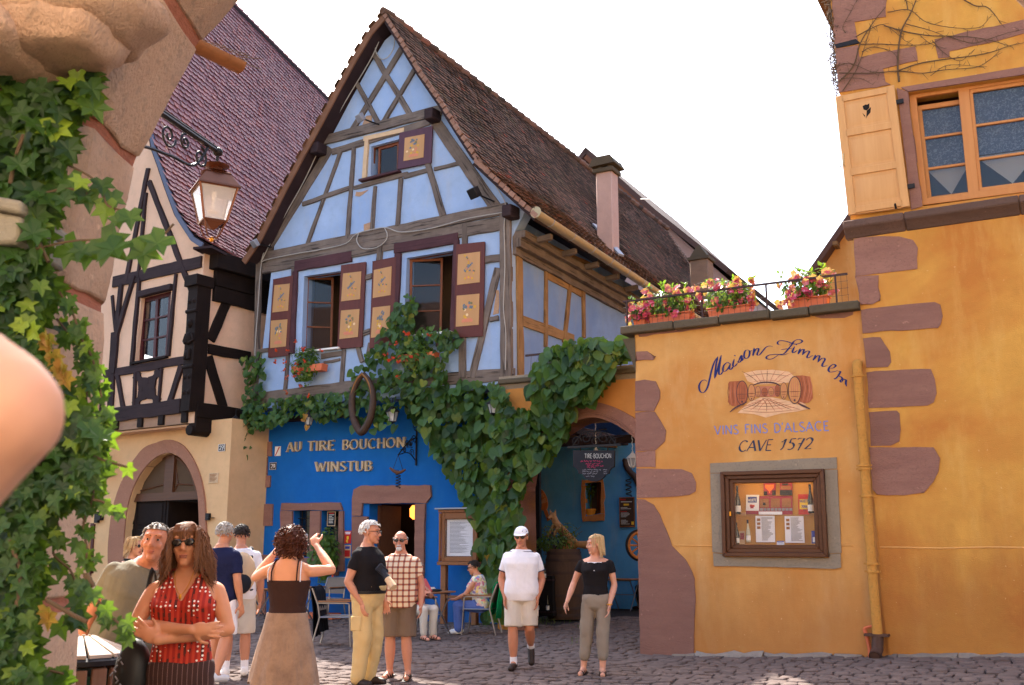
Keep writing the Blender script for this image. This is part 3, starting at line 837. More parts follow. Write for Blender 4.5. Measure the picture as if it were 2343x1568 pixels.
def strokes2d(text, thick=.16, thin=.06, serif=0.0, slant=0.0, gap=.1):
    """list of (left, right) ribbons and the total width, cap height 1"""
    x = 0; out = []
    for ch in text:
        adv, st = GL[ch]
        for s in st:
            P = [(x + px + slant * py, py) for px, py in s]
            if len(P) == 2: P = [(P[0][0] + (P[1][0] - P[0][0]) * t / 3, P[0][1] + (P[1][1] - P[0][1]) * t / 3) for t in range(4)]
            def wf(a, t):
                if thick == thin: return thick
                a = a % PI
                return thin + (thick - thin) * (abs(math.sin(a - R(18))) ** 1.5 if not (R(25) < a < R(82)) else .12)
            out.append(ribbon(P, wf))
            if serif:
                for e, f in ((0,1),(-1,-2)):
                    q = P[e]; dx, dy = P[f][0] - q[0], P[f][1] - q[1]; ang = abs(math.degrees(math.atan2(dy, dx))) % 180
                    if 45 < ang < 135 and (abs(q[1]) < .03 or abs(q[1] - 1) < .03) and not (ch in 'AMNVW' and q[1] > .9 and ch == 'A') and not (ch in 'VW' and q[1] < .1) and not (ch == 'N' and e == -1 and s[0][1] == 1 and s[1][1] == 0):
                        out.append(ribbon([(q[0] - serif, q[1]),(q[0], q[1]),(q[0] + serif, q[1])], lambda a, t: thin * .9))
                    elif ch in 'CSETFL' and ang < 30 or ang > 150:
                        if ch in 'ETFL' and e == -1: out.append(ribbon([(q[0], q[1] - serif * .9),(q[0] + .01, q[1] + serif * .9)], lambda a, t: thin * .9))
        x += adv + gap
    return out, x - gap
def put_ribbons(mb, ribs, mapf, d0, d1=None, m=0):
    """mapf(x,y,depth) -> world. d1 given: raised letters, else a thin painted sheet"""
    for L, Rr in ribs:
        n = len(L); eps = RU(0,.0012)
        vs = [mapf(*p, d0 - eps) for p in L] + [mapf(*p, d0 - eps) for p in Rr]
        fs = [[i, i + 1, n + i + 1, n + i] for i in range(n - 1)]
        if d1 is not None:
            vs += [mapf(*p, d1) for p in L] + [mapf(*p, d1) for p in Rr]; k = 2 * n
            fs += [[i + 1, i, k + i, k + i + 1] for i in range(n - 1)] + [[n + i, n + i + 1, k + n + i + 1, k + n + i] for i in range(n - 1)]
            fs += [[0, n, k + n, k], [n - 1, k + n - 1, k + 2 * n - 1,2 * n - 1]]
        mb.add(vs, fs, m)
def line_text(mb, fr, v, text, pl, pr, capz, m=0, d1=None, **kw):
    """text between two pixel-measured points (u,z) on the plane v; cap height in metres"""
    ribs, wd = strokes2d(text, **kw); sx = (pr[0] - pl[0]) / wd
    put_ribbons(mb, ribs, lambda x, y, d: fr(pl[0] + x * sx, d, pl[1] + (pr[1] - pl[1]) * x / wd + y * capz), v, d1, m)

# ------------------------------------------------------------------ tan half-timbered house
VG, VU, US = 15.42,14.95,-18.17
USU = FB.f(cB(1478,700), VU)[0]      # side of the upper floor
tan = thing('tan_house', 'tan plastered house with black timbers and a carved corner post beside the blue house', 'house', tuple(FB(US, VG, 0)), FB.a)
zj = FB.f(cB(1350,1380), VU)[1]           # underside of the jetty
uL = -25.5
mb = MB()     # ground floor with the carriage doorway
inner = [(745,1500),(745,800),(752,620),(775,470),(820,350),(880,260),(950,200),(1020,180),(1080,205),(1130,265),(1165,340),(1190,430),(1198,560),(1200,1500)]
inn = [FB.f(cC(*p), VG) for p in inner]; inn[0] = (inn[0][0], .02); inn[-1] = (inn[-1][0], .02)
wl = fq(FB, VG, cC, [(515,620),(562,620),(560,900),(515,905)])
mb.wall(FB, [(uL, 0),(US, 0),(US, zj + .1),(uL, zj + .1)], [inn, wl], VG, VG + .32)
mb.box(US - .32, US, VG + .32, VG + 5,0, zj + .1, FB)
mb.build('ground_floor_wall', M['tan_low'], tan)
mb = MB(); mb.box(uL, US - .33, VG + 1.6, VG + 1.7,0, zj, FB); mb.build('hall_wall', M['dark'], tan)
# arch surround: separate sandstone blocks
mb = MB(); outer = [(650,1500),(652,830),(662,640),(690,480),(745,330),(800,230),(870,150),(950,118),(1020,105),(1100,140),(1160,220),(1205,330),(1228,450),(1236,560),(1240,1500)]
ou = [FB.f(cC(*p), VG) for p in outer]; ou[0] = (ou[0][0], .02); ou[-1] = (ou[-1][0], .02)
ci = curve([Vc((*p, 0)) for p in inn], 6); co_ = curve([Vc((*p, 0)) for p in ou], 6)
cuts = [0,.14,.28,.40,.50,.58,.66,.76,.88,1.0]
for i in range(len(cuts) - 1):
    a, b = int(cuts[i] * (len(ci) - 1)), int(cuts[i + 1] * (len(ci) - 1)); a2, b2 = int(cuts[i] * (len(co_) - 1)), int(cuts[i + 1] * (len(co_) - 1))
    k = 8; P = []
    g = .02
    inner_ = [ci[min(len(ci) - 1, a + int((b - a) * q / k))] for q in range(k + 1)]; outer_ = [co_[min(len(co_) - 1, a2 + int((b2 - a2) * q / k))] for q in range(k + 1)]
    e = RU(-.02,.05); mb.rr = random.random()
    poly = [(p.x, p.y) for p in inner_] + [(p.x + (p.x - (inn[0][0] + inn[-1][0]) / 2) * .04 * e * 10 * .3, p.y + e * .5) for p in outer_[::-1]]
    mb.prism(FB, poly, VG - .035 - .002 * i, VG + .30)
mb.build('arch_surround', M['sandstone_l'], tan, bevel=.012)
# fanlight and double door
dr = thing
mb = MB()
ft = [FB.f(cC(*p), VG + .2) for p in inner]
def cc(x, y, v=VG + .18): return FB.f(cC(x, y), v)
a, b = cc(760,436), cc(1200,440); mb.box(a[0], b[0], VG + .12, VG + .24, a[1] - .16, a[1] + .03, FB)
a, b = cc(1002,190), cc(1030,430); mb.box(a[0], b[0] + .05, VG + .13, VG + .25, b[1], a[1], FB)
arcpts = [FB(*cc(*p)[:1], VG + .2, cc(*p)[1]) for p in [(800,425),(830,350),(880,280),(940,225),(1000,200),(1060,210),(1110,255),(1150,320),(1180,425)]]
mb.tube(curve(arcpts, 4),.05,6)
for p, q in (((820,410),(975,370)),((975,370),(1000,420)),((975,370),(985,250)),((1060,365),(1030,420)),((1060,365),(1175,372)),((1060,365),(1045,250))):
    a, b = cc(*p), cc(*q); mb.tube([FB(a[0], VG + .2, a[1]), FB(b[0], VG + .2, b[1])], .02,5)
mb.build('fanlight_frame', M['dark_wood'], tan)
mb = MB(); mb.prism(FB, [cc(*p) for p in ((800,430),(830,350),(880,280),(940,225),(1000,200),(1060,210),(1110,255),(1150,320),(1185,430))], VG + .21, VG + .22)
mb.build('fanlight_panel', M['room'], tan)
mb = MB()
for x0, x1 in ((765,820),(820,990)):
    a, b = cc(x0,470), cc(x1,470); mb.box(a[0] + .01, b[0] - .01, VG + .2, VG + .27,.03, a[1], FB)
    for k in range(4): mb.box(a[0] + .1, b[0] - .1, VG + .18, VG + .2,.2 + k * .62,.7 + k * .62, FB)
mb.build('door', M['timber_black'], tan, bevel=.01)
mb = MB(); a, b = cc(990,470), cc(1195,470)
mb.box(a[0] + .03, a[0] + .10, VG + .2, VG + 1.1,.03, a[1], FB); mb.build('open_door_leaf', M['timber_black'], tan)
# small side window with a red frame
mb = MB(); u0, u1, z0, z1 = wl[0][0], wl[1][0], wl[2][1], wl[0][1]
for q in ((u0 - .06, u0 + .02, z0 - .06, z1 + .06),(u1 - .02, u1 + .06, z0 - .06, z1 + .06),(u0, u1, z0 - .1, z0),(u0, u1, z1, z1 + .08)): mb.box(q[0], q[1], VG - .04, VG + .1, q[2], q[3], FB)
mb.build('red_window_frame', M['red_frame'], tan)

# upper floor, front gable
mb = MB()
wt, wb_ = (1090,470),0
win = fq(FB, VU, cB, [(1050,440),(1270,385),(1240,880),(1000,935)])
ub = FB.f(cB(800,1380), VU)
pts_r = [(1480,60),(1440,10)]
# right verge of the gable roof on this plane
vg_px = [cA(1210,1430), cA(1150,1390), cA(1060,1250), cA(1000,1090), cA(960,970), cA(920,860)]
VV = VU - .25
vgp = [FB.f(p, VV) for p in vg_px]
top = (vgp[-1][0] - 2.9, vgp[-1][1] + 2.9 * 2.95)
prof2 = vgp + [top]
gab = [(USU, zj),(USU, vgp[0][1] - .15)] + [(p[0] - .12, p[1] - .1) for p in prof2[1:]] + [(uL, top[1] - 1),(uL, zj)]
mb.wall(FB, gab, [win], VU, VU + .25)
mb.build('front_wall', M['tan_plaster'], tan)
mb = MB(); mb.box(USU - .25, USU, VU + .26, VU + 9, zj - .02, vgp[0][1] - .1, FB); mb.box(uL, USU, VU + .1, VG + .2, zj - .05, zj, FB)
mb.build('side_wall', M['tan_plaster'], tan)
# roof
fr3 = [FB(p[0], VV, p[1]) for p in prof2]
apex = fr3[-1]; far = on_z((752,231), apex.z); rd = (far - apex); rd.z = 0; rd.normalize()
back = [p + rd * 16 for p in fr3]
mb = MB(); tiled(mb, fr3, back, .235,.19, lift=.045, th=.024, sag=.025); mb.build('roof_tiles', M['tile_pink'], tan, smooth=0)
mb = MB(); slab(mb, [p - Vc((0,0,.03)) for p in fr3], [p - Vc((0,0,.03)) for p in back], .14)
lf = [FB(2 * top[0] - p[0], VV, p[1]) for p in prof2]; slab(mb, [p + rd * .01 for p in lf], [p + rd * 16 for p in lf], .14)
mb.build('roof_boards', M['timber_dark'], tan, smooth=0)
mb = MB(); ridge_tiles(mb, apex + Vc((0,0,.04)), apex + rd * 16); mb.build('ridge_tiles', M['tile_pink'], tan)
mb = MB()     # blue-grey verge board
for i in range(len(fr3) - 1):
    mb.beam(fr3[i] - Vc((0,0,.12)) - FB.V * .01, fr3[i + 1] - Vc((0,0,.12)) - FB.V * .01,.12,.04,-FB.V)
mb.build('verge_board', plain('blue_grey_paint', sr(84,92,116),.6), tan)
ms = MB()     # snow hooks
for i in range(14):
    ms = MB(); p = interp(fr3,.35 + (i % 2) * .3) + rd * (.8 + .42 * i); ms.tube([p, p + Vc((0,0,.12))], .012,4); ms.build('snow_hook', M['iron'], tan)
tb = MB()
V_ = VU
for a in ((845,330,1500,180,.30),(1105,-513,940,330,.15),(1090,-330,1030,300,.09),(1112,-414,1445,440,.15),(1312,270,1255,880,.10),(1040,300,985,950,.11),
          (905,340,850,1010,.16),(1005,280,868,740,.13),(838,430,862,690,.09),(775,1015,1390,905,.20),(855,700,822,1300,.22),(878,1010,925,1290,.13),(1012,1000,1002,1250,.10),
          (1205,970,1182,1230,.085),(1355,950,1248,1270,.17),(800,1040,745,1290,.09),(735,1330,1350,1250,.34),(960,560,905,470,.0)):
    if a[4]: T(tb, FB, V_, cB, *a, d=.05, jit=.012)
tb.build('timber_frame', M['timber_dark'], tan, bevel=.008)
# fretwork panel under the window
mb = MB()
q4 = [(1012,1012),(1190,985),(1180,1222),(1004,1245)]
def fret(x, y):   # 0..1 in the panel
    a = Vector(q4[0]).lerp(Vector(q4[1]), x); b = Vector(q4[3]).lerp(Vector(q4[2]), x); p = a.lerp(b, y); return FB.f(cB(*p), VU)
for P in ([(.0,.0),(.5,.5),(1,1)], [(1,0),(.5,.5),(0,1)]):
    pp = [Vc((*P[0], 0)).lerp(Vc((*P[2], 0)), t / 20) for t in range(21)]
    L, Rr = ribbon([(p.x, p.y) for p in pp], lambda a, t: .30 + .14 * math.cos(t * 6 * PI) * (1 if .1 < t < .9 else 0))
    mb.prism(FB, [fret(*p) for p in L] + [fret(*p) for p in Rr[::-1]], VU - .045 - RU(0,.003), VU + .01)
for cx_, cy_ in ((.5,.28),(.5,.72),(.25,.5),(.75,.5)): mb.prism(FB, [fret(cx_ + .10 * math.cos(a * PI / 4), cy_ + .09 * math.sin(a * PI / 4)) for a in range(8)], VU - .05, VU + .01)
mb.build('fretwork_panel', M['timber_dark'], tan)
# window
mb = MB(); T(mb, FB, VU, cB, 1045,425,1285,365,.16, d=.10); mb.build('window_lintel', M['timber_dark'], tan, bevel=.02)
wf = MB(); gl = MB()
def win_tan(px, py): return FB.f(cB(px, py), VU + .14)
ow = [win_tan(*p) for p in ((1070,470),(1275,415),(1248,885),(1048,920))]
def lerp2(q, s, t): return tuple(np.array(q[0]) * (1 - s) * (1 - t) + np.array(q[1]) * s * (1 - t) + np.array(q[2]) * s * t + np.array(q[3]) * (1 - s) * t)
def framebars(mb, fr, v0, q, bars, d=.05):
    for s0, t0, s1, t1, w in bars:
        a, b = lerp2(q, s0, t0), lerp2(q, s1, t1); mb.rr = random.random()
        mb.beam(fr(a[0], v0 + d, a[1]), fr(b[0], v0 + d, b[1]), w, d + .001 * random.random(),-fr.V)
framebars(wf, FB, VU + .10, ow, [(0,0,1,0,.1),(0,1,1,1,.1),(.02,0,.02,1,.1),(.98,0,.98,1,.1),(.52,0,.52,1,.09),(.05,.34,.95,.34,.04),(.05,.66,.95,.66,.04)])
wn_ = wf.build('window', M['red_frame'], tan)
gl.prism(FB, [lerp2(ow, s, t) for s, t in ((.03,.03),(.97,.03),(.97,.97),(.03,.97))], VU + .135, VU + .14); gl.build('pane', M['glass'], wn_)
mb = MB(); a, b = FB.f(cB(985,935), VU), FB.f(cB(1250,885), VU); mb.beam(FB(a[0], VU, a[1]), FB(b[0], VU, b[1]),.05,.10,-FB.V); mb.build('window_sill', M['timber_black'], tan)
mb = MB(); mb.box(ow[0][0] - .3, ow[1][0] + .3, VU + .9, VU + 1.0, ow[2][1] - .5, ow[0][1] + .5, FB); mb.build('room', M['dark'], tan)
# carved corner post
mb = MB()
pa, pb = FB.f(cB(1400,1230), VU), FB.f(cB(1470,300), VU)
wpt = .30
mb.beam(FB(USU - .12, VU + .22, pa[1] - .2), FB(USU - .10, VU + .22, pb[1]),.34,.40,-FB.V, seg=8, jit=.01)
for t, r, kind in ((.96,.17, 'cap'),(.80,.1, 'scroll'),(.62,.12, 'head'),(.5,.15, 'torso'),(.38,.13, 'hips'),(.2,.1, 'scroll'),(.08,.1, 'scroll'),(.72,.12, 'roll'),(.28,.14, 'roll')):
    z = pa[1] + (pb[1] - pa[1]) * t; u = USU - .12
    if kind == 'scroll':
        for s in (-1,1): mb.lathe([(.01,-.03),(.075,-.03),(.06,0),(.03,.01),(.02,.03)], FB(u + s * .08, VU - .19, z),12, mat=(Matrix.Rotation(FB.a, 3, 'Z') @ Matrix.Rotation(PI / 2,3, 'X')))
    elif kind == 'roll': mb.tube([FB(u - .18, VU - .17, z), FB(u + .2, VU - .17, z)], .05,8)
    elif kind == 'cap': mb.box(u - .22, u + .24, VU - .26, VU + .25, z - .12, z + .14, FB)
    else: mb.ell(FB(u, VU - .17, z),(r * .8,.09, r * (1.1 if kind == 'torso' else .9)),10)
for s in (-1,1):
    z = pa[1] + (pb[1] - pa[1]) * .5; mb.tube([FB(USU - .12 + s * .1, VU - .2, z + .12), FB(USU - .12 + s * .17, VU - .2, z - .05), FB(USU - .12 + s * .06, VU - .25, z - .12)], .035,6)
    mb.tube([FB(USU - .12 + s * .05, VU - .2, z - .25), FB(USU - .12 + s * .06, VU - .22, z - .5)], .05,6)
mb.build('carved_corner_post', M['timber_black'], tan, bevel=.008)
# side: plate, braces, sill
sd = MB()
for a in ((1700,430,1555,760,.24),(1540,825,1850,880,.24),(1535,880,1650,1260,.26)): Ts(sd, FB, USU, cB, *a, d=.05, jit=.015)
p1 = FB.s(cB(1510,300), USU); p2 = FB.s(cB(1560,430), USU)
ztop = vgp[0][1] - .55
for z0, z1 in ((ztop - .74, ztop - .38),(ztop - .37, ztop)):
    sd.beam(FB(USU - .2, VU + .3,(z0 + z1) / 2), FB(USU - .2, VU + 6,(z0 + z1) / 2), z1 - z0,.26 + RU(0,.08), FB.U, seg=8, jit=.01)
sd.beam(FB(USU - .06, VU + .16, vgp[0][1] - .34), FB(USU - .06, VU + 6, vgp[0][1] - .34),.4,.36, FB.U, seg=6, jit=.01)
zb0 = FB.s(cB(1480,1330), USU)[1]
for k in range(2): sd.beam(FB(USU - .2, VU + .02, zb0 + .16 - .34 * k), FB(USU - .2, VU + 6, zb0 + .16 - .34 * k),.33,.28 - .03 * k, FB.U, seg=8, jit=.012)
sd.build('side_timbers', M['timber_black'], tan, bevel=.008)
# joist ends under the jetty
mb = MB()
for x, y in ((1040,1390),(1195,1370),(860,1420),(1370,1350),(740,1440)):
    mb = MB(); p = FB.f(cB(x, y), VU - .02); mb.rr = random.random()
    mb.beam(FB(p[0], VU - .06, zj + .02), FB(p[0], VG + .3, zj + .02),.20,.26, Vc((0,0,1)), jit=.01, seg=3); mb.build('joist_end', M['timber_black'], tan, bevel=.01)
mb = MB(); q = FB.f(cB(1390,1440), VU); mb.tube([FB(q[0] + .1, VU - .05, zj - .16), FB(q[0] + .1, VG + .2, zj - .16)], .13,8)
mb.build('round_beam_end', M['timber_black'], tan, bevel=.01)
mb = MB(); mb.box(uL, USU - .2, VU + .0, VU + .12, zj, zj + .36, FB); mb.build('jetty_infill', M['tan_plaster'], tan)
# eave soffit and gutter
mb = MB(); e0 = fr3[0]; mb.beam(e0 + Vc((0,0,-.14)) - rd * .05, e0 + Vc((0,0,-.14)) + rd * 9,.5,.06, Vc((0,0,-1))); mb.build('eave_soffit', M['timber_dark'], tan)

# things on the tan house
sg = thing('house_number_sign', 'small grey enamel plate reading 27 beside the carriage arch', 'sign', tuple(FB(FB.f(cC(1330,150), VG)[0], VG, FB.f(cC(1330,150), VG)[1])), FB.a)
def plate(root, fr, v, c, x0, y0, x1, y1, mt, text=None, tm=None, th=.02, rim=None, cap=.55):
    a = fr.f(c(x0, y1), v); b = fr.f(c(x1, y0), v); mb = MB(); mb.box(a[0], b[0], v - th, v + .01, a[1], b[1], fr); mb.build('plate', mt, root, bevel=.004)
    w, h = b[0] - a[0], b[1] - a[1]
    if rim:
        mb = MB()
        for q in ((a[0], b[0], a[1], a[1] + .008),(a[0], b[0], b[1] - .008, b[1]),(a[0], a[0] + .008, a[1] + .008, b[1] - .008),(b[0] - .008, b[0], a[1] + .008, b[1] - .008)): mb.box(q[0], q[1], v - th - .006, v - th + .002, q[2], q[3], fr)
        mb.build('rim', rim, root)
    if text:
        mb = MB(); zc = a[1] + h * (1 - cap) / 2
        line_text(mb, fr, v - th - .003, text, (a[0] + w * .16, zc),(b[0] - w * .16, zc), h * cap, thick=.17, thin=.13); mb.build('digits', tm, root, smooth=0)
M['enamel'] = plain('grey_enamel', sr(70,58,56),.4)
plate(sg, FB, VG, cC, 1308,126,1350,172, M['enamel'], '27', M['white'], rim=M['white'])
pl = thing('wall_plaque', 'small cream notice plaque on the tan wall right of the carriage arch', 'plaque', tuple(FB(FB.f(cC(1280,330), VG)[0], VG, FB.f(cC(1280,330), VG)[1])), FB.a)
plate(pl, FB, VG, cC, 1250,298,1310,362, M['cream_frame'])
mb = MB()
for k in range(6):
    a = FB.f(cC(1258,308 + k * 8), VG); b = FB.f(cC(1300 - (k % 3) * 6,308 + k * 8), VG); mb.box(a[0], b[0], VG - .024, VG - .02, a[1] - .010, a[1] + .006, FB)
mb.build('text_lines', M['copper'], pl)
for nm, x0, y0, x1, y1, lab in (('wall_sconce', 575,530,626,598, 'dark box wall light left of the carriage arch'),('wall_sconce', 1240,540,1286,582, 'dark box wall light right of the carriage arch')):
    a, b = FB.f(cC(x0, y1), VG), FB.f(cC(x1, y0), VG); t_ = thing(nm, lab, 'wall light', tuple(FB((a[0] + b[0]) / 2, VG, a[1])), FB.a, 'wall lights of the carriage arch')
    mb = MB(); mb.box(a[0], a[0] + (b[0] - a[0]) * .45, VG - .07, VG, a[1], b[1], FB); mb.build('back_plate', M['iron'], t_)
    mb = MB(); mb.box(a[0] + (b[0] - a[0]) * .45, b[0], VG - .12, VG - .005, a[1] + .06, b[1] - .1, FB); mb.build('lamp_box', M['iron'], t_, bevel=.01)
a = FB.f(cC(568,320), VG - .3); b = FB.f(cC(632,205), VG - .3)
ys = thing('hanging_shop_sign', 'yellow board with black letters hanging behind the ivy on the tan house', 'sign', tuple(FB(a[0], VG - .3, a[1])), FB.a)
mb = MB(); mb.box(a[0], b[0], VG - .33, VG - .30, a[1], b[1], FB); mb.build('board', plain('sign_yellow', sr(214,130,30),.6), ys)
mb = MB(); line_text(mb, FB, VG - .333, 'VI', (a[0] + .08, a[1] + .12),(b[0] - .1, a[1] + .12),(b[1] - a[1]) * .6, thick=.25, thin=.2); mb.build('letters', M['black_ink'], ys, smooth=0)
mb = MB(); mb.tube([FB(a[0] - .3, VG - .31, b[1] + .08), FB(b[0] + .06, VG - .31, b[1] + .08)], .02,6); mb.tube([FB(a[0] + .1, VG - .31, b[1] + .08), FB(a[0] + .1, VG + .02, b[1] + .08)], .02,6); mb.build('iron_arm', M['iron'], ys)
# ------------------------------------------------------------------ blue half-timbered house
BG, BU, BV = 18.1,17.6,17.22           # ground floor, upper floor, verge planes
UR = FA.f(cG(268,900), BU)[0]           # right-hand corner
BB = 34.4
blue = thing('blue_house', 'tall blue half-timbered tavern house with steep brown tiled roof and painted shutters', 'house', tuple(FA(UR, BG, 0)), FA.a)
rp = [cG(455,412), cG(330,300), cG(180,165), cG(0,0), cD(1480,1000), cD(1400,900), cD(1310,760), cD(1210,600), cD(1085,420), cD(960,215), cD(868,72)]
PR = [FA.f(p, BV) for p in rp]
lp = [cD(40,1520), cD(130,1390), cD(280,1090), cD(370,920), cD(480,720), cD(590,510), cD(700,310), cD(790,160)]
PL = [FA.f(p, BV) for p in lp] + [PR[-1]]
zjb = FA.f(cE(1500,1150), BU)[1]
uLB = FA.f(cE(150,900), BU)[0]
ze = PL[0][1]
mb = MB()
def q(c, *pts): return fq(FA, BU, c, pts)
w1 = q(cE, (490,285),(770,245),(750,815),(470,850)); w2 = q(cE, (1250,150),(1605,92),(1595,700),(1228,735)); w3 = q(cD, (790,870),(960,825),(958,1030),(785,1062))
gab = [(uLB, zjb),(UR, zjb),(UR, PR[0][1] - .25)] + [(p[0] - .10, p[1] - .14) for p in PR[1:-1]] + [(PR[-1][0], PR[-1][1] - .35)] + [(p[0] + .12, p[1] - .2) for p in PL[:-1][::-1]]
gab = [p for p in gab if p[0] > uLB - .01] + []
mb.wall(FA, gab, [w1, w2, w3], BU, BU + .3)
mb.build('gable_wall', M['blue_plaster'], blue)
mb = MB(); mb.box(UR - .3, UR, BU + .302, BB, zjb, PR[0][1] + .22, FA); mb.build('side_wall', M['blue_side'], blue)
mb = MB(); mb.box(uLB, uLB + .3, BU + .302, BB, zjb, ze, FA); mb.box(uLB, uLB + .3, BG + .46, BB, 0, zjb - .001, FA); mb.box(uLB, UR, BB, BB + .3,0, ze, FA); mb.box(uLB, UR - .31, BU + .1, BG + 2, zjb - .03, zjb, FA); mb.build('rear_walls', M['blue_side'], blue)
mb = MB(); mb.prism(FA, [(uLB + .35, zjb),(UR - .35, zjb),(UR - .35, ze),(UR - 2.6, ze + 3.4),(uLB + 2.6, ze + 3.4),(uLB + .35, ze)], BU + 1.5, BU + 1.6); mb.build('room_wall', M['room'], blue)
# roof
f1 = [FA(*(p[0], BV, p[1])) for p in PR]; b1 = [FA(p[0] + .3 * (i / 10), BB + .6, p[1] - .25 * (i / 10)) for i, p in enumerate(PR)]
mb = MB(); tiled(mb, f1, b1,.19,.155, lift=.04, sag=.10); mb.build('roof_tiles', M['tile_brown'], blue, smooth=0)
fl = [FA(p[0], BV, p[1]) for p in PL]; bl = [FA(p[0], BB + .6, p[1]) for p in PL]
mb = MB(); tiled(mb, fl, [a.lerp(b, .12) for a, b in zip(fl, bl)], .19,.155, lift=.010); mb.build('left_roof_tiles', M['tile_brown'], blue, smooth=0)
dz = Vc((0,0,.04))
mb = MB(); slab(mb, [p - dz for p in f1], [p - dz - Vc((0,0,.08)) for p in b1], .12); slab(mb, [p - dz for p in fl], [p - dz for p in bl], .14); mb.build('roof_boards', M['timber_dark'], blue, smooth=0)
mb = MB(); ridge_tiles(mb, f1[-1] - FA.V * .08 + Vc((0,0,.02)), b1[-1] + Vc((0,0,.02)),.10,.36); mb.build('ridge_tiles', M['tile_brown'], blue)
mb = MB()
for i in range(len(fl) - 1): mb.beam(fl[i] + Vc((0,0,-.16)), fl[i + 1] + Vc((0,0,-.16)),.16,.04,-FA.V)
mb.build('left_bargeboard', wood('brown_board', sr(108,74,54), sr(140,100,76),.3), blue)
mb = MB()      # mortar and broken tile edge along the right verge
for i in range(len(f1) - 1):
    k = max(2, int((f1[i + 1] - f1[i]).length / .16))
    for j in range(k):
        a = f1[i].lerp(f1[i + 1], j / k); b = f1[i].lerp(f1[i + 1], (j + .92) / k); mb.rr = random.random()
        mb.beam(a + Vc((0,0,-.04 + RU(-.015,.015))), b + Vc((0,0,-.06)),.10,.04 + RU(0,.02),-FA.V)
mb.build('verge_mortar', stone('pale_mortar', sr(176,140,122), sr(140,104,88),6,.5), blue)
# eave: gutter and soffit boards on the right
mb = MB(); e0 = FA(PR[0][0], BV, PR[0][1]); ga = hit(cG(455,395), FA.U, PR[0][0] + .02)
ga = FA(PR[0][0] - .02, FA.uv(ga)[1], ga.z); gb = FA(PR[0][0] - .02, BB - 3, ga.z - .25)
gutter(mb, ga, gb, .12,.006,10)
mb.tube([ga, ga + FA.V * .01], [.118,.118], 16)
go = mb.build('gutter', M['zinc'], blue, smooth=60)
mb = MB(); q1, q2 = ga, gb
for i in range(14):
    p = q1.lerp(q2,(i + .6) / 14); x = FA.U; mb.tube([p + x * math.cos(PI + PI * k / 10) * .126 + Vc((0,0,1)) * math.sin(PI + PI * k / 10) * .126 for k in range(11)], .008,4)
    mb.r[-1] = 0
mb.build('gutter_brackets', M['zinc_grey'], go)
mb = MB()
for k, (du, dzz, w, d) in enumerate(((.30,-.22,.16,.05),(.08,-.36,.24,.12),(-.04,-.56,.16,.10))):
    mb.beam(FA(UR - .02, BU + .02, PR[0][1] + dzz), FA(UR - .02, BB - 1, PR[0][1] + dzz - .15), w, d + du * .8 + .03, FA.U, seg=30, jit=.012)
for k in range(14):
    a = FA(UR, BU + .6 + k * 1.2, PR[0][1] - .18); mb.beam(a, a + FA.U * .62 + Vc((0,0,.06)),.12,.12, Vc((0,0,-1)))
mb.build('eave_timbers', M['timber'], blue, bevel=.006)
# timber frame of the gable
tb = MB()
for a in ((795,300,1032,700,.13),(988,268,672,790,.15),(1058,405,855,745,.12),(700,480,842,745,.11),
          (505,838,1212,655,.24),(560,905,1140,725,.16),(552,880,130,1560,.22),(1165,715,1530,1235,.26),(1240,880,1300,960,.0),
          (616,890,415,1450,.10),(690,880,652,1420,.11),(385,1215,665,1118,.11),(818,1108,798,1375,.09),(970,1060,950,1345,.11),
          (1120,940,1220,1285,.14),(985,1050,1125,1012,.11),(1165,1008,1320,968,.09),(690,1118,1010,1032,.10),
          (180,1525,1600,1238,.26),(150,1590,1600,1320,.30),(850,1450,838,1580,.16),(1350,1330,1345,1540,.12)):
    if a[4]: T(tb, FA, BU, cD, *a)
for a in ((158,190,135,1190,.13),(130,1195,1000,1085,.26),(1000,1085,2050,1010,.26),(412,220,385,850,.09),(375,870,352,1150,.10),(790,830,768,1120,.11),(890,800,925,925,.11),(985,780,955,930,.09),
          (925,300,1000,285,.12),(905,722,985,690,.12),(150,845,232,832,.1),(620,880,780,855,.12),(1470,790,1650,765,.13),(640,925,760,905,.06),
          (1810,172,1945,150,.16),(1930,225,1735,1040,.16),(1665,740,1668,1040,.17),(1870,610,1935,595,.10),(195,165,560,100,.12)):
    T(tb, FA, BU, cE, *a)
T(tb, FA, BU, cG, 222,400,232,1640,.26, d=.045)
tb.build('timber_frame', M['timber'], blue, bevel=.007)
# purple-painted window surrounds
tb = MB()
for a in ((428,215,850,140,.26),(432,250,405,860,.15),(1165,85,1640,5,.24),(1195,120,1165,760,.16),(1625,20,1600,720,.12)): 
    if a[0] == 1165: tb.build('window_surround', M['timber_purple'], blue, bevel=.008); tb = MB()
    T(tb, FA, BU, cE, *a, d=.06)
tb.build('window_surround', M['timber_purple'], blue, bevel=.008)
# side wall timbers, ochre
ts = MB()
for a in ((310,470,325,1620,.24),(513,600,510,1400,.13),(712,740,645,1370,.14),(785,780,792,1330,.13),(528,870,775,1000,.17),(315,1195,720,1340,.22),(330,560,860,800,.14)): Ts(ts, FA, UR, cG, *a, jit=.012)
ts.build('side_timber_frame', M['timber_side'], blue, bevel=.006)
# protruding beam ends under the verges
mb = MB()
for c, x, y in ((cD, 510,870),(cD, 1180,670),(cG, 285,370)):
    mb = MB(); u, z = FA.f(c(x, y), BU); mb.rr = random.random(); mb.beam(FA(u, BU + .1, z), FA(u, BV + .02, z - .02),.24,.26, Vc((0,0,-1)), jit=.01, seg=3); mb.build('beam_end', M['timber_dark'], blue, bevel=.02)
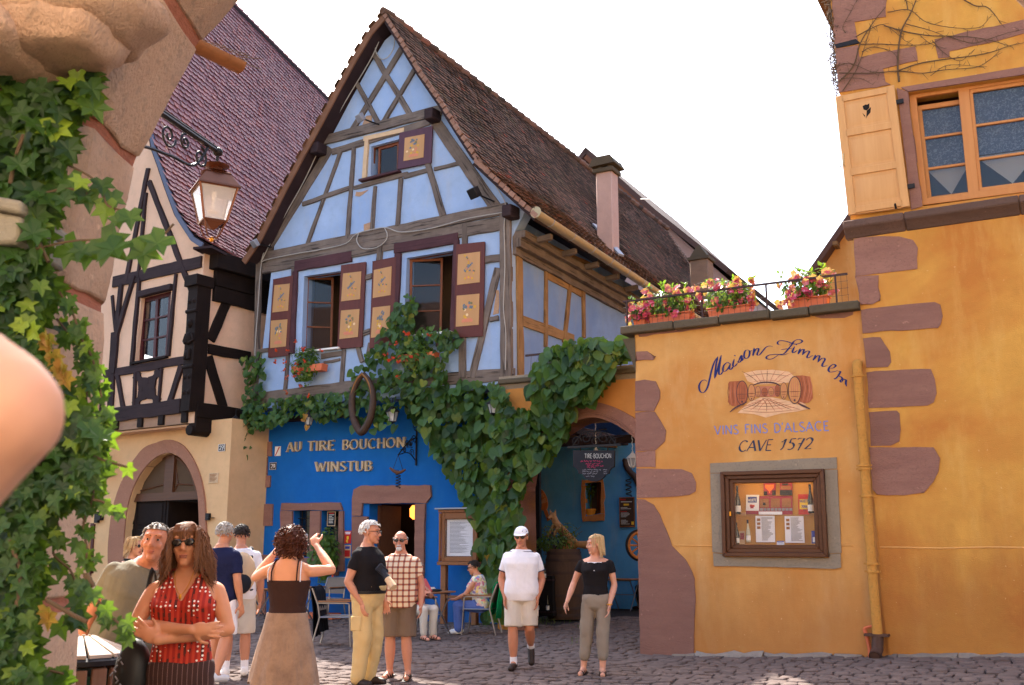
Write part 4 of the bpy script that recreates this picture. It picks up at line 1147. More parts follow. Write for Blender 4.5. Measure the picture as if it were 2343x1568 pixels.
# exposed rubble patches where plaster fell off
for c, pts in ((cD, ((760,690),(795,690),(790,740),(730,760))),(cE, ((1915,385),(1935,385),(1935,560),(1890,570))),(cD, ((700,1140),(770,1130),(720,1165),(695,1165))),(cD, ((750,1330),(790,1322),(785,1365),(748,1370)))):
    mb = MB(); mb.prism(FA, wob(q(c, *pts),.03,.08), BU - .012, BU + .02); mb.build('bare_patch', stone('bare_mortar', sr(206,170,138), sr(180,140,110),9,.9), blue)

# --- shutters with painted panels
def motif(mb, cz, kind, rs):
    """folk-art bouquet: basket, stems, small petals; cz(x,y) maps 0..1 panel coordinates"""
    def disc(x, y, r, m, e=1.0):
        d = rs.uniform(0,.0015); mb.add([cz(x + r * math.cos(a * PI / 4), y + e * r * .8 * math.sin(a * PI / 4),.004 + d) for a in range(8)], [list(range(8))], m)
    if kind == 'bouquet':
        for i in range(7): disc(.32 + .06 * i, .16 + .03 * (i % 2),.07,3)
        for i in range(9):
            a = rs.uniform(.6,2.55); r = rs.uniform(.3,.6); x, y = .5 + math.cos(a) * r * .5,.28 + math.sin(a) * r
            for k in range(3): disc(x + rs.uniform(-.03,.03), y + rs.uniform(-.03,.03),.045,2 if rs.random() < .6 else 4)
        for i in range(9): disc(.5 + rs.gauss(0,.13),.42 + rs.gauss(0,.12),.06,(1,1,3,5)[i % 4])
    else:
        x, y = .3,.8
        for i in range(26):
            t = i / 25; disc(.30 + .38 * t * (1 if i % 2 else .9) + .12 * math.sin(t * 9),.82 - .6 * t + .12 * math.cos(t * 7),.035,(1,1,2,4,3)[i % 5])
        for i in range(6): disc(.35 + .06 * i, .45 + .04 * i, .06 - .004 * i, 2)
        for i in range(5): disc(.35 + .08 * i, .18 + .03 * math.sin(i),.05,(1,3)[i % 2])
PAL = [M['panel'], plain('motif_ochre', sr(206,160,60),.7), plain('motif_blue', sr(106,116,128),.7), plain('motif_rose', sr(206,130,100),.7), plain('motif_sage', sr(120,116,76),.7), plain('motif_cream', sr(226,196,150),.7)]
def shutter(c, quad, panels, mt, motifs, hinge):
    g = BU - .075
    Q = [FA.f(c(*p), g) for p in quad]
    mb = MB(); mb.prism(FA, [Q[0], Q[1], Q[2], Q[3]], g, g + .04)
    for t in (.045,.5,.955):
        a = lerp2(Q, 0, t); b = lerp2(Q, 1, t); 
    sh = mb.build('shutter', mt, blue, bevel=.006)
    for pn, kd in zip(panels, motifs):
        P = [FA.f(c(*p), g) for p in pn]
        mb = MB(); mb.prism(FA, P, g - .008, g + .001); rs = random.Random(hash(pn[0]) & 0xff)
        def cz(x, y, d): a = lerp2(P, x, 1 - y); return FA(a[0], g - .008 - d, a[1])
        motif(mb, cz, kd, rs); mb.build('painted_panel', PAL, sh, smooth=0)
    mb = MB()
    for t in (.12,.86):
        a = lerp2(Q, hinge, t); mb.tube([FA(a[0], g + .02, a[1] - .04), FA(a[0], g + .02, a[1] + .04)], .018,6)
    mb.build('hinge', M['iron'], sh)
shutter(cE, ((262,308),(408,280),(372,870),(222,888)),(((272,352),(385,340),(372,540),(255,555)),((245,615),(368,605),(355,805),(240,818))), M['shutter'], ('bird', 'bouquet'),1)
shutter(cE, ((765,205),(945,180),(915,806),(735,824)),(((780,265),(915,250),(905,455),(765,472)),((765,540),(902,528),(890,735),(752,752))), M['shutter'], ('bird', 'bouquet'),0)
shutter(cE, ((998,175),(1170,142),(1150,795),(975,816)),(((1008,240),(1140,212),(1132,425),(1000,447)),((1000,518),(1130,503),(1115,725),(985,742))), M['shutter'], ('bird', 'bouquet'),1)
shutter(cE, ((1620,52),(1826,30),(1812,728),(1600,740)),(((1632,125),(1795,103),(1792,330),(1625,350)),((1622,430),(1790,415),(1785,645),(1615,660))), M['shutter'], ('bird', 'bouquet'),0)
shutter(cD, ((958,790),(1152,748),(1142,965),(945,1006)),(((990,820),(1107,797),(1100,935),(982,957)),), M['shutter_p'], ('bouquet',),0)
# --- windows: fixed frames and opened casements
def casement(c, pts, v, bars=2, mt='casement', swing=0.0, hinge=0, name='casement'):
    """leaf measured closed on plane v; swung inwards by angle about one side"""
    Q = [FA.f(c(*p), v) for p in pts]
    h = 0 if hinge == 0 else 1
    def mp(s, t, d=0):
        a = lerp2(Q, s, t); o = lerp2(Q, h, t); du = a[0] - o[0]
        return FA(o[0] + du * math.cos(swing) + d * math.sin(swing) * (1 if h else -1), v + abs(du) * math.sin(swing) + d * math.cos(swing), a[1] + (0 if abs(swing) < .1 else 0))
    mb = MB(); nr = (mp(0,0,-1) - mp(0,0,0)).normalized(); wd = .055
    for s0, t0, s1, t1 in [(0,0,1,0),(0,1,1,1),(.04,0,.04,1),(.96,0,.96,1)] + [(0,(k + 1) / (bars + 1),1,(k + 1) / (bars + 1)) for k in range(bars)]:
        w = wd if (t0 in (0,1) or s0 == s1) else .03
        mb.beam(mp(s0, t0), mp(s1, t1), w, .045 + RU(0,.002), nr)
    o = mb.build(name, M[mt], blue, bevel=.004)
    mb = MB(); mb.add([mp(s, t, -.02) for s, t in ((.03,.02),(.97,.02),(.97,.98),(.03,.98))], [[0,1,2,3]]); mb.build('pane', M['glass'], o)
def fixed(c, pts, v, w=.07):
    Q = [FA.f(c(*p), v) for p in pts]; mb = MB(); framebars(mb, FA, v, Q, [(0,0,1,0, w),(0,1,1,1, w),(0,0,0,1, w),(1,0,1,1, w)], .07); mb.build('window_frame', M['casement'], blue, bevel=.004)
fixed(cE, ((490,290),(770,250),(750,815),(470,850)), BU + .12); fixed(cE, ((1255,155),(1605,95),(1595,700),(1230,735)), BU + .12); fixed(cD, ((800,875),(960,830),(958,1030),(790,1060)), BU + .10,.08)
casement(cE, ((510,300),(665,275),(650,825),(490,845)), BU + .16,2, swing=R(38), hinge=0)
casement(cE, ((720,300),(790,285),(775,800),(700,818)), BU + .16,2, swing=R(55), hinge=1)
casement(cE, ((1275,175),(1485,135),(1475,715),(1270,740)), BU + .16,2, swing=R(24), hinge=0)
casement(cD, ((840,890),(960,855),(958,1025),(835,1048)), BU + .14,0)
# cream frame and dark sill of the gable window, white sills of the lower windows
mb = MB(); V_ = BU
for a in ((752,830,990,775,.11),(770,830,755,1075,.11)): T(mb, FA, BU, cD, *a, d=.05)
mb.build('gable_window_frame', M['cream_frame'], blue)
mb = MB(); T(mb, FA, BU, cD, 735,1080,970,1022,.05, d=.12); mb.build('gable_window_sill', M['timber_purple'], blue)
mb = MB(); T(mb, FA, BU, cE, 470,858,770,820,.04, d=.12); mb.build('window_sill', M['white'], blue); mb = MB(); T(mb, FA, BU, cE, 1230,740,1600,705,.04, d=.12); mb.build('window_sill', M['white'], blue)
# --- ground floor
uD0 = FA.f(cF(88,1000), BG)[0]; uD1 = FA.f(cH(300,1500), BG)[0]
wh = [fq(FA, BG, cF, p) for p in (((335,525),(440,522),(432,800),(330,805)),((500,522),(610,525),(600,885),(492,885)))]
dh = fq(FA, BG, cF, ((785,482),(1065,482),(1060,1200),(780,1200))); dh[2] = (dh[2][0], .12); dh[3] = (dh[3][0], .12)
mb = MB(); mb.wall(FA, [(uD0,0),(uD1,0),(uD1, zjb),(uD0, zjb)], wh + [dh], BG, BG + .45); mb.build('ground_floor_wall', M['blue_deep'], blue)
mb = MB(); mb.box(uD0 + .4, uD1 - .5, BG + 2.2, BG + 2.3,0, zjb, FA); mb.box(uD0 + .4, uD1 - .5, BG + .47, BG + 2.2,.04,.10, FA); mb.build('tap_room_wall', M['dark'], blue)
def stone_trim(name, polys, d=.05, mt='sandstone', parent=None, v=BG, amp=.014):
    mb = MB()
    for i, p in enumerate(polys):
        mb.rr = random.random(); mb.prism(FA, wob(p, amp, .14, i * 3), v - d - .003 * i, v + .2)
    return mb.build(name, M[mt], parent or blue, bevel=.018, bseg=2)
F_ = lambda *p: fq(FA, BG, cF, p)
stone_trim('door_surround', [F_((690,560),(782,560),(780,1250),(688,1250)), F_((692,455),(700,400),(745,376),(1158,374),(1160,440),(1130,480),(1066,480),(750,482),(745,556),(690,556)), F_((1067,484),(1126,484),(1118,900),(1064,900)), F_((1064,904),(1118,904),(1114,1230),(1060,1230))], .06)
stone_trim('window_stone_surround', [F_((268,480),(615,476),(632,522),(262,524)), F_((262,528),(332,528),(326,808),(258,800)), F_((440,526),(500,526),(492,886),(434,800)), F_((612,528),(636,528),(640,886),(604,888)), F_((258,806),(430,806),(492,890),(606,890),(604,915),(252,860))], .05)
mb = MB()
for p, n in ((wh[0], 4),(wh[1], 4)):
    for i in range(1, n): a, b = lerp2(p, i / n, 0), lerp2(p, i / n, 1); mb.tube([FA(a[0], BG + .14, a[1]), FA(b[0], BG + .14, b[1])], .011,5)
    for j in range(1,6): a, b = lerp2(p, 0, j / 6), lerp2(p, 1, j / 6); mb.tube([FA(a[0], BG + .14, a[1]), FA(b[0], BG + .14, b[1])], .009,5)
mb.build('window_grille', M['iron'], blue)
mb = MB()
for p in wh: mb.prism(FA, p, BG + .2, BG + .205)
mb.build('ground_window_pane', M['glass'], blue)
mb = MB()
for p in wh: a = lerp2(p, .3,.1); b = lerp2(p, .95,.95); mb.box(a[0], b[0], BG + .24, BG + .25, b[1], a[1], FA)
mb.build('net_curtain', plain('curtain_cloth', sr(150,130,96),.9), blue)
mb = MB(); mb.box(dh[0][0] + .02, dh[0][0] + .9, BG + .30, BG + .35,.12, dh[0][1] - .02, FA)
mb = MB()
for q_ in ((dh[0][0] + .01, dh[0][0] + .08), ): mb.box(q_[0], q_[1], BG + .3, BG + 1.1,.12, dh[0][1] - .03, FA)
mb.build('open_door', M['dark_wood'], blue)
mb = MB(); mb.box(dh[0][0] - .2, dh[1][0] + .2, BG - .35, BG + .3,0.0,.11, FA); mb.build('door_step', M['sandstone'], blue, bevel=.02)
stone_trim('quoins', [F_((122,30),(160,32),(165,108),(120,108)), F_((118,112),(205,115),(206,200),(112,200)), F_((112,204),(180,206),(178,312),(108,312)), F_((108,316),(200,315),(195,385),(104,385)), F_((102,390),(168,388),(160,482),(98,482)), F_((96,486),(214,486),(208,615),(92,615)), F_((92,620),(150,622),(148,760),(90,760)), F_((88,785),(190,790),(186,935),(84,935)), F_((84,990),(170,990),(170,1210),(80,1210))], .03)
mb = MB(); T(mb, FA, BG, cE, 330,1350,870,1312,.12, d=.10); mb.build('recess_beam', M['timber_dark'], blue)
# raised gilt lettering
def let(txt, pl, pr, cap):
    mb = MB(); a, b = FA.f(cF(*pl), BG - .05), FA.f(cF(*pr), BG - .05)
    line_text(mb, FA, BG - .055, txt, a, b, cap, d1=BG + .005, thick=.20, thin=.075, serif=.10, gap=.13); return mb
hcap = FA.f(cF(640,105), BG)[1] - FA.f(cF(640,160), BG)[1]
for w_, x0, y0, x1, y1 in (('AU', 290,172,374,167),('TIRE', 414,166,572,161),('BOUCHON', 622,159,996,143)): let(w_, (x0, y0),(x1, y1), hcap).build('raised_lettering', M['gold_letter'], blue, smooth=0)
m2 = let('WINSTUB', (460,290),(795,285), hcap)
m2.build('raised_lettering', M['gold_letter'], blue, smooth=0)
# glowing lamp inside the doorway
tl = thing('indoor_lamp', 'small glowing orange lamp inside the dark tavern doorway', 'lamp', tuple(FA(*[FA.f(cF(1055,535), BG + 1.6)[0], BG + 1.6, FA.f(cF(1055,535), BG + 1.6)[1]])), FA.a)
mb = MB(); p = hit(cF(1056,535), FA.V, BG + 1.6); mb.lathe([(.04,-.16),(.11,-.1),(.12,.08),(.06,.16)], p, 12); mb.build('lamp_shade', emit('orange_glow', (1,.22,.03,1),1.6), tl)
mb = MB(); mb.tube([p + Vc((0,0,.16)), p + Vc((0,0,.9))], .012,5); mb.build('cord', M['iron'], tl)

# --- chimney on the roof
pn = (f1[1] - f1[0]); n3 = (f1[2] - f1[1]).cross(FA.V).normalized()
def on_roof(p):
    best = None
    for i in range(len(f1) - 1):
        nn = (f1[i + 1] - f1[i]).cross(FA.V).normalized(); w = hit(p, nn, f1[i].dot(nn)); u, v = FA.uv(w)
        lo, hi = sorted((PR[i][1], PR[i + 1][1]))
        if lo - .01 <= w.z <= hi + .01: return w
    return w
cb = on_roof(cG(1015,690)); ub_, vb_ = FA.uv(cb)
zt = hit(cG(1010,85), FA.V, vb_).z; ul = FA.f(cG(893,400), vb_)[0]
vk = FA.s(cG(1058,400), ub_)[0]
chim = blue
mb = MB(); mb.box(ul, ub_, vb_, vk, cb.z - 2.5, zt, FA); mb.build('chimney', M['pink_wall'], blue, bevel=.02)
ch_o = bpy.data.objects['chimney']
mb = MB(); mb.box(ul - .07, ub_ + .07, vb_ - .07, vk + .07, zt - .02, zt + .10, FA)
ztt = hit(cG(1010,20), FA.V, vb_).z
for u in (ul + .08, ub_ - .08):
    for v_ in (vb_ + .08, vk - .08): mb.box(u - .05, u + .05, v_ - .05, v_ + .05, zt + .10, ztt - .06, FA)
mb.prism(FA, [(ul - .14, ztt - .08),(ub_ + .14, ztt - .08),(ub_ + .02, ztt + .14),(ul - .02, ztt + .14)], vb_ - .12, vk + .12)
mb.build('chimney_cap', M['coping'], ch_o, bevel=.015)
mb = MB(); mb.beam(on_roof(cG(880,515)) + Vc((0,0,.06)), on_roof(cG(1075,740)) + Vc((0,0,.06)),.22,.05, Vc((.3,-.3,1))); mb.build('flashing', M['zinc_grey'], ch_o)

# --- grey cables running over the front
mb = MB()
for pts in ([cD(140,1555), cD(180,1540), cD(350,1505), cD(500,1480), cD(640,1445), cD(700,1390), cD(800,1362), cD(880,1352), cD(970,1378), cD(1150,1355), cD(1350,1300), cD(1568,1262)],
            [cD(715,1385), cD(705,1430), cD(740,1475), cD(820,1470), cD(875,1430), cD(885,1390), cD(870,1355)], [cD(885,140), cD(840,190), cD(815,290), cD(845,350), cD(890,340), cD(925,280), cD(925,200), cD(890,140)],
            [cG(0,20), cG(80,110), cG(200,290), cG(222,380), cG(210,500), cG(215,800), cG(205,1100), cG(222,1300), cG(218,1568)], [cD(870,150), cD(800,330), cD(640,600), cD(500,850), cD(390,1080), cD(250,1330), cD(140,1550)], [cE(215,60), cE(175,180), cE(150,500), cE(128,820), cE(130,1000)]):
    P = [FA.f(p, BU - .08) for p in pts]; mb.tube(curve([FA(u, BU - .085, z) for u, z in P], 5),.012,5)
mb.build('cable_run', M['cable_white'], blue)
# floodlights on arms
for c, a, b, lab, sz in ((cD, (1525,1200),(1400,1145), 'dark floodlight on an arm at the right foot of the blue gable', 1),(cD, (205,1470),(100,1445), 'grey floodlight on an arm at the left foot of the blue gable', .8),(cD, (845,745),(725,700), 'dark floodlight on an arm below the crossed beams of the blue gable', .8)):
    u0, z0 = FA.f(c(*a), BU); e = hit(c(*b), FA.V, BU - .55); t_ = thing('floodlight', lab, 'floodlight', tuple(FA(u0, BU, z0)), FA.a, 'floodlights on the blue gable')
    mb = MB(); mb.tube([FA(u0, BU - .03, z0), e], .018,6); mb.build('arm', M['iron'], t_)
    mb = MB(); Mx = Matrix.Rotation(R(-50),3, 'Z') @ Matrix.Rotation(R(35),3, 'X'); vs = [e + Mx @ Vc((x * .13 * sz, y * .07 * sz, z * .11 * sz)) for y in (-1,1) for x, z in ((-1,-1),(1,-1),(1,1),(-1,1))]; mb.hexa(vs); mb.build('housing', M['iron'] if sz == 1 else M['zinc_grey'], t_, bevel=.012)
# ------------------------------------------------------------------ golden terrace wall with lettering and display case
YW = 14.17
uT0 = FA.f(cK(110,900), YW)[0]; uT1 = FA.f(cM(470,900), YW)[0] + .6
zT = FA.f(cJ(900,470), YW)[1]
ter = thing('terrace_wall', 'golden plastered terrace wall with painted lettering and a cellar mural, right of the archway', 'wall', tuple(FA((uT0 + uT1) / 2, YW, 0)), FA.a)
K_ = lambda *p: fq(FA, YW, cK, p)
hole = K_((650,250),(1262,232),(1288,742),(664,738))
mb = MB()
lft = [FA.f(p, YW) for p in (cK(118,1385), cK(112,900), cK(98,500), cK(92,100), cJ(104,1100), cJ(106,800), cJ(95,570))]
lft[0] = (lft[0][0], -.1); out = lft + [(uT1, zT - .05),(uT1,-.1)]
mb.wall(FA, out, [hole], YW, YW + .5)
mb.box(uT0 - .02, uT0 + .5, YW + .502,18.0,-.1, zT - .05, FA)
mb.build('plaster_wall', M['yellow'], ter)
mb = MB(); mb.box(uT0 - .05, uT1, YW + .3,18.2, zT - .30, zT - .04, FA); mb.box(UR + .02, uT0 - .06,17.02,17.6, zT - .30, zT - .04, FA)
mb.build('terrace_deck', M['grey_stone'], ter)
mb = MB(); a = FA.f(cJ(45,545), YW - .1); b = FA.f(cJ(1760,340), YW - .1)
us = [uT0 - .16, uT0 + .7, uT0 + 1.4, uT0 + 2.15, uT0 + 2.7, FA.f(cJ(1762,345), YW - .1)[0]]
for i in range(5):
    mb.rr = random.random(); z0 = zT - .03 + RU(-.012,.012)
    mb.hexa([FA(u, v, z) for v in (YW - .15, YW + .5) for u, z in ((us[i] + .006, z0 - .105),(us[i + 1] - .006, z0 - .105),(us[i + 1] - .006, z0 + .02),(us[i] + .006, z0 + .02))])
mb.hexa([FA(u, v, z) for v in (YW + .51,18.2) for u, z in ((uT0 - .16, zT - .14),(uT0 + .3, zT - .14),(uT0 + .3, zT - .01),(uT0 - .16, zT - .01))])
mb.build('stone_coping', M['coping'], ter, bevel=.02, bseg=2)
mb = MB()     # corbel under the coping at the corner
mb.prism(FA, [(uT0 - .14, zT - .2),(uT0 + .02, zT - .2),(uT0 + .02, zT - .62),(uT0 - .03, zT - .5)], YW - .02, YW + .45)
mb.build('corner_corbel', M['coping'], ter, bevel=.02)
def stones(root, v, polys, d=.03, amp=.016, nm='quoin_stone', mt='sandstone'):
    for i, p in enumerate(polys):
        mb = MB(); mb.rr = random.random(); mb.prism(FA, wob(p, amp, .10, i * 2.3), v - d - RU(0,.006), v + .1); mb.build(nm, M[mt], root, bevel=.012, bseg=2)
H_ = lambda *p: fq(FA, YW, cH, p)
stones(ter, YW, [H_((1362,72),(1450,78),(1520,112),(1500,138),(1360,142)), H_((1350,318),(1430,310),(1525,318),(1562,400),(1560,470),(1520,545),(1510,572),(1352,572)), H_((1352,582),(1515,578),(1570,660),(1605,740),(1600,830),(1520,905),(1352,910)), H_((1355,918),(1520,914),(1520,1048),(1356,1050)),
     K_((96,205),(215,205),(380,212),(445,235),(472,290),(470,350),(430,372),(150,392),(98,392)), K_((100,398),(150,400),(205,435),(245,495),(285,600),(320,690),(400,770),(445,850),(462,900),(466,1000),(460,1200),(455,1388),(120,1388)),
     ], .012)
for p_ in (fq(FA, YW, cJ, ((120,605),(400,575),(700,550),(690,562),(400,598),(135,636))), fq(FA, YW, cJ, ((1430,490),(1500,470),(1720,445),(1715,475),(1650,495),(1560,505),(1480,503)))): stones(ter, YW, [p_], .004,.02, 'bare_stone_streak')
# display case
mb = MB()
mb.tube([FA(u, YW + .002, z + .004 * math.sin(u * 7)) for u in np.arange(FA.f(cK(335,690), YW)[0], uT1 - .75,.1) if not (FA.f(cK(570,690), YW)[0] < u < FA.f(cK(1388,690), YW)[0]) for z in (FA.f(cK(450,690), YW)[1],)][:8], .012,6); mb.build('plaster_seam', M['yellow'], ter)
case = thing('display_case', 'glazed walnut display case set in a grey stone surround in the golden wall', 'display case', tuple(FA(*[K_((960,760))[0][0], YW, K_((960,760))[0][1]])), FA.a)
mb = MB()
for i, p in enumerate((((560,172),(1357,133),(1358,205),(634,225),(630,232),(562,232)),((562,236),(630,236),(645,735),(575,732)),((1284,212),(1360,212),(1386,735),(1308,740)),((580,738),(648,742),(650,762),(1310,768),(1312,742),(1382,738),(1384,828),(1340,836),(900,822),(584,818)))):
    mb.rr = random.random(); mb.prism(FA, wob(K_(*p),.008,.15, i), YW - .022 - .002 * i, YW + .1)
mb.build('stone_surround', M['grey_stone'], case, bevel=.01)
fo = K_((632,228),(1280,208),(1310,762),(648,757)); fi = K_((708,298),(1208,290),(1222,685),(718,683))
def ringframe(mb, o, i, v0, v1):
    n = 4
    for k in range(4):
        a, b, c, d = o[k], o[(k + 1) % 4], i[(k + 1) % 4], i[k]; mb.rr = random.random()
        mb.hexa([FA(p[0], v, p[1]) for v in (v0, v1) for p in (a, b, c, d)])
def lerpq(A, B, t): return [tuple(Vector(a).lerp(Vector(b), t)) for a, b in zip(A, B)]
mb = MB(); ringframe(mb, fo, lerpq(fo, fi, .33), YW - .10, YW + .06); ringframe(mb, lerpq(fo, fi, .34), lerpq(fo, fi, .66), YW - .065, YW + .06); ringframe(mb, lerpq(fo, fi, .67), fi, YW - .035, YW + .06)
cf = mb.build('wooden_frame', M['dark_wood'], case, bevel=.008)
mb = MB()
for p, q_ in ((700,490),(1256,330),(1262,620)): pass
a = K_((694,490))[0]; mb.box(a[0] - .012, a[0] + .012, YW - .075, YW - .06, a[1] - .03, a[1] + .03, FA); mb.build('lock_plate', M['brass'], cf)
mb = MB(); g = lerpq(fo, fi, .97); mb.prism(FA, g, YW - .005, YW); mb.build('pane', M['glass_clear'], case)
CB = YW + .34
mb = MB(); bb = lerpq(fo, fi, .6); mb.prism(FA, bb, CB, CB + .03)
for k in range(4):
    a, b = bb[k], bb[(k + 1) % 4]; mb.add([FA(a[0], YW + .06, a[1]), FA(b[0], YW + .06, b[1]), FA(b[0], CB, b[1]), FA(a[0], CB, a[1])], [[0,1,2,3]])
mb.build('case_lining', owood('honey_lining', sr(206,152,60), sr(184,126,44),2,7,.6), case, smooth=0)
zs = K_((960,497))[0][1]
mb = MB(); mb.box(bb[3][0] + .02, bb[2][0] - .03, YW + .08, CB - .01, zs - .006, zs + .006, FA); mb.build('glass_shelf', M['glass_clear'], case)
mb = MB(); zt_ = min(bb[0][1], bb[1][1]); mb.box(bb[0][0] + .1, bb[1][0] - .1, YW + .10, YW + .13, zt_ - .03, zt_ - .01, FA); mb.build('lamp_tube', emit('warm_tube', (1,.76,.34,1),3.4), case)
# things in the case
grp = 'wine bottles in the display case'
def bottle(px, y0, y1, mt, lab, v=YW + .2, label='white'):
    a = FA.f(cK(px, y1), v); b = FA.f(cK(px, y0), v); h = b[1] - a[1]; r = h * .105
    t = thing('wine_bottle', lab, 'bottle', tuple(FA(a[0], v, a[1])), FA.a, grp)
    mb = MB(); mb.lathe([(r * .9,0),(r, .02 * h),(r, .42 * h),(r * .9,.5 * h),(r * .5,.68 * h),(r * .36,.82 * h),(r * .34,.98 * h),(r * .4, h)], FA(a[0], v, a[1]),14); mb.build('glass_body', M[mt], t, smooth=60)
    mb = MB(); mb.lathe([(r * 1.03,.08 * h),(r * 1.03,.3 * h)], FA(a[0], v, a[1]),14, cap=False); mb.build('paper_label', M[label], t, smooth=60)
    mb = MB(); mb.lathe([(r * .40,.84 * h),(r * .43,1.01 * h),(r * .1,1.015 * h)], FA(a[0], v, a[1]),10); mb.build('capsule', M['board'], t, smooth=60)
bottle(735,315,492, 'bottle', 'tall dark wine bottle standing at the left end of the glass shelf')
bottle(1195,305,487, 'bottle', 'tall dark wine bottle beside the red book on the glass shelf')
bottle(730,545,682, 'bottle', 'dark wine bottle at the bottom left of the display case')
bottle(800,528,668, 'bottle_clear', 'pale clear bottle with a white label at the bottom of the display case')
def card(px, lab, nm, cat, mt, bits, v=CB - .05, group=None):
    P = fq(FA, v, cK, px); t = thing(nm, lab, cat, tuple(FA((P[3][0] + P[2][0]) / 2, v, P[3][1])), FA.a, group)
    mb = MB(); mb.prism(FA, P, v, v + .012); mb.build('sheet', M[mt], t, smooth=0)
    for nm2, mt2, rects in bits:
        mb = MB()
        for i, (s0, t0, s1, t1) in enumerate(rects):
            mb.add([FA(*[lerp2(P, s, tt)[0], v - .004 - .0007 * (i % 4), lerp2(P, s, tt)[1]]) for s, tt in ((s0, t0),(s1, t0),(s1, t1),(s0, t1))], [[0,1,2,3]])
        mb.build(nm2, M[mt2], t, smooth=0)
    return t, P, v
rl = random.Random(2)
def lines(t0, t1, n, s0=.3, s1=.9): return [(s0, t0 + (t1 - t0) * i / n, s0 + (s1 - s0) * rl.uniform(.5,1), t0 + (t1 - t0) * (i + .45) / n) for i in range(n)]
t, P, v_ = card(((785,370),(866,370),(864,492),(783,492)), 'white wine guide with a purple panel, left on the glass shelf', 'wine_guide', 'book', 'paper', [('printed_panel', 'blue_ink', [(.14,.10,.84,.40)]),('printed_band', 'pinkred', [(0,.82,1,1),(.35,.55,.6,.7)]),('printed_flower', 'red_ink', [(.3,.5,.5,.62),(.5,.52,.68,.62)])])
mb = MB(); a, b = lerp2(P, .18,.34), lerp2(P, .80,.34); line_text(mb, FA, v_ - .008, 'HACHETTE', a, b, .035, thick=.2, thin=.2); mb.build('lettering', M['white'], t, smooth=0)
card(((866,378),(1076,376),(1076,494),(866,494)), 'wide crimson leaflet strip with rows of small photos on the shelf', 'photo_leaflet', 'leaflet', 'pinkred', [('photo', 'copper', [(.03 + .33 * i, .14,.30 + .33 * i, .62) for i in range(3)]),('photo_strip', 'grey_ink', [(.03 + .11 * i, .66,.12 + .11 * i, .80) for i in range(9)]),('white_foot', 'paper', [(0,.84,.70,1)]),('picture_detail', 'black_ink', [(.40,.3,.52,.6),(.75,.3,.85,.6),(.12,.35,.2,.5)])], v=CB - .04)
t, P, v_ = card(((1112,366),(1182,366),(1182,494),(1114,494)), 'red wine guide with a yellow cover panel beside the right bottle', 'wine_guide', 'book', 'red_ink', [('cover_panel', 'yel_ink', [(.12,.24,.95,.74)]),('cover_spot', 'pinkred', [(.45,.72,.65,.84)])])
mb = MB(); a, b = lerp2(P, .15,.40), lerp2(P, .92,.40); line_text(mb, FA, v_ - .008, 'HACHETTE', a, b, .035, thick=.2, thin=.2); a, b = lerp2(P, .3,.66), lerp2(P, .85,.66); line_text(mb, FA, v_ - .008, '2006', a, b, .035, thick=.2, thin=.2); mb.build('lettering', M['blue_ink'], t, smooth=0)
t, P, v_ = card(((893,292),(971,292),(970,372),(896,372)), 'dark red poster of a glowing glass of wine at the top of the case', 'wine_poster', 'poster', 'pinkred', [('dark_corner', 'black_ink', [(.0,.7,.3,1),(.72,.62,1,1)])])
mb = MB(); mb.add([FA(lerp2(P, .5 + x, .45 + y)[0], v_ - .006, lerp2(P, .5 + x, .45 + y)[1]) for x, y in ((-.38,-.28),(.38,-.28),(.34,-.02),(.16,.16),(.04,.22),(.04,.4),(-.04,.4),(-.04,.22),(-.16,.16),(-.34,-.02))], [list(range(10))]); mb.build('wine_glass_picture', plain('orange_print', sr(236,110,40),.6), t, smooth=0)
card(((995,290),(1074,290),(1076,372),(998,372)), 'dark framed picture at the top of the case beside the wine poster', 'wine_picture', 'picture', 'pinkred', [('picture_scene', 'copper', [(.1,.3,.9,.55)]),('picture_shadow', 'black_ink', [(0,.6,1,1),(.2,.1,.7,.25)])])
for px, lab in ((((843,502),(962,502),(967,668),(847,668)), 'white price list with small pictures, left of the two below the shelf'),(((1026,504),(1145,504),(1153,672),(1032,672)), 'white price list, right of the two below the shelf')):
    card(px, lab, 'price_list', 'price list', 'paper', [('print', 'grey_ink', lines(.06,.95,22,.32,.92)),('thumbnail', 'copper', [(.08,.1 + .15 * i, .26,.2 + .15 * i) for i in range(3)])], group='price lists in the display case')
card(((978,660),(1024,660),(1024,684),(978,684)), 'tiny blue edged card at the bottom centre of the case', 'small_card', 'card', 'paper', [('blue_edge', 'blue_ink', [(.0,.0,1,.25),(.1,.45,.9,.6)])], v=YW + .1)
card(((740,598),(776,598),(776,680),(742,680)), 'cream and crimson card behind the bottom left bottle', 'small_card', 'card', 'cream_frame', [('crimson_panel', 'pinkred', [(.2,.15,.9,.65)])])
card(((1195,596),(1222,596),(1224,676),(1197,676)), 'purple box at the bottom right of the case', 'gift_box', 'box', 'blue_ink', [('print', 'paper', [(.3,.5,.8,.9)])])
for i, x in enumerate((758,768,777)):
    p = hit(cK(x, 488), FA.V, YW + .17); mb = MB(); mb.lathe([(.014,-.02),(.014,.02)], p, 8); o = mb.build('cork', M['panel'], loc=p); tag(o, 'wine cork on the glass shelf beside the left bottle', 'cork', 'corks on the glass shelf')

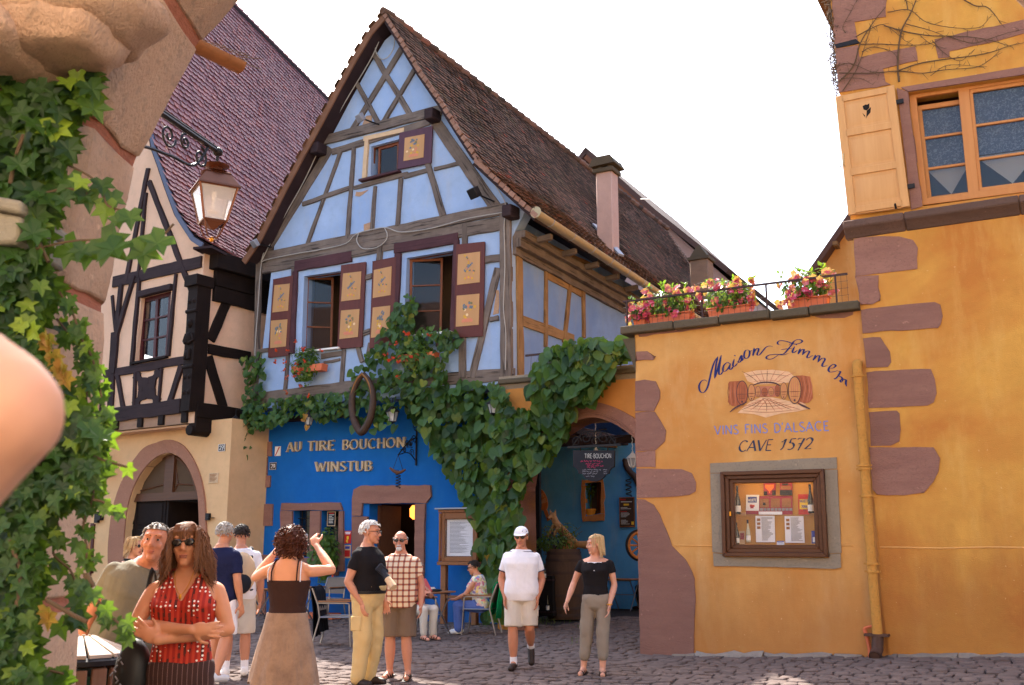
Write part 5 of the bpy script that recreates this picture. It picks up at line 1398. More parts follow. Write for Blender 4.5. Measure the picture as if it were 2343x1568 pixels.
# painted lettering and mural
PV = YW - .004
def paint(name, strokes, mt, wmax, wmin, c=cJ, v=PV, ang=90):
    mb = MB()
    for s in strokes:
        P = curve([Vc((*FA.f(c(*p), v),0)) for p in s], 6)
        ribs = [ribbon([(p.x, p.y) for p in P], lambda a, t: (wmin + (wmax - wmin) * max(0, math.cos(a - R(ang) if math.sin(a) > 0 else a - R(ang) + PI)) ** 2.0) * min(1,.3 + 5 * min(t, 1 - t)))]
        put_ribbons(mb, ribs, lambda x, y, d: FA(x, d, y), v)
    return mb.build(name, mt, ter, smooth=0)
SCR = [[(634,968),(618,956),(592,966),(575,1000),(582,1038),(606,1050),(634,1018),(652,955),(668,885),(690,820),(714,782)], [(714,782),(700,850),(690,945)], [(690,945),(708,890),(725,830),(740,772)], [(740,772),(726,850),(722,905),(735,915),(760,880)],
       [(806,838),(785,826),(758,850),(752,886),(768,892),(792,868),(808,832)], [(808,832),(800,868),(812,878),(832,850)], [(836,800),(826,845),(838,855),(862,830)], [(842,772),(839,779)],
       [(862,830),(888,775),(890,805),(874,826),(858,818)], [(892,815),(905,795)], [(938,732),(916,742),(908,780),(922,798),(944,782),(950,748),(938,732)], [(948,745),(968,738)], [(984,718),(974,780)], [(974,780),(992,735),(1012,722),(1016,735),(1006,766),(1020,772),(1044,745),(1070,715),(1095,704),(1122,708)],
       [(1178,697),(1162,692),(1158,676),(1180,664),(1230,672),(1280,690),(1322,684),(1340,668),(1318,656),(1286,664),(1240,700)], [(1286,664),(1248,712),(1205,760),(1170,765)], [(1170,765),(1120,798),(1082,800),(1074,786),(1100,770),(1150,766),(1200,770),(1245,756)], [(1180,732),(1220,726),(1262,722)],
       [(1284,708),(1268,742),(1276,754),(1304,736)], [(1298,690),(1294,697)], [(1326,722),(1308,766)], [(1308,766),(1334,734),(1352,732),(1340,772)], [(1340,772),(1370,744),(1392,746),(1376,782),(1384,792),(1420,772)],
       [(1440,770),(1420,812)], [(1420,812),(1448,780),(1468,780),(1454,826)], [(1454,826),(1486,796),(1508,802),(1488,842),(1496,856),(1530,846)],
       [(1536,872),(1572,866),(1588,850),(1570,840),(1544,858),(1534,882),(1548,898),(1584,892),(1604,884)], [(1604,890),(1622,896),(1606,925),(1584,948),(1574,944)], [(1606,925),(1632,938),(1640,966)], [(1640,966),(1628,972),(1622,960),(1640,950),(1664,958),(1662,978),(1668,1004)]]
paint('script_lettering', SCR, M['ink'], .029,.009)
mb = MB(); a, b = FA.f(cJ(690,1362), PV), FA.f(cJ(1540,1330), PV); line_text(mb, FA, PV, "VINS FINS D'ALSACE", a, b, FA.f(cJ(1100,1280), PV)[1] - FA.f(cJ(1100,1347), PV)[1], thick=.11, thin=.11); mb.build('block_lettering', M['lilac'], ter, smooth=0)
mb = MB(); a, b = FA.f(cJ(862,1487), PV), FA.f(cJ(1112,1478), PV); ch_ = FA.f(cJ(1100,1398), PV)[1] - FA.f(cJ(1100,1478), PV)[1]
line_text(mb, FA, PV, 'CAVE', a, b, ch_, thick=.17, thin=.07, slant=.25, gap=.0); a, b = FA.f(cJ(1172,1476), PV), FA.f(cJ(1405,1466), PV); line_text(mb, FA, PV, '1572', a, b, ch_, thick=.17, thin=.07, slant=.22, gap=.12); mb.build('italic_lettering', M['slate_ink'], ter, smooth=0)
MU = [plain('mural_rust', sr(168,96,62),.85, var=.3, scale=12), plain('mural_brown', sr(124,76,58),.85, var=.3, scale=12), plain('mural_wood', sr(196,138,84),.85, var=.25, scale=12), plain('mural_cream', sr(222,180,140),.85, var=.2, scale=12), plain('mural_dark', sr(84,62,66),.85), plain('mural_rose', sr(190,120,92),.85, var=.3, scale=9)]
mb = MB(); lay = [0]
def mp(pts, m):
    lay[0] += 1; d = PV - .00012 * lay[0]
    mb.add([FA(*[FA.f(cJ(*p), PV)[0], d, FA.f(cJ(*p), PV)[1]]) for p in pts], [list(range(len(pts)))], m)
def mel(cx, cy, rx, ry, m, n=20): mp([(cx + rx * math.cos(2 * PI * i / n), cy + ry * math.sin(2 * PI * i / n)) for i in range(n)], m)
def mst(pts, w, m):
    L, Rr = ribbon([(p.x, p.y) for p in curve([Vc((*p, 0)) for p in pts], 5)], lambda a, t: w * (.4 + .6 * math.sin(PI * t)))
    mp(L + Rr[::-1], m)
rm = random.Random(9)
mp([(905,905),(1000,885),(1120,880),(1240,895),(1280,930),(1240,975),(1120,985),(1000,990),(935,965)], 3)
for x in (930,985,1040,1080,1130,1190,1250): mst([(1075 + (x - 1075) * .35,985),(1075 + (x - 1075) * .8,930),(1075 + (x - 1075) * 1.25,875 + abs(x - 1075) * .12)], 5,5 if x % 3 else 1)
for k in range(4): mst([(950 - 15 * k, 975 - 22 * k),(1075,958 - 24 * k),(1200 + 20 * k, 972 - 22 * k)], 4,(5,3,1,3)[k])
mp([(1030,1085),(1120,1085),(1250,1115),(1390,1170),(1300,1190),(1180,1205),(1070,1235),(980,1208),(860,1200),(950,1120)], 3)
for k in range(9): mst([(1075 + rm.uniform(-30,30),1090),(1075 + (k - 4) * 32,1140),(1075 + (k - 4) * 62,1190 - abs(k - 4) * 4)], 5,(5,1,0)[k % 3])
for k in range(5): mst([(980 - 20 * k, 1105 + 20 * k),(1080,1108 + 22 * k),(1190 + 32 * k, 1100 + 19 * k)], 4,(5,0,1)[k % 3])
mst([(960,1000),(1040,975),(1130,978),(1180,1000)], 12,4); mp([(985,1005),(1150,1000),(1150,1080),(985,1080)], 5)
mp([(790,985),(800,968),(890,962),(905,1050),(890,1145),(820,1150),(788,1120),(800,1050)], 0); mp([(1290,925),(1340,922),(1400,932),(1412,1000),(1420,1090),(1390,1125),(1300,1130)], 0)
for k in range(5): mst([(800 + k * 14,972),(790 + k * 17,1050),(802 + k * 15,1145)], 5,(1,5,1,5,1)[k]); mst([(1330 + k * 16,926),(1345 + k * 17,1020),(1325 + k * 16,1126)], 5,(1,5,1,5,5)[k])
for cx_, cy_, rx, ry, m in ((1012,1042,20,42,2),(965,1050,28,64,2),(895,1052,44,92,0),(1062,1046,24,33,0),(1110,1042,21,32,2),(1157,1036,20,46,0),(1204,1038,28,64,2),(1285,1032,50,104,2)):
    mel(cx_, cy_, rx, ry, 4); mel(cx_, cy_, rx * .88, ry * .93, m)
    for k in (-.45,-.15,.15,.45): mst([(cx_ + rx * k, cy_ - ry * .8),(cx_ + rx * k, cy_),(cx_ + rx * k, cy_ + ry * .8)], rx * .10,(5,1)[m == 0])
    mst([(cx_ - rx * .85, cy_ + ry * .12),(cx_ + rx * .85, cy_ + ry * .10)], 6,1); mel(cx_, cy_ + ry * .72, rx * .16, ry * .09,4,8); mst([(cx_ - rx * .6, cy_ + ry * .45),(cx_ + rx * .6, cy_ + ry * .45)], 4,1)
mst([(805,1195),(850,1160),(935,1118)], 12,4); mst([(1310,1130),(1350,1150),(1400,1172)], 14,4); mst([(1320,1120),(1370,1145)], 10,3)
mb.build('cellar_mural', MU, ter, smooth=0)
# pale concrete foot along the wall
mb = MB()
for c, x0, x1, h, d in ((cK, 330,470,.06,.10),(cK, 475,900,.10,.12),(cK, 905,1330,.09,.13),(cK, 1345,1520,.05,.10),(cN, 640,700,.05,.12),(cN, 705,1100,.09,.15),(cN, 1105,1700,.08,.16)):
    y = 1390; a = FA.f(c(x0, y), YW)[0]; b = FA.f(c(x1, y), YW)[0]
    n = max(2, int((b - a) / .12)); mb.rr = random.random(); vs = []
    for i in range(n + 1):
        u = a + (b - a) * i / n; p = FA(u, YW, 0); z = gz(p.x, p.y); dd = d * RU(.55,1.3); hh = h * RU(.25,.8)
        vs += [FA(u, YW - .015, z + hh), FA(u, YW - dd, z + .02), FA(u, YW - dd - .02, z - .05), FA(u, YW - .015, z - .05)]
    mb.add(vs, [[4 * i + e, 4 * i + 4 + e, 4 * i + 4 + (e + 1) % 4,4 * i + (e + 1) % 4] for i in range(n) for e in range(4)] + [[0,1,2,3], [4 * n + 3,4 * n + 2,4 * n + 1,4 * n]])
structure(mb.build('concrete_kerb', M['concrete'], smooth=60))

# ------------------------------------------------------------------ ochre house on the right
YH = YW - .05
och = thing('ochre_house', 'ochre plastered house with rose sandstone quoins, pine shuttered window and bare creeper', 'house', tuple(FA(-2.5, YH, 0)), FA.a)
lf_ = [FA.f(p, YH) for p in (cN(640,1400), cN(585,1000), cN(560,600), cN(535,320), cN(505,0), cM(500,1400), cM(478,1040), cM(455,800), cM(440,620), cM(418,430), cM(395,180), cM(380,100), cL(330,800), cL(300,560), cL(272,310), cL(250,60))]
dxdz = (lf_[-1][0] - lf_[-2][0]) / (lf_[-1][1] - lf_[-2][1]); lf_ = [(lf_[0][0], -.1)] + lf_ + [(lf_[-1][0] - .05,10.2)]
wq = fq(FA, YH, cL, ((755,612),(1640,480),(1700,1245),(850,1362)))
mb = MB(); mb.wall(FA, lf_ + [(3.5,10.2),(3.5,-.1)], [wq], YH, YH + .4)
ucr = lf_[9][0]; mb.hexa([FA(u, v, z) for v in (YH + .402,21) for u, z in ((lf_[10][0], zT - .2),(lf_[10][0] + .4, zT - .2),(lf_[-1][0] + .4,10.2),(lf_[-1][0], 10.2))])
mb.box(3.1,3.5, YH + .402,21,0,10.2, FA); mb.box(lf_[-1][0], 3.5,21,21.3,0,10.2, FA)
mb.build('plaster_wall', M['yellow_house'], och)
mb = MB(); rz = 10.2
mb.prism(FA, [(lf_[-1][0] - .35, rz - .1),(3.9, rz - .1),(3.9, rz),(.4, rz + 4.2),(lf_[-1][0] - .35, rz)], YH - .25,21.5); mb.build('roof', M['tile_brown'], och)
MQ = lambda *p: fq(FA, YH, cM, p); LQ = lambda *p: fq(FA, YH, cL, p); NQ = lambda *p: fq(FA, YH, cN, p)
stones(och, YH, [MQ((397,182),(560,166),(700,168),(790,190),(822,240),(818,380),(700,395),(412,428)), MQ((416,434),(555,430),(560,500),(575,560),(570,592),(520,610),(450,615),(440,600)), MQ((445,650),(700,620),(930,598),(970,615),(980,690),(970,745),(955,768),(700,785),(457,805)), MQ((460,838),(580,832),(635,920),(644,1000),(620,1030),(480,1030)),
     MQ((484,1062),(700,1045),(905,1040),(935,1110),(944,1200),(920,1260),(880,1280),(700,1290),(496,1296)), MQ((500,1322),(680,1312),(700,1330),(706,1440),(695,1515),(640,1540),(512,1546)), NQ((508,-12),(930,-10),(972,60),(960,150),(930,220),(870,285),(740,305),(560,302),(530,270)),
     LQ((254,-30),(618,-30),(607,112),(402,152),(420,268),(274,300)), LQ((278,322),(425,302),(436,385),(600,345),(806,310),(820,400),(590,458),(605,545),(640,562),(302,612)), LQ((930,265),(1250,190),(1519,135),(1640,110),(1640,190),(1290,285),(1030,340),(1025,380),(950,385))], .010)
mb = MB(); mb.prism(FA, LQ((272,300),(412,264),(442,288),(286,322)), YH - .03, YH); mb.build('iron_clamp', M['iron'], och)
# sandstone frame, lintel and the projecting sill course
mb = MB()
for p in (((685,590),(755,612),(850,1362),(780,1385)), ):
    mb.prism(FA, wob(LQ(*p),.008,.2), YH - .03, YH + .12)
mb.prism(FA, LQ((715,585),(1640,430),(1640,478),(757,610)), YH - .035, YH + .12)
mb.build('window_stone_frame', M['sandstone'], och, bevel=.012)
a = FA.f(cL(325,1462), YH - .14); zs0 = FA.f(cL(900,1375), YH - .14)[1]; zs1 = FA.f(cL(900,1500), YH - .02)[1]
mb = MB(); 
for i, (u0, u1) in enumerate(((a[0], a[0] + .8),(a[0] + .805, a[0] + 2.2),(a[0] + 2.205, a[0] + 3.6),(a[0] + 3.605,3.6))):
    mb.rr = random.random(); vs = []
    prof = [(YH + .1, zs0 + .02),(YH - .16, zs0),(YH - .16, zs0 - .10),(YH - .05, zs1 + .05),(YH - .015, zs1),(YH + .1, zs1)]
    for u in (u0, u1): vs += [FA(u, v, z) for v, z in prof]
    mb.add(vs, [[k, (k + 1) % 6,6 + (k + 1) % 6,6 + k] for k in range(6)] + [[5,4,3,2,1,0], [6,7,8,9,10,11]])
mb.build('sill_course', stone('dark_sandstone', sr(122,94,84), sr(92,76,68),4,.6), och, bevel=.015)
# pine shutter
S = [FA.f(cL(*p), YH - .09) for p in ((282,640),(660,566),(765,1362),(368,1420))]
def SHP(s, t, d=0): a = lerp2(S, s, t); return FA(a[0], YH - .09 + d, a[1])
mb = MB(); mb.prism(FA, S, YH - .09, YH - .06)
for s0, t0, s1, t1, w in ((.055,0,.055,1,.11),(.94,0,.94,1,.11),(.1,.03,.9,.03,.09),(.1,.325,.9,.325,.10),(.1,.655,.9,.655,.10),(.1,.965,.9,.965,.09)): mb.beam(SHP(s0, t0), SHP(s1, t1), w, .022,-FA.V)
sh = mb.build('shutter', M['pine'], och, bevel=.004)
for t0, t1 in ((.085,.27),(.385,.60),(.715,.91)):
    mb = MB(); 
    mb.hexa([SHP(s, t, -d) for d, e in ((.013,.03),(0,0)) for s, t in ((.17 + e, t0 + e),(.83 - e, t0 + e),(.83 - e, t1 - e),(.17 + e, t1 - e))]); mb.build('raised_panel', M['pine'], sh)
mb = MB()
for pts in (((.44,.125),(.49,.115),(.52,.12),(.56,.112),(.55,.15),(.50,.168),(.45,.155)),((.50,.17),(.58,.145),(.56,.19),(.50,.215),(.475,.235)),((.42,.18),(.46,.205),(.465,.225),(.44,.205))):
    mb.add([SHP(s, t, -.0155) for s, t in pts], [list(range(len(pts)))])
mb.build('tulip_hole_shade', M['dark'], sh, smooth=0)  # dark sheet laid on the panel, painting the shade of a cut hole
mb = MB()
for t in (.14,.84): p = SHP(1.0, t, -.01); mb.box(*(lambda u, v: (u - .03, u + .10, v, v + .03))(*FA.uv(p)), p.z - .03, p.z + .03, FA)
mb.tube([SHP(.78,1.0,.0), SHP(.78,.97,-.05)], .014,6); mb.build('hinge', M['iron'], sh)
mb = MB(); p = SHP(0.02,.545,-.03); u, v = FA.uv(p); mb.tube([FA(u, v, p.z + .09), FA(u, v - .03, p.z + .07), FA(u, v - .03, p.z - .07), FA(u, v, p.z - .09)], .008,6); mb.build('handle', M['zinc'], sh)
# window
Qw = [FA.f(cL(*p), YH + .12) for p in ((770,625),(1630,490),(1690,1235),(850,1345))]
mb = MB(); framebars(mb, FA, YH + .10, Qw, [(0,.01,1,.01,.10),(0,.985,1,.985,.10),(.015,0,.015,1,.10),(.985,0,.985,1,.1),(.42,.02,.42,.98,.14)], .07); wo = mb.build('window_frame', M['pine_frame'], och, bevel=.006)
def leafw(s0, s1, t0, v, nm, bars, sw=0):
    mb = MB(); q_ = [lerp2(Qw, s, t) for s, t in ((s0, t0),(s1, t0),(s1,.955),(s0,.955))]
    framebars(mb, FA, v, q_, [(0,.01,1,.01,.07),(0,.99,1,.99,.07),(.03,0,.03,1,.07),(.97,0,.97,1,.07)] + [(0, b, 1, b, .035) for b in bars], .045); o = mb.build(nm, M['pine_frame'], och, bevel=.005)
    mb = MB(); mb.prism(FA, q_, v + .03, v + .034); mb.build('pane', M['glass'], o)
    mb = MB()   # lace
    lm = lace; mb.prism(FA, [lerp2(q_, .04,.02), lerp2(q_, .96,.02), lerp2(q_, .96,.63), lerp2(q_, .04,.63)], v + .10, v + .104); mb.build('lace_curtain', lm, o, smooth=0)
    mb = MB(); mb.prism(FA, [lerp2(q_, .02,.64), lerp2(q_, .98,.64), lerp2(q_, .52,.94)], v + .12, v + .124); mb.build('white_valance', M['white'], o, smooth=0)
t_ = NT('lace'); vz = t_.noise(t_.co(),26,3,.6,1.5)
lace = t_.fin(t_.mix(t_.ramp(vz, [(.5,(0,0,0)),(.58,(1,1,1))]), sr(118,132,160), sr(186,202,224)),.9); t_.set(t_.b, 'Alpha', .9)
leafw(.45,.975,.04, YH + .12, 'window_leaf', (.36,.69)); leafw(.04,.41,.10, YH + .22, 'window_leaf', (.34,.67))
mb = MB(); mb.prism(FA, Qw, YH + .9, YH + .95); mb.build('room_wall', M['room'], och)
mb = MB(); zz = NQ((900,655))[0][1]; mb.tube([FA(u, YH + .004, zz + .006 * math.sin(u * 5)) for u in np.arange(NQ((575,655))[0][0], 3.4,.15)], .014,6); mb.build('plaster_seam', M['yellow'], och)
# leafless creeper
vine = thing('bare_creeper', 'leafless brown creeper stems spread over the ochre wall above the window', 'creeper', tuple(FA(*[LQ((700,480))[0][0], YH - .05, LQ((700,480))[0][1]])), FA.a)
mb = MB(); rs = random.Random(4)
tr = [([(700,545),(690,420),(715,220),(770,90),(810,0),(820,-40)], .016),([(300,540),(400,440),(450,280),(540,140),(610,60)], .012),([(330,600),(420,450),(480,260),(530,140)], .008),([(410,240),(520,190),(600,175),(700,240)], .008),([(600,175),(760,220),(900,240),(1010,240),(1150,250),(1300,270),(1450,310)], .010),([(740,165),(900,200),(1010,240)], .007),([(620,80),(760,65),(880,150),(1050,185),(1220,180),(1300,110)], .007),
      ([(1110,0),(1190,45),(1270,50),(1330,110),(1355,150)], .010),([(760,70),(740,20),(730,-20)], .009),([(450,350),(520,315),(640,340),(700,390)], .007),([(440,300),(560,290),(690,300),(830,300),(920,280),(1010,240)], .008),([(690,470),(820,420),(980,400),(1150,380),(1290,350),(1420,310),(1519,280)], .010),([(300,480),(500,490),(690,470),(850,490),(1000,470),(1200,450),(1290,400),(1350,350)], .009),([(1010,240),(1180,290),(1300,260),(1420,220),(1519,200)], .007),([(320,530),(430,520),(520,560)], .006),
      ([(345,220),(330,180),(380,80),(420,0)], .006),([(300,440),(380,425),(500,470),(560,500)], .006),([(920,270),(980,340),(1100,400),(1200,330)], .006),([(690,180),(720,260),(800,300)], .005),([(900,500),(1000,440),(1120,430),(1250,450)], .005),([(840,235),(900,290),(1000,330)], .005)]
for pts, r in tr:
    P = [FA.f(cL(x + rs.uniform(-6,6), y + rs.uniform(-6,6)), YH - .03) for x, y in pts]; cv = curve([FA(u, YH - .03 - rs.uniform(0,.03), z) for u, z in P], 6)
    mb.tube(cv, [r * (1 - .6 * i / len(cv)) for i in range(len(cv))], 5)
    for q_ in cv[2::2]:
        d = Vc((rs.gauss(0,.05), rs.uniform(-.04,-.005), rs.gauss(0,.05))); mb.tube([q_, q_ + d], [.004,.002], 4)
mb.build('stem', M['stem'], vine)
mb = MB()
for i in range(160):   # fuzzy twigs hugging the corner
    y = rs.uniform(-20,620); u, z = FA.f(cL(255 + y * .085, y), YH + .05); p = FA(u - .01, YH + .05, z); mb.tube([p, p + Vc((rs.gauss(-.04,.03), rs.gauss(0,.05), rs.gauss(0,.06))), p + Vc((rs.gauss(-.05,.03), rs.gauss(0,.06), rs.gauss(0,.1)))], .005,4)
mb.build('corner_twigs', M['stem'], vine)
# rain pipe in the corner
pipe = thing('rain_downpipe', 'ochre painted rain downpipe running down beside the golden terrace wall', 'downpipe', tuple(FA(*[NQ((560,1380))[0][0], YW - .12, NQ((560,1380))[0][1]])), FA.a)
PP = [FA.f(p, YW - .13) for p in (cM(418,1010), cM(425,1080), cM(455,1500), cN(470,60), cN(500,500), cN(540,1000), cN(560,1240))]
M['pipe'] = stone('painted_pipe', sr(208,156,80), sr(188,128,60),5,.15)
mb = MB(); mb.tube([FA(PP[0][0], YW + .05, PP[0][1] + .03), FA(PP[0][0], YW - .09, PP[0][1] + .02)] + [FA(u, YW - .13, z) for u, z in PP], .062,12); mb.build('pipe', M['pipe'], pipe, smooth=60)
for c, y, x in ((cM, 1085,425),(cN, 108,470),(cN, 130,470),(cN, 310,488),(cN, 760,522),(cN, 812,527)):
    mb = MB(); p = FA.f(c(x, y), YW - .13); mb.lathe([(.066,-.02),(.075,-.015),(.075,.015),(.066,.02)], FA(p[0], YW - .13, p[1]),12)
    mb.box(p[0] - .10, p[0] + .10, YW - .14, YW - .12, p[1] - .012, p[1] + .012, FA); mb.build('pipe_collar', M['pipe'], pipe)
mb = MB(); e = [FA.f(p, YW - .13) for p in (cN(560,1235), cN(560,1330), cN(556,1372))]
mb.tube([FA(e[0][0], YW - .13, e[0][1]), FA(e[1][0], YW - .14, e[1][1]), FA(e[2][0], YW - .22, e[2][1] + .03), FA(e[2][0], YW - .30, e[2][1])], .075,12, cap=False); mb.tube([FA(e[2][0], YW - .24, e[2][1] + .025), FA(e[2][0], YW - .30, e[2][1])], .066,12); mb.box(e[0][0] - .16, e[0][0] + .14, YW - .2, YW - .05, e[0][1] - .015, e[0][1] + .015, FA)
mb.build('cast_iron_foot', plain('cast_iron', sr(88,64,54),.7,.3, var=.3), pipe, smooth=60)
mb = MB(); e = [FA.f(p, YW - .06) for p in (cN(470,1190), cN(490,1250), cN(508,1330), cN(508,1400))]; mb.tube([FA(u, YW - .06, z) for u, z in e], .025,8); mb.tube([FA(e[0][0], YW - .06, e[0][1]), FA(e[0][0] + .1, YW - .05, e[0][1] + .03)], .02,6); mb.build('side_pipe', M['terracotta'], pipe)

# ------------------------------------------------------------------ orange gateway between the houses and the courtyard behind
GW = 17.02
gate = thing('gateway', 'orange plastered gateway with a flat sandstone arch between the blue house and the golden wall', 'gateway', tuple(FA((UR + uT0) / 2, GW, 0)), FA.a)
G_ = lambda *p: fq(FA, GW, cH, p)
inn = G_((405,1500),(388,1350),(394,1180),(430,1040),(540,870),(720,738),(850,662),(1000,628),(1150,668),(1300,758),(1400,860),(1470,1000),(1480,1500))
inn[0] = (inn[0][0], .0); inn[-1] = (inn[-1][0], .0)
ci = [(p.x, p.y) for p in curve([Vc((*p, 0)) for p in inn], 5)]
mb = MB(); mb.wall(FA, [(UR + .01,-.05),(inn[0][0] - .001,-.05)] + ci + [(inn[-1][0] + .001,-.05),(uT0 + .1,-.05),(uT0 + .1, zT - .20),(UR + .01, zT - .20)], [], GW, GW + .55); mb.build('plaster_wall', M['orange'], gate)
ou = G_((300,1500),(285,1350),(290,1160),(330,980),(440,790),(640,630),(830,535),(1000,500),(1160,535),(1340,630),(1470,740),(1560,900),(1600,1500)); ou[0] = (ou[0][0], .0); ou[-1] = (ou[-1][0], .0)
co_ = [(p.x, p.y) for p in curve([Vc((*p, 0)) for p in ou], 5)]
mb = MB(); n = len(ci)
cut = [0,5,12,22,31,36,43,49, n - 1]
for i in range(len(cut) - 1):
    mb.rr = random.random(); mb.prism(FA, [ci[k] for k in range(cut[i], cut[i + 1] + 1)] + [co_[k] for k in range(cut[i + 1], cut[i] - 1,-1)], GW - .05 - .004 * i, GW + .562)
mb.build('stone_arch', M['sandstone'], gate, bevel=.015)
mb = MB()
for k in range(5, n - 6): pass
for rr_, dv in ((.05,-.07),(.09,-.075)):
    pts = [FA(p[0], GW + dv, p[1] + rr_) for p in ci[20:n - 8]]; mb.tube(pts, .018,5)
mb.build('arch_moulding', M['sandstone'], gate)
mb = MB(); mb.box(UR + .03, uT0 - .1, GW - .08, GW + .6, zT - .20, zT - .10, FA); mb.build('parapet_slab', M['coping'], gate, bevel=.02)
mb = MB(); mb.hexa([FA(u, v, z) for v in (GW + .56,20.0) for u, z in ((inn[2][0], zT - 1.25),(uT0 - .02, zT - 1.25),(uT0 - .02, zT - 1.20),(inn[2][0], zT - 1.20))] and [FA(inn[4][0] + .6, GW + .56, zT - .95), FA(uT0 + .3, GW + .56, zT - .95), FA(uT0 + .3, GW + .56, zT - .88), FA(inn[4][0] + .6, GW + .56, zT - .88), FA(inn[4][0] + .6,18.0, zT - .95), FA(uT0 + .3,18.0, zT - .95), FA(uT0 + .3,18.0, zT - .88), FA(inn[4][0] + .6,18.0, zT - .88)])
mb.build('ceiling_boards', M['panel'], gate)
mb = MB()
for k in range(4):
    a = FA(inn[3][0] + .7 + k * 1.1, GW + .6, zT - 1.02); mb.beam(a, a + FA.V * 2.6,.16,.16, Vc((0,0,-1)), jit=.01, seg=4)
mb.beam(FA(inn[3][0], GW + 1.1, zT - 1.2), FA(uT0 + .3, GW + 1.1, zT - 1.2),.16,.16, Vc((0,0,-1)), jit=.01, seg=6)
mb.build('ceiling_beams', M['timber_dark'], gate, bevel=.01)
CW = 24.6
court = thing('courtyard_wall', 'blue plastered courtyard wall with a small stone framed niche seen through the gateway', 'wall', tuple(FA((UR + uT0) / 2, CW, 0)), FA.a)
C_ = lambda *p: fq(FA, CW, cH, p)
nich = C_((928,1178),(1066,1172),(1064,1435),(930,1462))
mb = MB(); mb.wall(FA, [(uD1 - 6,-.05),(uD1 - 6,4.3),(-3.5,4.3),(-3.5,-.05)], [nich], CW, CW + .4); mb.build('plaster_wall', M['blue_court'], court)
mb = MB()
for i, p in enumerate((C_((900,1158),(1078,1150),(1080,1172),(925,1180),(925,1200),(900,1200)), C_((898,1202),(928,1202),(930,1462),(905,1470),(892,1350)), C_((1066,1174),(1082,1174),(1096,1300),(1085,1350),(1092,1440),(1062,1440)), C_((902,1468),(930,1466),(1062,1442),(1092,1444),(1088,1500),(910,1508)))):
    mb.prism(FA, wob(p, .015,.1, i), CW - .04 - .003 * i, CW + .1)
mb.build('niche_surround', stone('ochre_sandstone', sr(206,146,92), sr(180,120,72),4,.4), court, bevel=.01)
mb = MB(); mb.prism(FA, nich, CW + .36, CW + .38); mb.build('niche_back', M['room'], court)
mb = MB()
for i in range(3): a, b = lerp2(nich, .55 + .13 * i, 0), lerp2(nich, .55 + .13 * i, 1); mb.tube([FA(a[0], CW + .2, a[1]), FA(b[0], CW + .2, b[1])], .02,5)
mb.build('niche_bars', M['casement'], court)
mb = MB(); b_ = C_((640,800),(1200,850)); mb.beam(FA(b_[0][0], CW - .01, b_[0][1]), FA(b_[1][0], CW - .01, b_[1][1]),.22,.05,-FA.V, jit=.02, seg=6); mb.build('brown_lintel', M['timber_side'], court)
cy = FA((UR + uT0) / 2,18.8,0)

# ------------------------------------------------------------------ houses behind
RV = 40.0
rear = thing('gable_house', 'rose plastered gable house rising behind the brown roof', 'house', tuple(FA(-8, RV, 0)), FA.a)
ap = FA.f(cG(865,-40), RV); re = FA.f(cG(1920,850), RV); mr = FA.f(cG(1380,420), RV)
le = (2 * ap[0] - re[0], re[1])
mb = MB(); mb.prism(FA, [(le[0], 0),(re[0] - .35,0),(re[0] - .35, re[1] - .2),(mr[0], mr[1] - .3),(ap[0], ap[1] - .25),(le[0] + .6, re[1] - .2)], RV, RV + 10); mb.build('wall', M['pink_wall'], rear)
mb = MB()
P_ = [FA(re[0], RV - .8, re[1]), FA(mr[0], RV - .8, mr[1]), FA(ap[0], RV - .8, ap[1])]; slab(mb, P_, [p + FA.V * 12 for p in P_], .22)
P_ = [FA(le[0], RV - .8, le[1]), FA(ap[0], RV - .8, ap[1])]; slab(mb, P_, [p + FA.V * 12 for p in P_], .22)
mb.build('roof', M['tile_rear'], rear, smooth=0)
mb = MB(); mb.beam(FA(ap[0], RV - .78, ap[1] - .4), FA(mr[0], RV - .78, mr[1] - .4),.3,.8, FA.V); mb.build('eave_soffit', wood('soffit_board', sr(140,90,64), sr(116,72,50),.2), rear)
c2 = thing('terrace_chimney', 'weathered stone chimney with a small peaked cap behind the flower boxes', 'chimney', tuple(FA(*[FA.f(cG(1660,1100),30)[0], 30,0])), FA.a)
a, b = FA.f(cG(1595,1100),30), FA.f(cG(1715,740),30); d = .38
mb = MB(); mb.box(a[0], b[0], 30,30 + d * 1.5,2, b[1], FA); mb.build('stack', stone('sooty_stone', sr(170,142,116), sr(120,100,86),3,.5), c2, bevel=.02)
mb = MB(); mb.box(a[0] - .06, b[0] + .06,29.94,30.06 + d * 1.5, b[1], b[1] + .1, FA); z = b[1] + .1
mb.prism(FA, [(a[0], z),(b[0], z),((a[0] + b[0]) / 2 + .05, z + .36),((a[0] + b[0]) / 2 - .05, z + .36)], 30,30 + d * 1.5); mb.build('cap', M['coping'], c2)
yr = thing('distant_gable_house', 'distant ochre gable with a dark roof edge behind the terrace flowers', 'house', tuple(FA(1,27,0)), FA.a)
a, b = FA.f(cM(150,370),27), FA.f(cM(345,90),27); sl_ = (b[1] - a[1]) / (b[0] - a[0])
mb = MB(); mb.prism(FA, [(a[0] + .1,0),(a[0] + 7,0),(a[0] + 7, a[1] + sl_ * 3.5 + .6),(a[0] + 3.5, a[1] + sl_ * 3.4),(a[0] + .12, a[1] - .1)], 27,33); mb.build('wall', M['yellow'], yr)
mb = MB(); P_ = [FA(a[0] - .3,26.6, a[1] - .3 * sl_), FA(a[0] + 3.5,26.6, a[1] + 3.5 * sl_)]; slab(mb, P_, [p + FA.V * 7 for p in P_], .14); mb.build('roof', M['tile_rear'], yr, smooth=0)
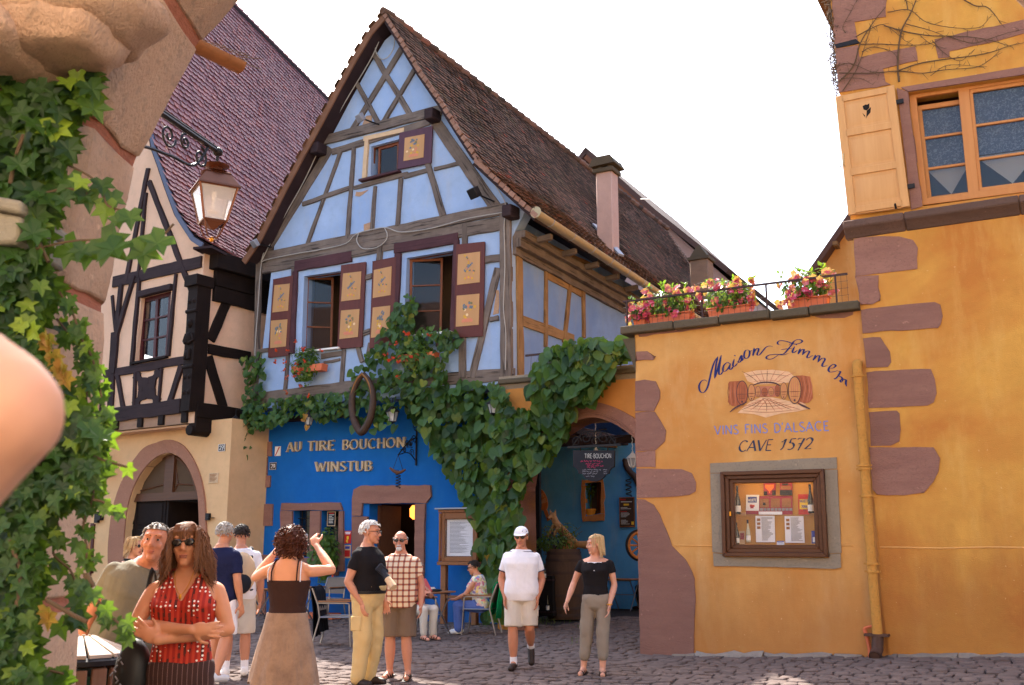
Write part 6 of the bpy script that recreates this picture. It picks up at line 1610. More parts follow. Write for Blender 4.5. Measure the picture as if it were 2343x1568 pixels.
mb = MB(); q0 = FA.f(cM(290,250),26.9); mb.beam(FA(q0[0], 26.6, q0[1] + .15), FA(q0[0], 27.2, q0[1] + .15),.12,.12, Vc((0,0,-1))); mb.build('purlin_end', M['timber_side'], yr)
# overhead wire
mb = MB(); a = hit((1465,456), FA.V, 30); b = hit((1922,381), FA.V, YH - .05); pts = [a.lerp(b, t / 16) - Vc((0,0,.5 * math.sin(PI * t / 16) * .3)) for t in range(17)]
mb.tube(pts, .012,5); tag(mb.build('overhead_wire', M['iron'], loc=a), 'thin dark wire strung across the sky to the ochre house', 'wire')
# pale house facing the square from behind the viewer (seen only mirrored in the panes)
opp = thing('opposite_house', 'cream plastered house across the square, mirrored in the window panes', 'house', (2,-9,0))
ho = [(x, z) for x in (-21,-17,-13,-9,-5,-1,3,7,11) for z in (4.4,8.4)]
mb = MB(); mb.wall(FW, [(-24,0),(15,0),(15,12.5),(-24,12.5)], [[(x, z),(x + 1.1, z),(x + 1.1, z + 1.7),(x, z + 1.7)] for x, z in ho], -9,-9.5); mb.build('wall', M['cream_wall'], opp)
mb = MB(); mb.hexa([Vector(q) for q in ((-24.5,-8.5,12.4),(15.5,-8.5,12.4),(15.5,-8.5,12.6),(-24.5,-8.5,12.6),(-24.5,-14,16),(15.5,-14,16),(15.5,-14,16.2),(-24.5,-14,16.2))]); mb.build('roof', M['tile_rear'], opp)
for x, z in ho: mb = MB(); mb.box(x - .1, x + 1.2,-9.3,-9.2, z - .1, z + 1.8); mb.build('window', M['dark'], opp)
# ------------------------------------------------------------------ climbing vine on the blue house and gateway
vine = thing('climbing_vine', 'lush dark green vine with big heart shaped leaves climbing over the blue house and gateway', 'vine', tuple(FA(UR - 1.2, BG - .25,0)), FA.a)
mb = MB(); st = MB()
def vleaf(px, v, s, out=.0):
    p = hit(px, FA.V, v); nr = -FA.V + FA.U * RG(.1,.45) + Vc((0,0, RG(.45,.45))); tp = FA.U * RG(0,.5) + Vc((0,0,-1)) - FA.V * .3
    leaf(mb, p, nr, tp, s * RU(.5,1.25), HEART, RU(.04,.22), RU(.1,.3))
V1 = [(555,815),(603,800),(600,900),(600,955),(575,985),(552,975),(560,900)]
V2 = [(560,920),(680,902),(800,896),(812,955),(750,960),(700,950),(630,968),(575,990),(548,970)]
V3 = [(800,860),(860,780),(888,735),(902,690),(935,668),(955,690),(950,735),(1040,756),(1060,776),(1030,800),(1015,860),(960,905),(905,940),(870,965),(815,955)]
V4 = [(925,880),(1000,866),(1085,868),(1150,878),(1180,930),(1225,940),(1240,900),(1300,930),(1290,990),(1270,1040),(1235,1050),(1195,1110),(1188,1200),(1192,1290),(1185,1400),(1110,1405),(1085,1240),(1085,1180),(1060,1160),(1040,1100),(1000,1040),(985,1000),(940,960)]
V5 = [(1215,900),(1235,810),(1290,778),(1440,766),(1452,800),(1400,828),(1376,880),(1350,915),(1310,930),(1290,990),(1240,960)]
for P, n, v0, v1, s in ((V1,150, BU - .02, BU - .25,.15),(V2,330, BU - .05, BU - .35,.15),(V3,420, BU - .06, BU - .40,.19),(V4,1250, BG - .04, BU - .35,.235),(V5,430, GW - .06, GW - .55,.25)):
    for q_ in sample(P, n): vleaf(q_, RU(v0, v1) if P is not V4 or q_[0] < 1128 else RU(GW - .05, GW - .42), s)
for pts, n, v, s in (([(815,965),(845,975),(870,968),(905,955)], 12, BU - .3,.18),([(1350,890),(1360,870),(1345,915)], 6, GW - .12,.2),([(1150,870),(1165,890),(1150,915)], 9, BU - .3,.14),([(1000,980),(1010,1030),(1040,1080)], 14, BG - .2,.2),([(560,985),(552,1010),(558,1030)], 10, BU - .1,.11)):
    for q_ in along([(*p, 0) for p in pts], n): vleaf((q_.x + RG(0,9), q_.y + RG(0,9)), v - RU(0,.15), s)
mb.build('leaves', M['leaf'], vine, smooth=0)
for pts, v, r in (([(1150,1415),(1140,1340),(1165,1280),(1150,1200),(1120,1100),(1060,1000),(960,930),(860,900),(700,930),(590,930),(580,820)], BG - .12,.045),([(1165,1415),(1180,1330),(1150,1290),(1180,1200),(1200,1100),(1250,960),(1300,850),(1430,800)], BG - .16,.04),([(1140,1410),(1125,1330),(1150,1250),(1130,1150)], BG - .1,.03),([(960,930),(930,800),(935,690)], BU - .1,.02)):
    c3 = curve([hit(p, FA.V, v if y_ else v) for y_, p in enumerate(pts)], 6); st = MB(); st.tube(c3, [r * (1 - .7 * i / len(c3)) for i in range(len(c3))], 7); st.build('trunk', M['stem'], vine)
# dry scraps hanging in the vine
mb = MB()
for q_ in ((1170,875),(1180,1250),(700,960),(1120,1270)):
    for k in range(3): leaf(mb, hit((q_[0] + RG(0,8), q_[1] + RG(0,10)), FA.V, BU - .4), Vc((RG(0,.6),-1, RG(0,.6))), Vc((RG(0,.6),0,-1)),.12, HEART, .3,.4)
mb.build('withered_leaves', M['dead_leaf'], vine, smooth=0)

# ------------------------------------------------------------------ flowers
def blossom(mb, c, r, nrm, m=0, n=5):
    nrm = Vector(nrm).normalized(); x = nrm.cross(Vc((.3,.2,1))).normalized(); y = nrm.cross(x); a0 = random.random() * 6
    for k in range(n):
        a = a0 + 2 * PI * k / n; d = x * math.cos(a) + y * math.sin(a); e = x * -math.sin(a) + y * math.cos(a); mb.rr = random.random()
        mb.add([c, c + d * r * .6 + e * r * .45 + nrm * r * .25, c + d * r + nrm * r * .15, c + d * r * .6 - e * r * .45 + nrm * r * .25], [[0,1,2,3]], m)
def foliage(mb, c, ext, n, s, shape, up=.6):
    for i in range(n):
        d = rv(); d.normalize(); rr_ = RU(.35,1) ** .6; p = Vector(c) + FA.U * d.x * ext[0] * rr_ + FA.V * d.y * ext[1] * rr_ + Vc((0,0, d.z * ext[2] * rr_))
        leaf(mb, p, d + Vc((0,-.3, up)), d + Vc((0,0, RG(.2,.5))), s * RU(.6,1.2), shape, .1,.1)
def stalks(mb, c, ext, n, r=.004):
    for i in range(n):
        e = Vector(c) + FA.U * RG(0, ext[0] * .5) + FA.V * RG(0, ext[1] * .5) + Vc((0,0, RU(0, ext[2]))); b = Vector(c) + FA.U * RU(-1,1) * ext[0] * .6 - Vc((0,0, ext[2])); mb.tube([b, b.lerp(e, .5) + rv(.01), e], r, 4)
# geraniums under the two blue-house windows
for lab, box_, cen, ext, reds, n in (('trailing red geranium in a small box under the left blue house window', ((560,940),(622,985)),(500,930),(.42,.16,.42),((430,770),(285,835),(365,838),(470,820),(488,820),(275,918),(352,922),(332,982),(352,1040),(415,1025),(432,930),(495,915),(468,970),(456,1002),(465,1100),(362,1148),(525,1168),(620,838)),420),
                                ('bushy red geranium in a box under the right blue house window', ((1380,850),(1450,900)),(1300,850),(.52,.18,.30),((1245,712),(1172,782),(1095,868),(1118,908),(1145,898),(1185,920),(1286,885),(1190,1030),(1265,712),(1420,720)),420)):
    a = FA.f(cE(*box_[0]), BU - .28); b = FA.f(cE(*box_[1]), BU - .28); c = hit(cE(*cen), FA.V, BU - .28)
    t = thing('geranium_box', lab, 'flower box', tuple(FA(b[0], BU - .2, b[1])), FA.a, 'geranium boxes under the blue house windows')
    mb = MB(); u0 = FA.uv(c)[0]; mb.hexa([FA(u, v, z) for v, k in ((BU - .34,0),(BU - .12,0)) for u, z in ((u0 - .35, b[1]),(b[0] + .02, b[1]),(b[0] + .05, b[1] + .16),(u0 - .38, b[1] + .16))]); mb.build('trough', M['terracotta'], t, bevel=.01)
    mb = MB(); foliage(mb, c, ext, n, .075, ROUND); foliage(mb, c + Vc((0,0,-.1)),(ext[0] * .6, ext[1], ext[2] * 1.2), n // 3,.06, ROUND); mb.build('foliage', M['leaf_small'], t, smooth=0)
    mb = MB(); stalks(mb, c, ext, 50); mb.build('stalks', M['leaf_small'], t)
    mb = MB()
    for x, y in reds:
        p = hit(cE(x, y), FA.V, BU - .46)
        for k in range(7): blossom(mb, p + rv(.022),.026, rv() - FA.V)
    mb.build('red_blossoms', M['redflower'], t, smooth=0)
# terrace flower boxes
for i, (x0, y0, x1, y1, pk, lab) in enumerate(((100,482,192,500,.24, 'smallest terracotta box of pink flowers at the corner end of the terrace railing'),(216,430,520,455,.42, 'terracotta box of pale pink mandevilla, second from the corner of the terrace'),(650,378,966,420,.42, 'terracotta box of pink mandevilla in front of the stone chimney'),(1230,316,1538,362,.42, 'terracotta box of rosy mandevilla closest to the ochre house wall'))):
    v = YW + .16; a = FA.f(cJ(x0, y1), v); b = FA.f(cJ(x1, y1 - (x1 - x0) * .08), v); z0 = zT + .02; h = .125
    t = thing('flower_box', lab, 'flower box', tuple(FA((a[0] + b[0]) / 2, v, z0)), FA.a, 'flower boxes along the terrace railing')
    mb = MB(); mb.hexa([FA(u, vv, z) for vv in (v - .09, v + .09) for u, z in ((a[0] + .02, z0),(b[0] - .02, z0),(b[0], z0 + h),(a[0], z0 + h))]); mb.hexa([FA(u, vv, z) for vv in (v - .11, v + .11) for u, z in ((a[0] - .015, z0 + h),(b[0] + .015, z0 + h),(b[0] + .015, z0 + h + .022),(a[0] - .015, z0 + h + .022))]); mb.build('trough', M['terracotta'], t, bevel=.006)
    c = FA((a[0] + b[0]) / 2, v, z0 + h + pk * .42); ex = ((b[0] - a[0]) * .56 + .04,.20, pk * .58)
    mb = MB(); foliage(mb, c, ex, int(560 * (b[0] - a[0] + .3)),.085, OVAL, .4)
    for k in range(int(9 * (b[0] - a[0]) + 4)):
        p = c + FA.U * RU(-1,1) * ex[0] + FA.V * RG(0,.08) + Vc((0,0, ex[2] * RU(.7,1.25)))
        for j in range(5): leaf(mb, p + rv(.02), rv() + Vc((0,0,.5)), rv(.6) + Vc((0,0,1)),.075, OVAL)
    mb.build('foliage', M['leaf_box'], t, smooth=0)
    mb = MB(); stalks(mb, c, ex, 30,.006); mb.build('stalks', M['leaf_small'], t)
    mb = MB(); rb = random.Random(i + 20)
    for k in range(int(31 * (b[0] - a[0] + .35))):
        p = c + FA.U * rb.uniform(-1,1) * ex[0] * 1.05 - FA.V * rb.uniform(.02,.22) + Vc((0,0, ex[2] * rb.uniform(-.9,.9)))
        for j in range(3): blossom(mb, p + rv(.03), rb.uniform(.045,.062), rv(.5) - FA.V + Vc((0,0,.3)))
    mb.build('pink_blossoms', M['pinkflower'], t, smooth=0)
# terrace railing with wire mesh
t = thing('terrace_railing', 'low rusty iron railing with thin wire mesh along the golden terrace', 'railing', tuple(FA((uT0 + uT1) / 2, YW, zT)), FA.a)
v = YW - .05; a = FA.f(cJ(12,413), v); b = FA.f(cJ(1680,236), v); zr = zT + .40
uE = b[0]
mb = MB(); mb.box(a[0], uE, v - .015, v + .015, zr - .014, zr + .014, FA); mb.box(a[0], a[0] + .03, v + .016, v + 1.6, zr - .014, zr + .014, FA); mb.build('top_rail', M['rail_iron'], t)
for x in (40,598,1078,1598):
    u = FA.f(cJ(x, 400), v)[0]; mb = MB(); mb.box(u - .012, u + .012, v - .012, v + .012, zT - .02, zr - .014, FA); mb.build('post', M['rail_iron'], t)
mb = MB(); u = a[0] + .05
while u < uE: mb.tube([FA(u, v, zT), FA(u + RU(-.01,.01), v, zr)], .0022,4); u += .085
for z in (.1,.2,.3): mb.tube([FA(a[0], v, zT + z), FA(uE, v, zT + z)], .0022,4)
for c_ in (600,1120): p = hit(cJ(c_, 290), FA.V, v + .1); mb.tube([p + FA.U * math.cos(k * .35) * .13 + Vc((0,0, math.sin(k * .35) * .1 + .02)) for k in range(10)], .003,4)
mb.build('wire_mesh', M['rail_iron'], t)
t = thing('gateway_railing', 'thin iron rail and sagging wire mesh on the parapet above the gateway arch', 'railing', tuple(FA((UR + uT0) / 2, GW, zT - .16)), FA.a)
mb = MB(); mb.box(UR + .6, uT0 - .1, GW + .02, GW + .05, zT + .32, zT + .36, FA); mb.build('top_rail', M['rail_iron'], t)
mb = MB(); u = UR + .7
while u < uT0 - .1:
    mb.tube([FA(u, GW + .03, zT - .15), FA(u + .03, GW + .03, zT + .34)], .003,4); mb.tube([FA(u, GW + .03, zT - .15), FA(u + .2, GW + .03, zT + .34)], .0025,4); u += .16
mb.build('wire_mesh', M['rail_iron'], t)

# ------------------------------------------------------------------ things hung on the blue house
t = thing('horse_collar', 'old leather horse collar hanging among the vine leaves', 'horse collar', tuple(hit(cE(925,1210), FA.V, BU - .35)), FA.a)
c = hit(cE(922,1220), FA.V, BU - .42); k_ = (hit(cE(1000,1220), FA.V, BU - .42) - c).length / 78; mb = MB()
pts = [(0,172),(40,130),(72,60),(76,-20),(60,-100),(30,-150),(0,-178),(-30,-150),(-62,-90),(-78,-10),(-70,70),(-38,135),(0,172)]
cv = curve([c + FA.U * x * k_ + Vc((0,0, y * k_)) for x, y in pts], 5); mb.tube(cv, [.055 + .03 * math.sin(PI * i / len(cv)) for i in range(len(cv))], 9); mb.build('padded_ring', M['collar_leather'], t, smooth=60)
mb = MB(); mb.tube([p - FA.V * .05 for p in cv], .022,6); mb.build('rim', M['leather'], t, smooth=60)
def small_lantern(px_top, px_bot, v, lab, mt, hang, group, plane=FA, wall=None):
    a = hit(px_top, FA.V, v); b = hit(px_bot, FA.V, v); h = (a - b).length; r = h * .34; z = b.z; x, y = a.x, a.y
    t = thing('small_lantern', lab, 'lantern', (x, y, z), FA.a, group); n = 6
    mb = MB(); mb.lathe([(.02, h),(.02, h * .93),(r * .35, h * .88),(r * .5, h * .82),(r * 1.15, h * .62),(r * 1.2, h * .59),(r * .95, h * .58)], (x, y, z), n); mb.lathe([(r * .62,.10 * h),(r * .55,.06 * h),(r * .3,.02 * h),(.01,-.04 * h)], (x, y, z), n)
    for k in range(n):
        an = 2 * PI * k / n; mb.tube([Vc((x + math.cos(an) * r * .95, y + math.sin(an) * r * .95, z + h * .59)), Vc((x + math.cos(an) * r * .6, y + math.sin(an) * r * .6, z + h * .1))], .008,4)
    mb.build('metal_frame', mt, t, smooth=20)
    mb = MB(); mb.lathe([(r * .58, h * .1),(r * .92, h * .58)], (x, y, z), n, cap=False); mb.build('panes', M['glass_lamp'], t, smooth=0)
    mb = MB(); mb.lathe([(.018, h * .1),(.018, h * .4)], (x, y, z),8); mb.build('candle', M['white'], t)
    mb = MB()
    if hang: 
        p = Vc((x, y, z + h)); n_ = int(hang / .05)
        for k in range(n_): mb.tube([p + Vc((0,0, hang * k / n_)) + Vc((.008 * (-1) ** k, 0,0)), p + Vc((0,0, hang * (k + .9) / n_)) + Vc((-.008 * (-1) ** k, 0,0))], .008,4)
        mb.build('chain', mt, t)
    else:
        d = (wall - v); p = Vc((x, y, z + h)); w_ = p + FA.V * d + Vc((0,0,.12)); mb.tube([p, p + Vc((0,0,.12)), w_], .012,6); mb.tube(curve([p + Vc((0,0,.12)) + FA.V * d * .3, p + FA.V * d * .7 + Vc((0,0,-.02)), w_ - Vc((0,0,.28))], 5),.008,5)
        for k in range(2): mb.tube([p + FA.V * d * (.35 + .3 * k) + Vc((0,0,.07)) + FA.V * math.cos(j * .6) * .05 * (1 - j / 16) + Vc((0,0, math.sin(j * .6) * .05 * (1 - j / 16))) for j in range(14)], .006,4)
        mb.build('bracket', mt, t)
gL = 'black lanterns along the blue house'
small_lantern(cE(525,1285), cE(525,1398), BU - .25, 'black lantern under the vine above the first letters of the raised sign', M['iron'], 0, gL, wall=BG)
small_lantern(cE(1145,1235), cE(1145,1375), BU - .30, 'black lantern with a pale candle just right of the horse collar', M['iron'], 0, gL, wall=BG)
small_lantern(cE(1895,1175), cE(1895,1315), BU - .45, 'black lantern under the right corner of the blue house jetty', M['iron'], 0, gL, wall=BU)
small_lantern(cB(1748,1310), cB(1740,1412), BU - .35, 'black lantern in shadow between the tan house and the blue house', M['iron'], 0, gL, wall=BU + .1)
gW = 'white lanterns in the gateway'
small_lantern(cH(1325,915), cH(1332,1052), GW + .5, 'white lantern hanging on a chain at the right of the gateway arch', M['white'], .42, gW)
small_lantern(cH(1015,882), cH(1018,1000), GW + 1.0, 'white lantern on a chain half hidden behind the hanging chalkboard', M['white'], .62, gW)
# corkscrew sign on a wrought-iron bracket
t = thing('corkscrew_sign', 'wrought iron bracket with a hanging iron corkscrew on the deep blue wall', 'sign', tuple(hit(cF(1068,150), FA.V, BG)), FA.a)
a = FA.f(cF(1068,40), BG - .03); b = FA.f(cF(1070,255), BG - .03); e = hit(cF(958,205), FA.V, BG - .75); u0 = a[0]
mb = MB(); mb.tube([FA(u0, BG - .03, a[1]), FA(u0, BG - .03, b[1])], .022,6)
r0 = FA(u0, BG - .03,(a[1] + b[1]) / 2 + .1); e2 = Vc((e.x, e.y, e.z + .05))
mb.tube(curve([r0 + Vc((0,0,.12)), r0.lerp(e2,.5) + Vc((0,0,.12)), e2], 6),.014,6); mb.tube(curve([FA(u0, BG - .03, b[1] + .1), r0.lerp(e2,.45) + Vc((0,0,-.1)), e2], 6),.011,6)
ax = (e2 - r0); ax.z = 0; ax.normalize()
for s, h, rr_ in ((.12,.10,.10),(.3,.06,.09),(.48,.1,.08),(.62,.0,.07),(.22,-.16,.09),(.1,.34,.08)):
    c = r0 + ax * s * (e2 - r0).length + Vc((0,0,(e2.z - r0.z) * s + h)); mb.tube([c + ax * math.cos(k * .45) * rr_ * (1 - k / 24) + Vc((0,0, math.sin(k * .45) * rr_ * (1 - k / 24))) for k in range(20)], .009,5)
for k in range(22):
    c = r0.lerp(e2, RU(.05,1)) + Vc((0,0, RU(-.08,.14))); leaf(mb, c, rv(), rv(),.07, OVAL)
mb.build('scroll_bracket', M['iron'], t)
mb = MB(); h1 = hit(cF(908,278), FA.V, BG - .75); h2 = hit(cF(1000,288), FA.V, BG - .75); cc_ = h1.lerp(h2,.55)
mb.tube(curve([h1 + Vc((0,0,.03)), h1.lerp(h2,.3) - Vc((0,0,.03)), h1.lerp(h2,.65) - Vc((0,0,.04)), h2 + Vc((0,0,.03))], 6), [.02 + .018 * math.sin(PI * k / 18) for k in range(19)], 8)
mb.build('corkscrew_handle', M['dark_wood'], t)
mb = MB(); mb.tube([e2, h1.lerp(h2,.2)], .006,4); mb.tube([e2, h1.lerp(h2,.85)], .006,4); z1 = hit(cF(958,390), FA.V, BG - .75).z; z0 = cc_.z - .05
mb.tube([Vc((cc_.x, cc_.y, 0)) + FA.U * math.cos(k * .55) * .05 + FA.V * math.sin(k * .55) * .05 + Vc((0,0, z0 + (z1 - z0) * k / 60)) for k in range(61)], .011,5); mb.tube([cc_, Vc((cc_.x, cc_.y, z0))], .012,5); mb.build('corkscrew_spiral', M['iron'], t)
# plates and notices on the deep blue wall
def wallthing(nm, lab, cat, c, x0, y0, x1, y1, mt, v=BG, th=.02, group=None):
    a = FA.f(c(x0, y1), v); b = FA.f(c(x1, y0), v); t = thing(nm, lab, cat, tuple(FA((a[0] + b[0]) / 2, v, a[1])), FA.a, group)
    mb = MB(); mb.box(a[0], b[0], v - th, v - .002, a[1], b[1], FA); mb.build('board', mt, t, bevel=.003)
    def S_(s, tt, d=.003): return (a[0] + (b[0] - a[0]) * s, b[1] + (a[1] - b[1]) * tt)
    def rect(nm2, m2, rs_, d=.002):
        mb = MB()
        for i, (s0, t0, s1, t1) in enumerate(rs_):
            p, q_ = S_(s0, t0), S_(s1, t1); mb.add([FA(p[0], v - th - d - .0006 * (i % 5), p[1]), FA(q_[0], v - th - d - .0006 * (i % 5), p[1]), FA(q_[0], v - th - d - .0006 * (i % 5), q_[1]), FA(p[0], v - th - d - .0006 * (i % 5), q_[1])], [[0,1,2,3]])
        return mb.build(nm2, M[m2], t, smooth=0)
    def text(nm2, m2, s, s0, t0, s1, cap, **kw):
        mb = MB(); line_text(mb, FA, v - th - .004, s, S_(s0, t0), S_(s1, t0), cap, **kw); mb.build(nm2, M[m2], t, smooth=0)
    return t, rect, text, (b[1] - a[1])
t, rect, text, h = wallthing('house_number_sign', 'small grey enamel plate reading 29 on the deep blue wall', 'sign', cF, 192,236,232,281, M['enamel'])
text('digits', 'white', '29', .2,.78,.82, h * .55, thick=.17, thin=.13); rect('rim', 'white', [(0,0,1,.03),(0,.97,1,1),(0,.03,.03,.97),(.97,.03,1,.97)])
t, rect, text, h = wallthing('arms_plaque', 'white plaque with a red diagonal band above the 29 plate', 'plaque', cF, 222,140,258,199, M['white'])
mb = MB(); a = FA.f(cF(226,186), BG); b = FA.f(cF(254,150), BG); mb.add([FA(a[0], BG - .024, a[1] - .03), FA(a[0] + .02, BG - .024, a[1] - .05), FA(b[0], BG - .024, b[1] + .02), FA(b[0] - .03, BG - .024, b[1] + .03)], [[0,1,2,3]]); mb.build('red_band', M['red_ink'], t, smooth=0)
t, rect, text, h = wallthing('red_poster', 'red poster with a yellow dancing figure beside the tavern window', 'poster', cF, 636,645,679,722, M['red_ink'], th=.008)
rect('poster_print', 'yel_ink', [(.35,.42,.65,.66),(.45,.66,.55,.95),(.28,.70,.4,.9)]); rect('poster_heading', 'paper', [(.1,.08,.9,.16),(.15,.2,.85,.26)])
t, rect, text, h = wallthing('pale_poster', 'pale pink poster below the red one, half hidden by a visitor', 'poster', cF, 634,730,676,808, M['cream_frame'], th=.008)
rect('poster_print', 'red_ink', [(.1,.4,.9,.9)]); rect('poster_heading', 'blue_ink', [(.15,.1,.85,.3)])
t, rect, text, h = wallthing('window_menu_slate', 'small dark menu slate with a pale frame in the tavern window', 'menu board', cF, 535,530,588,618, M['board'], v=BG + .12)
rect('chalk_frame', 'cream_frame', [(0,0,1,.05),(0,.95,1,1),(0,.05,.07,.95),(.93,.05,1,.95)]); rect('chalk_lines', 'chalk', lines(.2,.85,6,.2,.85)); rect('chalk_heading', 'red_ink', [(.2,.08,.8,.15)])
# potted plant below the tavern window
c = hit(cF(515,790), FA.V, BG - .45); t = thing('potted_geranium', 'leafy potted geranium with red flowers below the tavern window', 'potted plant', (c.x, c.y, 0), FA.a)
mb = MB(); mb.lathe([(.12,.02),(.16,.3),(.18,.3),(.18,.35),(.15,.35)], (c.x, c.y, .1),14); mb.box(FA.uv(c)[0] - .4, FA.uv(c)[0] + .4, FA.uv(c)[1] - .15, FA.uv(c)[1] + .15,0,.12, FA); mb.build('pot', M['terracotta'], t)
mb = MB(); foliage(mb, c, (.42,.22,.5),420,.095, ROUND); foliage(mb, c + Vc((.1,0,.35)),(.2,.15,.3),90,.08, ROUND); mb.build('foliage', M['leaf_small'], t, smooth=0)
mb = MB()
for x, y in ((395,690),(450,885),(520,865),(410,720),(570,900)):
    p = hit(cF(x, y), FA.V, BG - .62)
    for k in range(6): blossom(mb, p + rv(.02),.028, rv() - FA.V)
mb.build('red_blossoms', M['redflower'], t, smooth=0)
mb = MB(); stalks(mb, c, (.3,.2,.6),30,.005); mb.build('stalks', M['leaf_small'], t)
# glazed menu cabinet on posts
v = 17.55; t = thing('menu_cabinet', 'wooden glazed menu cabinet on two posts in front of the vine', 'menu cabinet', tuple(FA(FA.f(cF(1320,1200), v)[0], v, 0)), FA.a)
a = FA.f(cF(1205,835), v); b = FA.f(cF(1437,530), v); u0, u1, z0, z1 = a[0], b[0], a[1], b[1]
mb = MB(); mb.box(u0 + .02, u1 - .02, v + .10, v + .14, z0, z1, FA); mb.box(u0 + .04, u0 + .12, v - .02, v + .1, z0 + .02, z1 - .01, FA); mb.box(u1 - .12, u1 - .04, v - .02, v + .1, z0 + .02, z1 - .01, FA); mb.box(u0 + .121, u1 - .121, v - .018, v + .1, z0 + .02, z0 + .12, FA); mb.box(u0 + .121, u1 - .121, v - .018, v + .1, z1 - .14, z1 - .01, FA)
mb.box(u0 - .03, u1 + .03, v - .06, v + .16, z0 - .05, z0 + .018, FA); mb.box(u0 - .02, u1 + .02, v - .05, v + .15, z1 - .009, z1 + .05, FA)
for u in (u0 + .02, u1 - .02): mb.lathe([(.03, z0 + .02),(.025, z0 + .2),(.03, z1 - .2),(.035, z1 - .02)], FA(u, v - .03,0),8)
mb.build('cabinet_frame', M['cab_wood'], t, bevel=.008)
mb = MB(); mb.box(u0 - .07, u1 + .07, v - .11, v + .18, z1 + .052, z1 + .085, FA); mb.build('top_board', M['zinc_grey'], t, bevel=.005)
mb = MB(); mb.box(u0 + .13, u1 - .13, v + .06, v + .07, z0 + .13, z1 - .15, FA); mb.build('menu_sheet', M['paper'], t, smooth=0)
mb = MB(); rl = random.Random(8)
for i in range(24): z = z1 - .2 - i * (z1 - z0 - .38) / 24; mb.add([FA(u0 + .2, v + .0585, z), FA(u0 + .2 + (u1 - u0 - .4) * rl.uniform(.4,1), v + .0585, z), FA(u0 + .2 + (u1 - u0 - .4) * rl.uniform(.4,1), v + .0585, z - .012), FA(u0 + .2, v + .0585, z - .012)], [[0,1,2,3]])
mb.build('menu_print', M['grey_ink'], t, smooth=0)
mb = MB(); mb.box(u0 + .12, u1 - .12, v + .0, v + .006, z0 + .12, z1 - .14, FA); mb.build('pane', M['glass_clear'], t, smooth=0)
for u in (u0 + .08, u1 - .1): mb = MB(); mb.box(u - .06, u + .06, v, v + .12,0, z0 - .051, FA); mb.build('post', M['cab_wood'], t, bevel=.01)
mb = MB(); mb.box(u0 + .141, u1 - .161, v + .03, v + .09,.5,.56, FA); mb.build('stretcher', M['cab_wood'], t)

# ------------------------------------------------------------------ chalkboard hanging under the gateway arch
v = GW - .45; t = thing('hanging_chalkboard', 'black shaped chalkboard menu hanging from a scrolled iron bar under the arch', 'chalkboard', tuple(hit(cH(1000,890), FA.V, v)), FA.a)
B_ = fq(FA, v, cH, ((825,905),(1178,905),(1174,1045),(1148,1058),(1134,1078),(1130,1104),(1102,1108),(1090,1130),(1060,1155),(1015,1170),(970,1165),(930,1145),(903,1108),(872,1104),(866,1078),(850,1058),(824,1043)))
mb = MB(); mb.prism(FA, B_, v - .02, v + .02); mb.build('board', M['board'], t)
a, b = FA.f(cH(778,880), v), FA.f(cH(1228,880), v); mb = MB(); mb.box(a[0], b[0], v - .02, v + .02, a[1] - .02, a[1] + .02, FA)
for x in (885,1115): u = FA.f(cH(x, 900), v)[0]; mb.tube([FA(u, v, a[1]), FA(u, v, a[1] - .09)], .01,5)
for x, y, rr_, sg in ((850,830,.10,1),(930,800,.12,-1),(1010,830,.09,1),(1080,800,.12,1),(1150,830,.10,-1),(970,770,.08,1),(1040,770,.08,-1)):
    c = hit(cH(x, y), FA.V, v); mb.tube([c + FA.U * sg * math.cos(k * .45) * rr_ * (1 - k / 26) + Vc((0,0, math.sin(k * .45) * rr_ * (1 - k / 26))) for k in range(22)], .009,5)
mb.tube(curve([FA(a[0] + .1, v, a[1] + .02), hit(cH(900,760), FA.V, v), hit(cH(1000,745), FA.V, v), hit(cH(1100,760), FA.V, v), FA(b[0] - .1, v, a[1] + .02)], 8),.012,6)
p = hit(cH(1000,745), FA.V, v); mb.tube([p, FA(FA.uv(p)[0], GW + .1, p.z + .1)], .015,6); mb.tube([hit(cH(1160,800), FA.V, v), FA(FA.f(cH(1160,800), v)[0], GW + .1, hit(cH(1160,800), FA.V, v).z + .1)], .012,6); mb.build('scroll_hanger', M['iron'], t)
mb = MB(); line_text(mb, FA, v - .023, 'TIRE-BOUCHON', FA.f(cH(925,972), v), FA.f(cH(1150,970), v),.078, thick=.1, thin=.1); o = mb.build('chalk_lettering', M['chalk'], t, smooth=0)
def scrib(mb, x0, x1, y, h, seed):
    r_ = random.Random(seed); x = x0
    while x < x1:
        wl_ = r_.uniform(18,46); P = []
        k = int(wl_ / 4)
        for i in range(k + 1): P.append(FA.f(cH(min(x1, x + wl_ * i / k), y + r_.uniform(-h, h)), v))
        if len(P) > 1: put_ribbons(mb, [ribbon(P, lambda a, t: .008)], lambda X, Y, d: FA(X, d, Y), v - .023)
        x += wl_ + 8
mb = MB(); scrib(mb, 890,1072,998,9,1); scrib(mb, 935,1060,1020,6,2); scrib(mb, 945,1080,1036,6,3); scrib(mb, 945,1025,1050,6,4); mb.build('pink_chalk_lines', M['chalk_red'], t, smooth=0)
mb = MB(); scrib(mb, 905,1060,1070,5,5); scrib(mb, 1080,1112,1070,4,6); scrib(mb, 905,1035,1088,5,7); scrib(mb, 1085,1115,1088,4,8); scrib(mb, 905,1030,1104,5,9); scrib(mb, 1085,1115,1103,4,10); scrib(mb, 935,1005,1125,5,11); mb.build('pale_chalk_lines', M['grey_ink'], t, smooth=0)

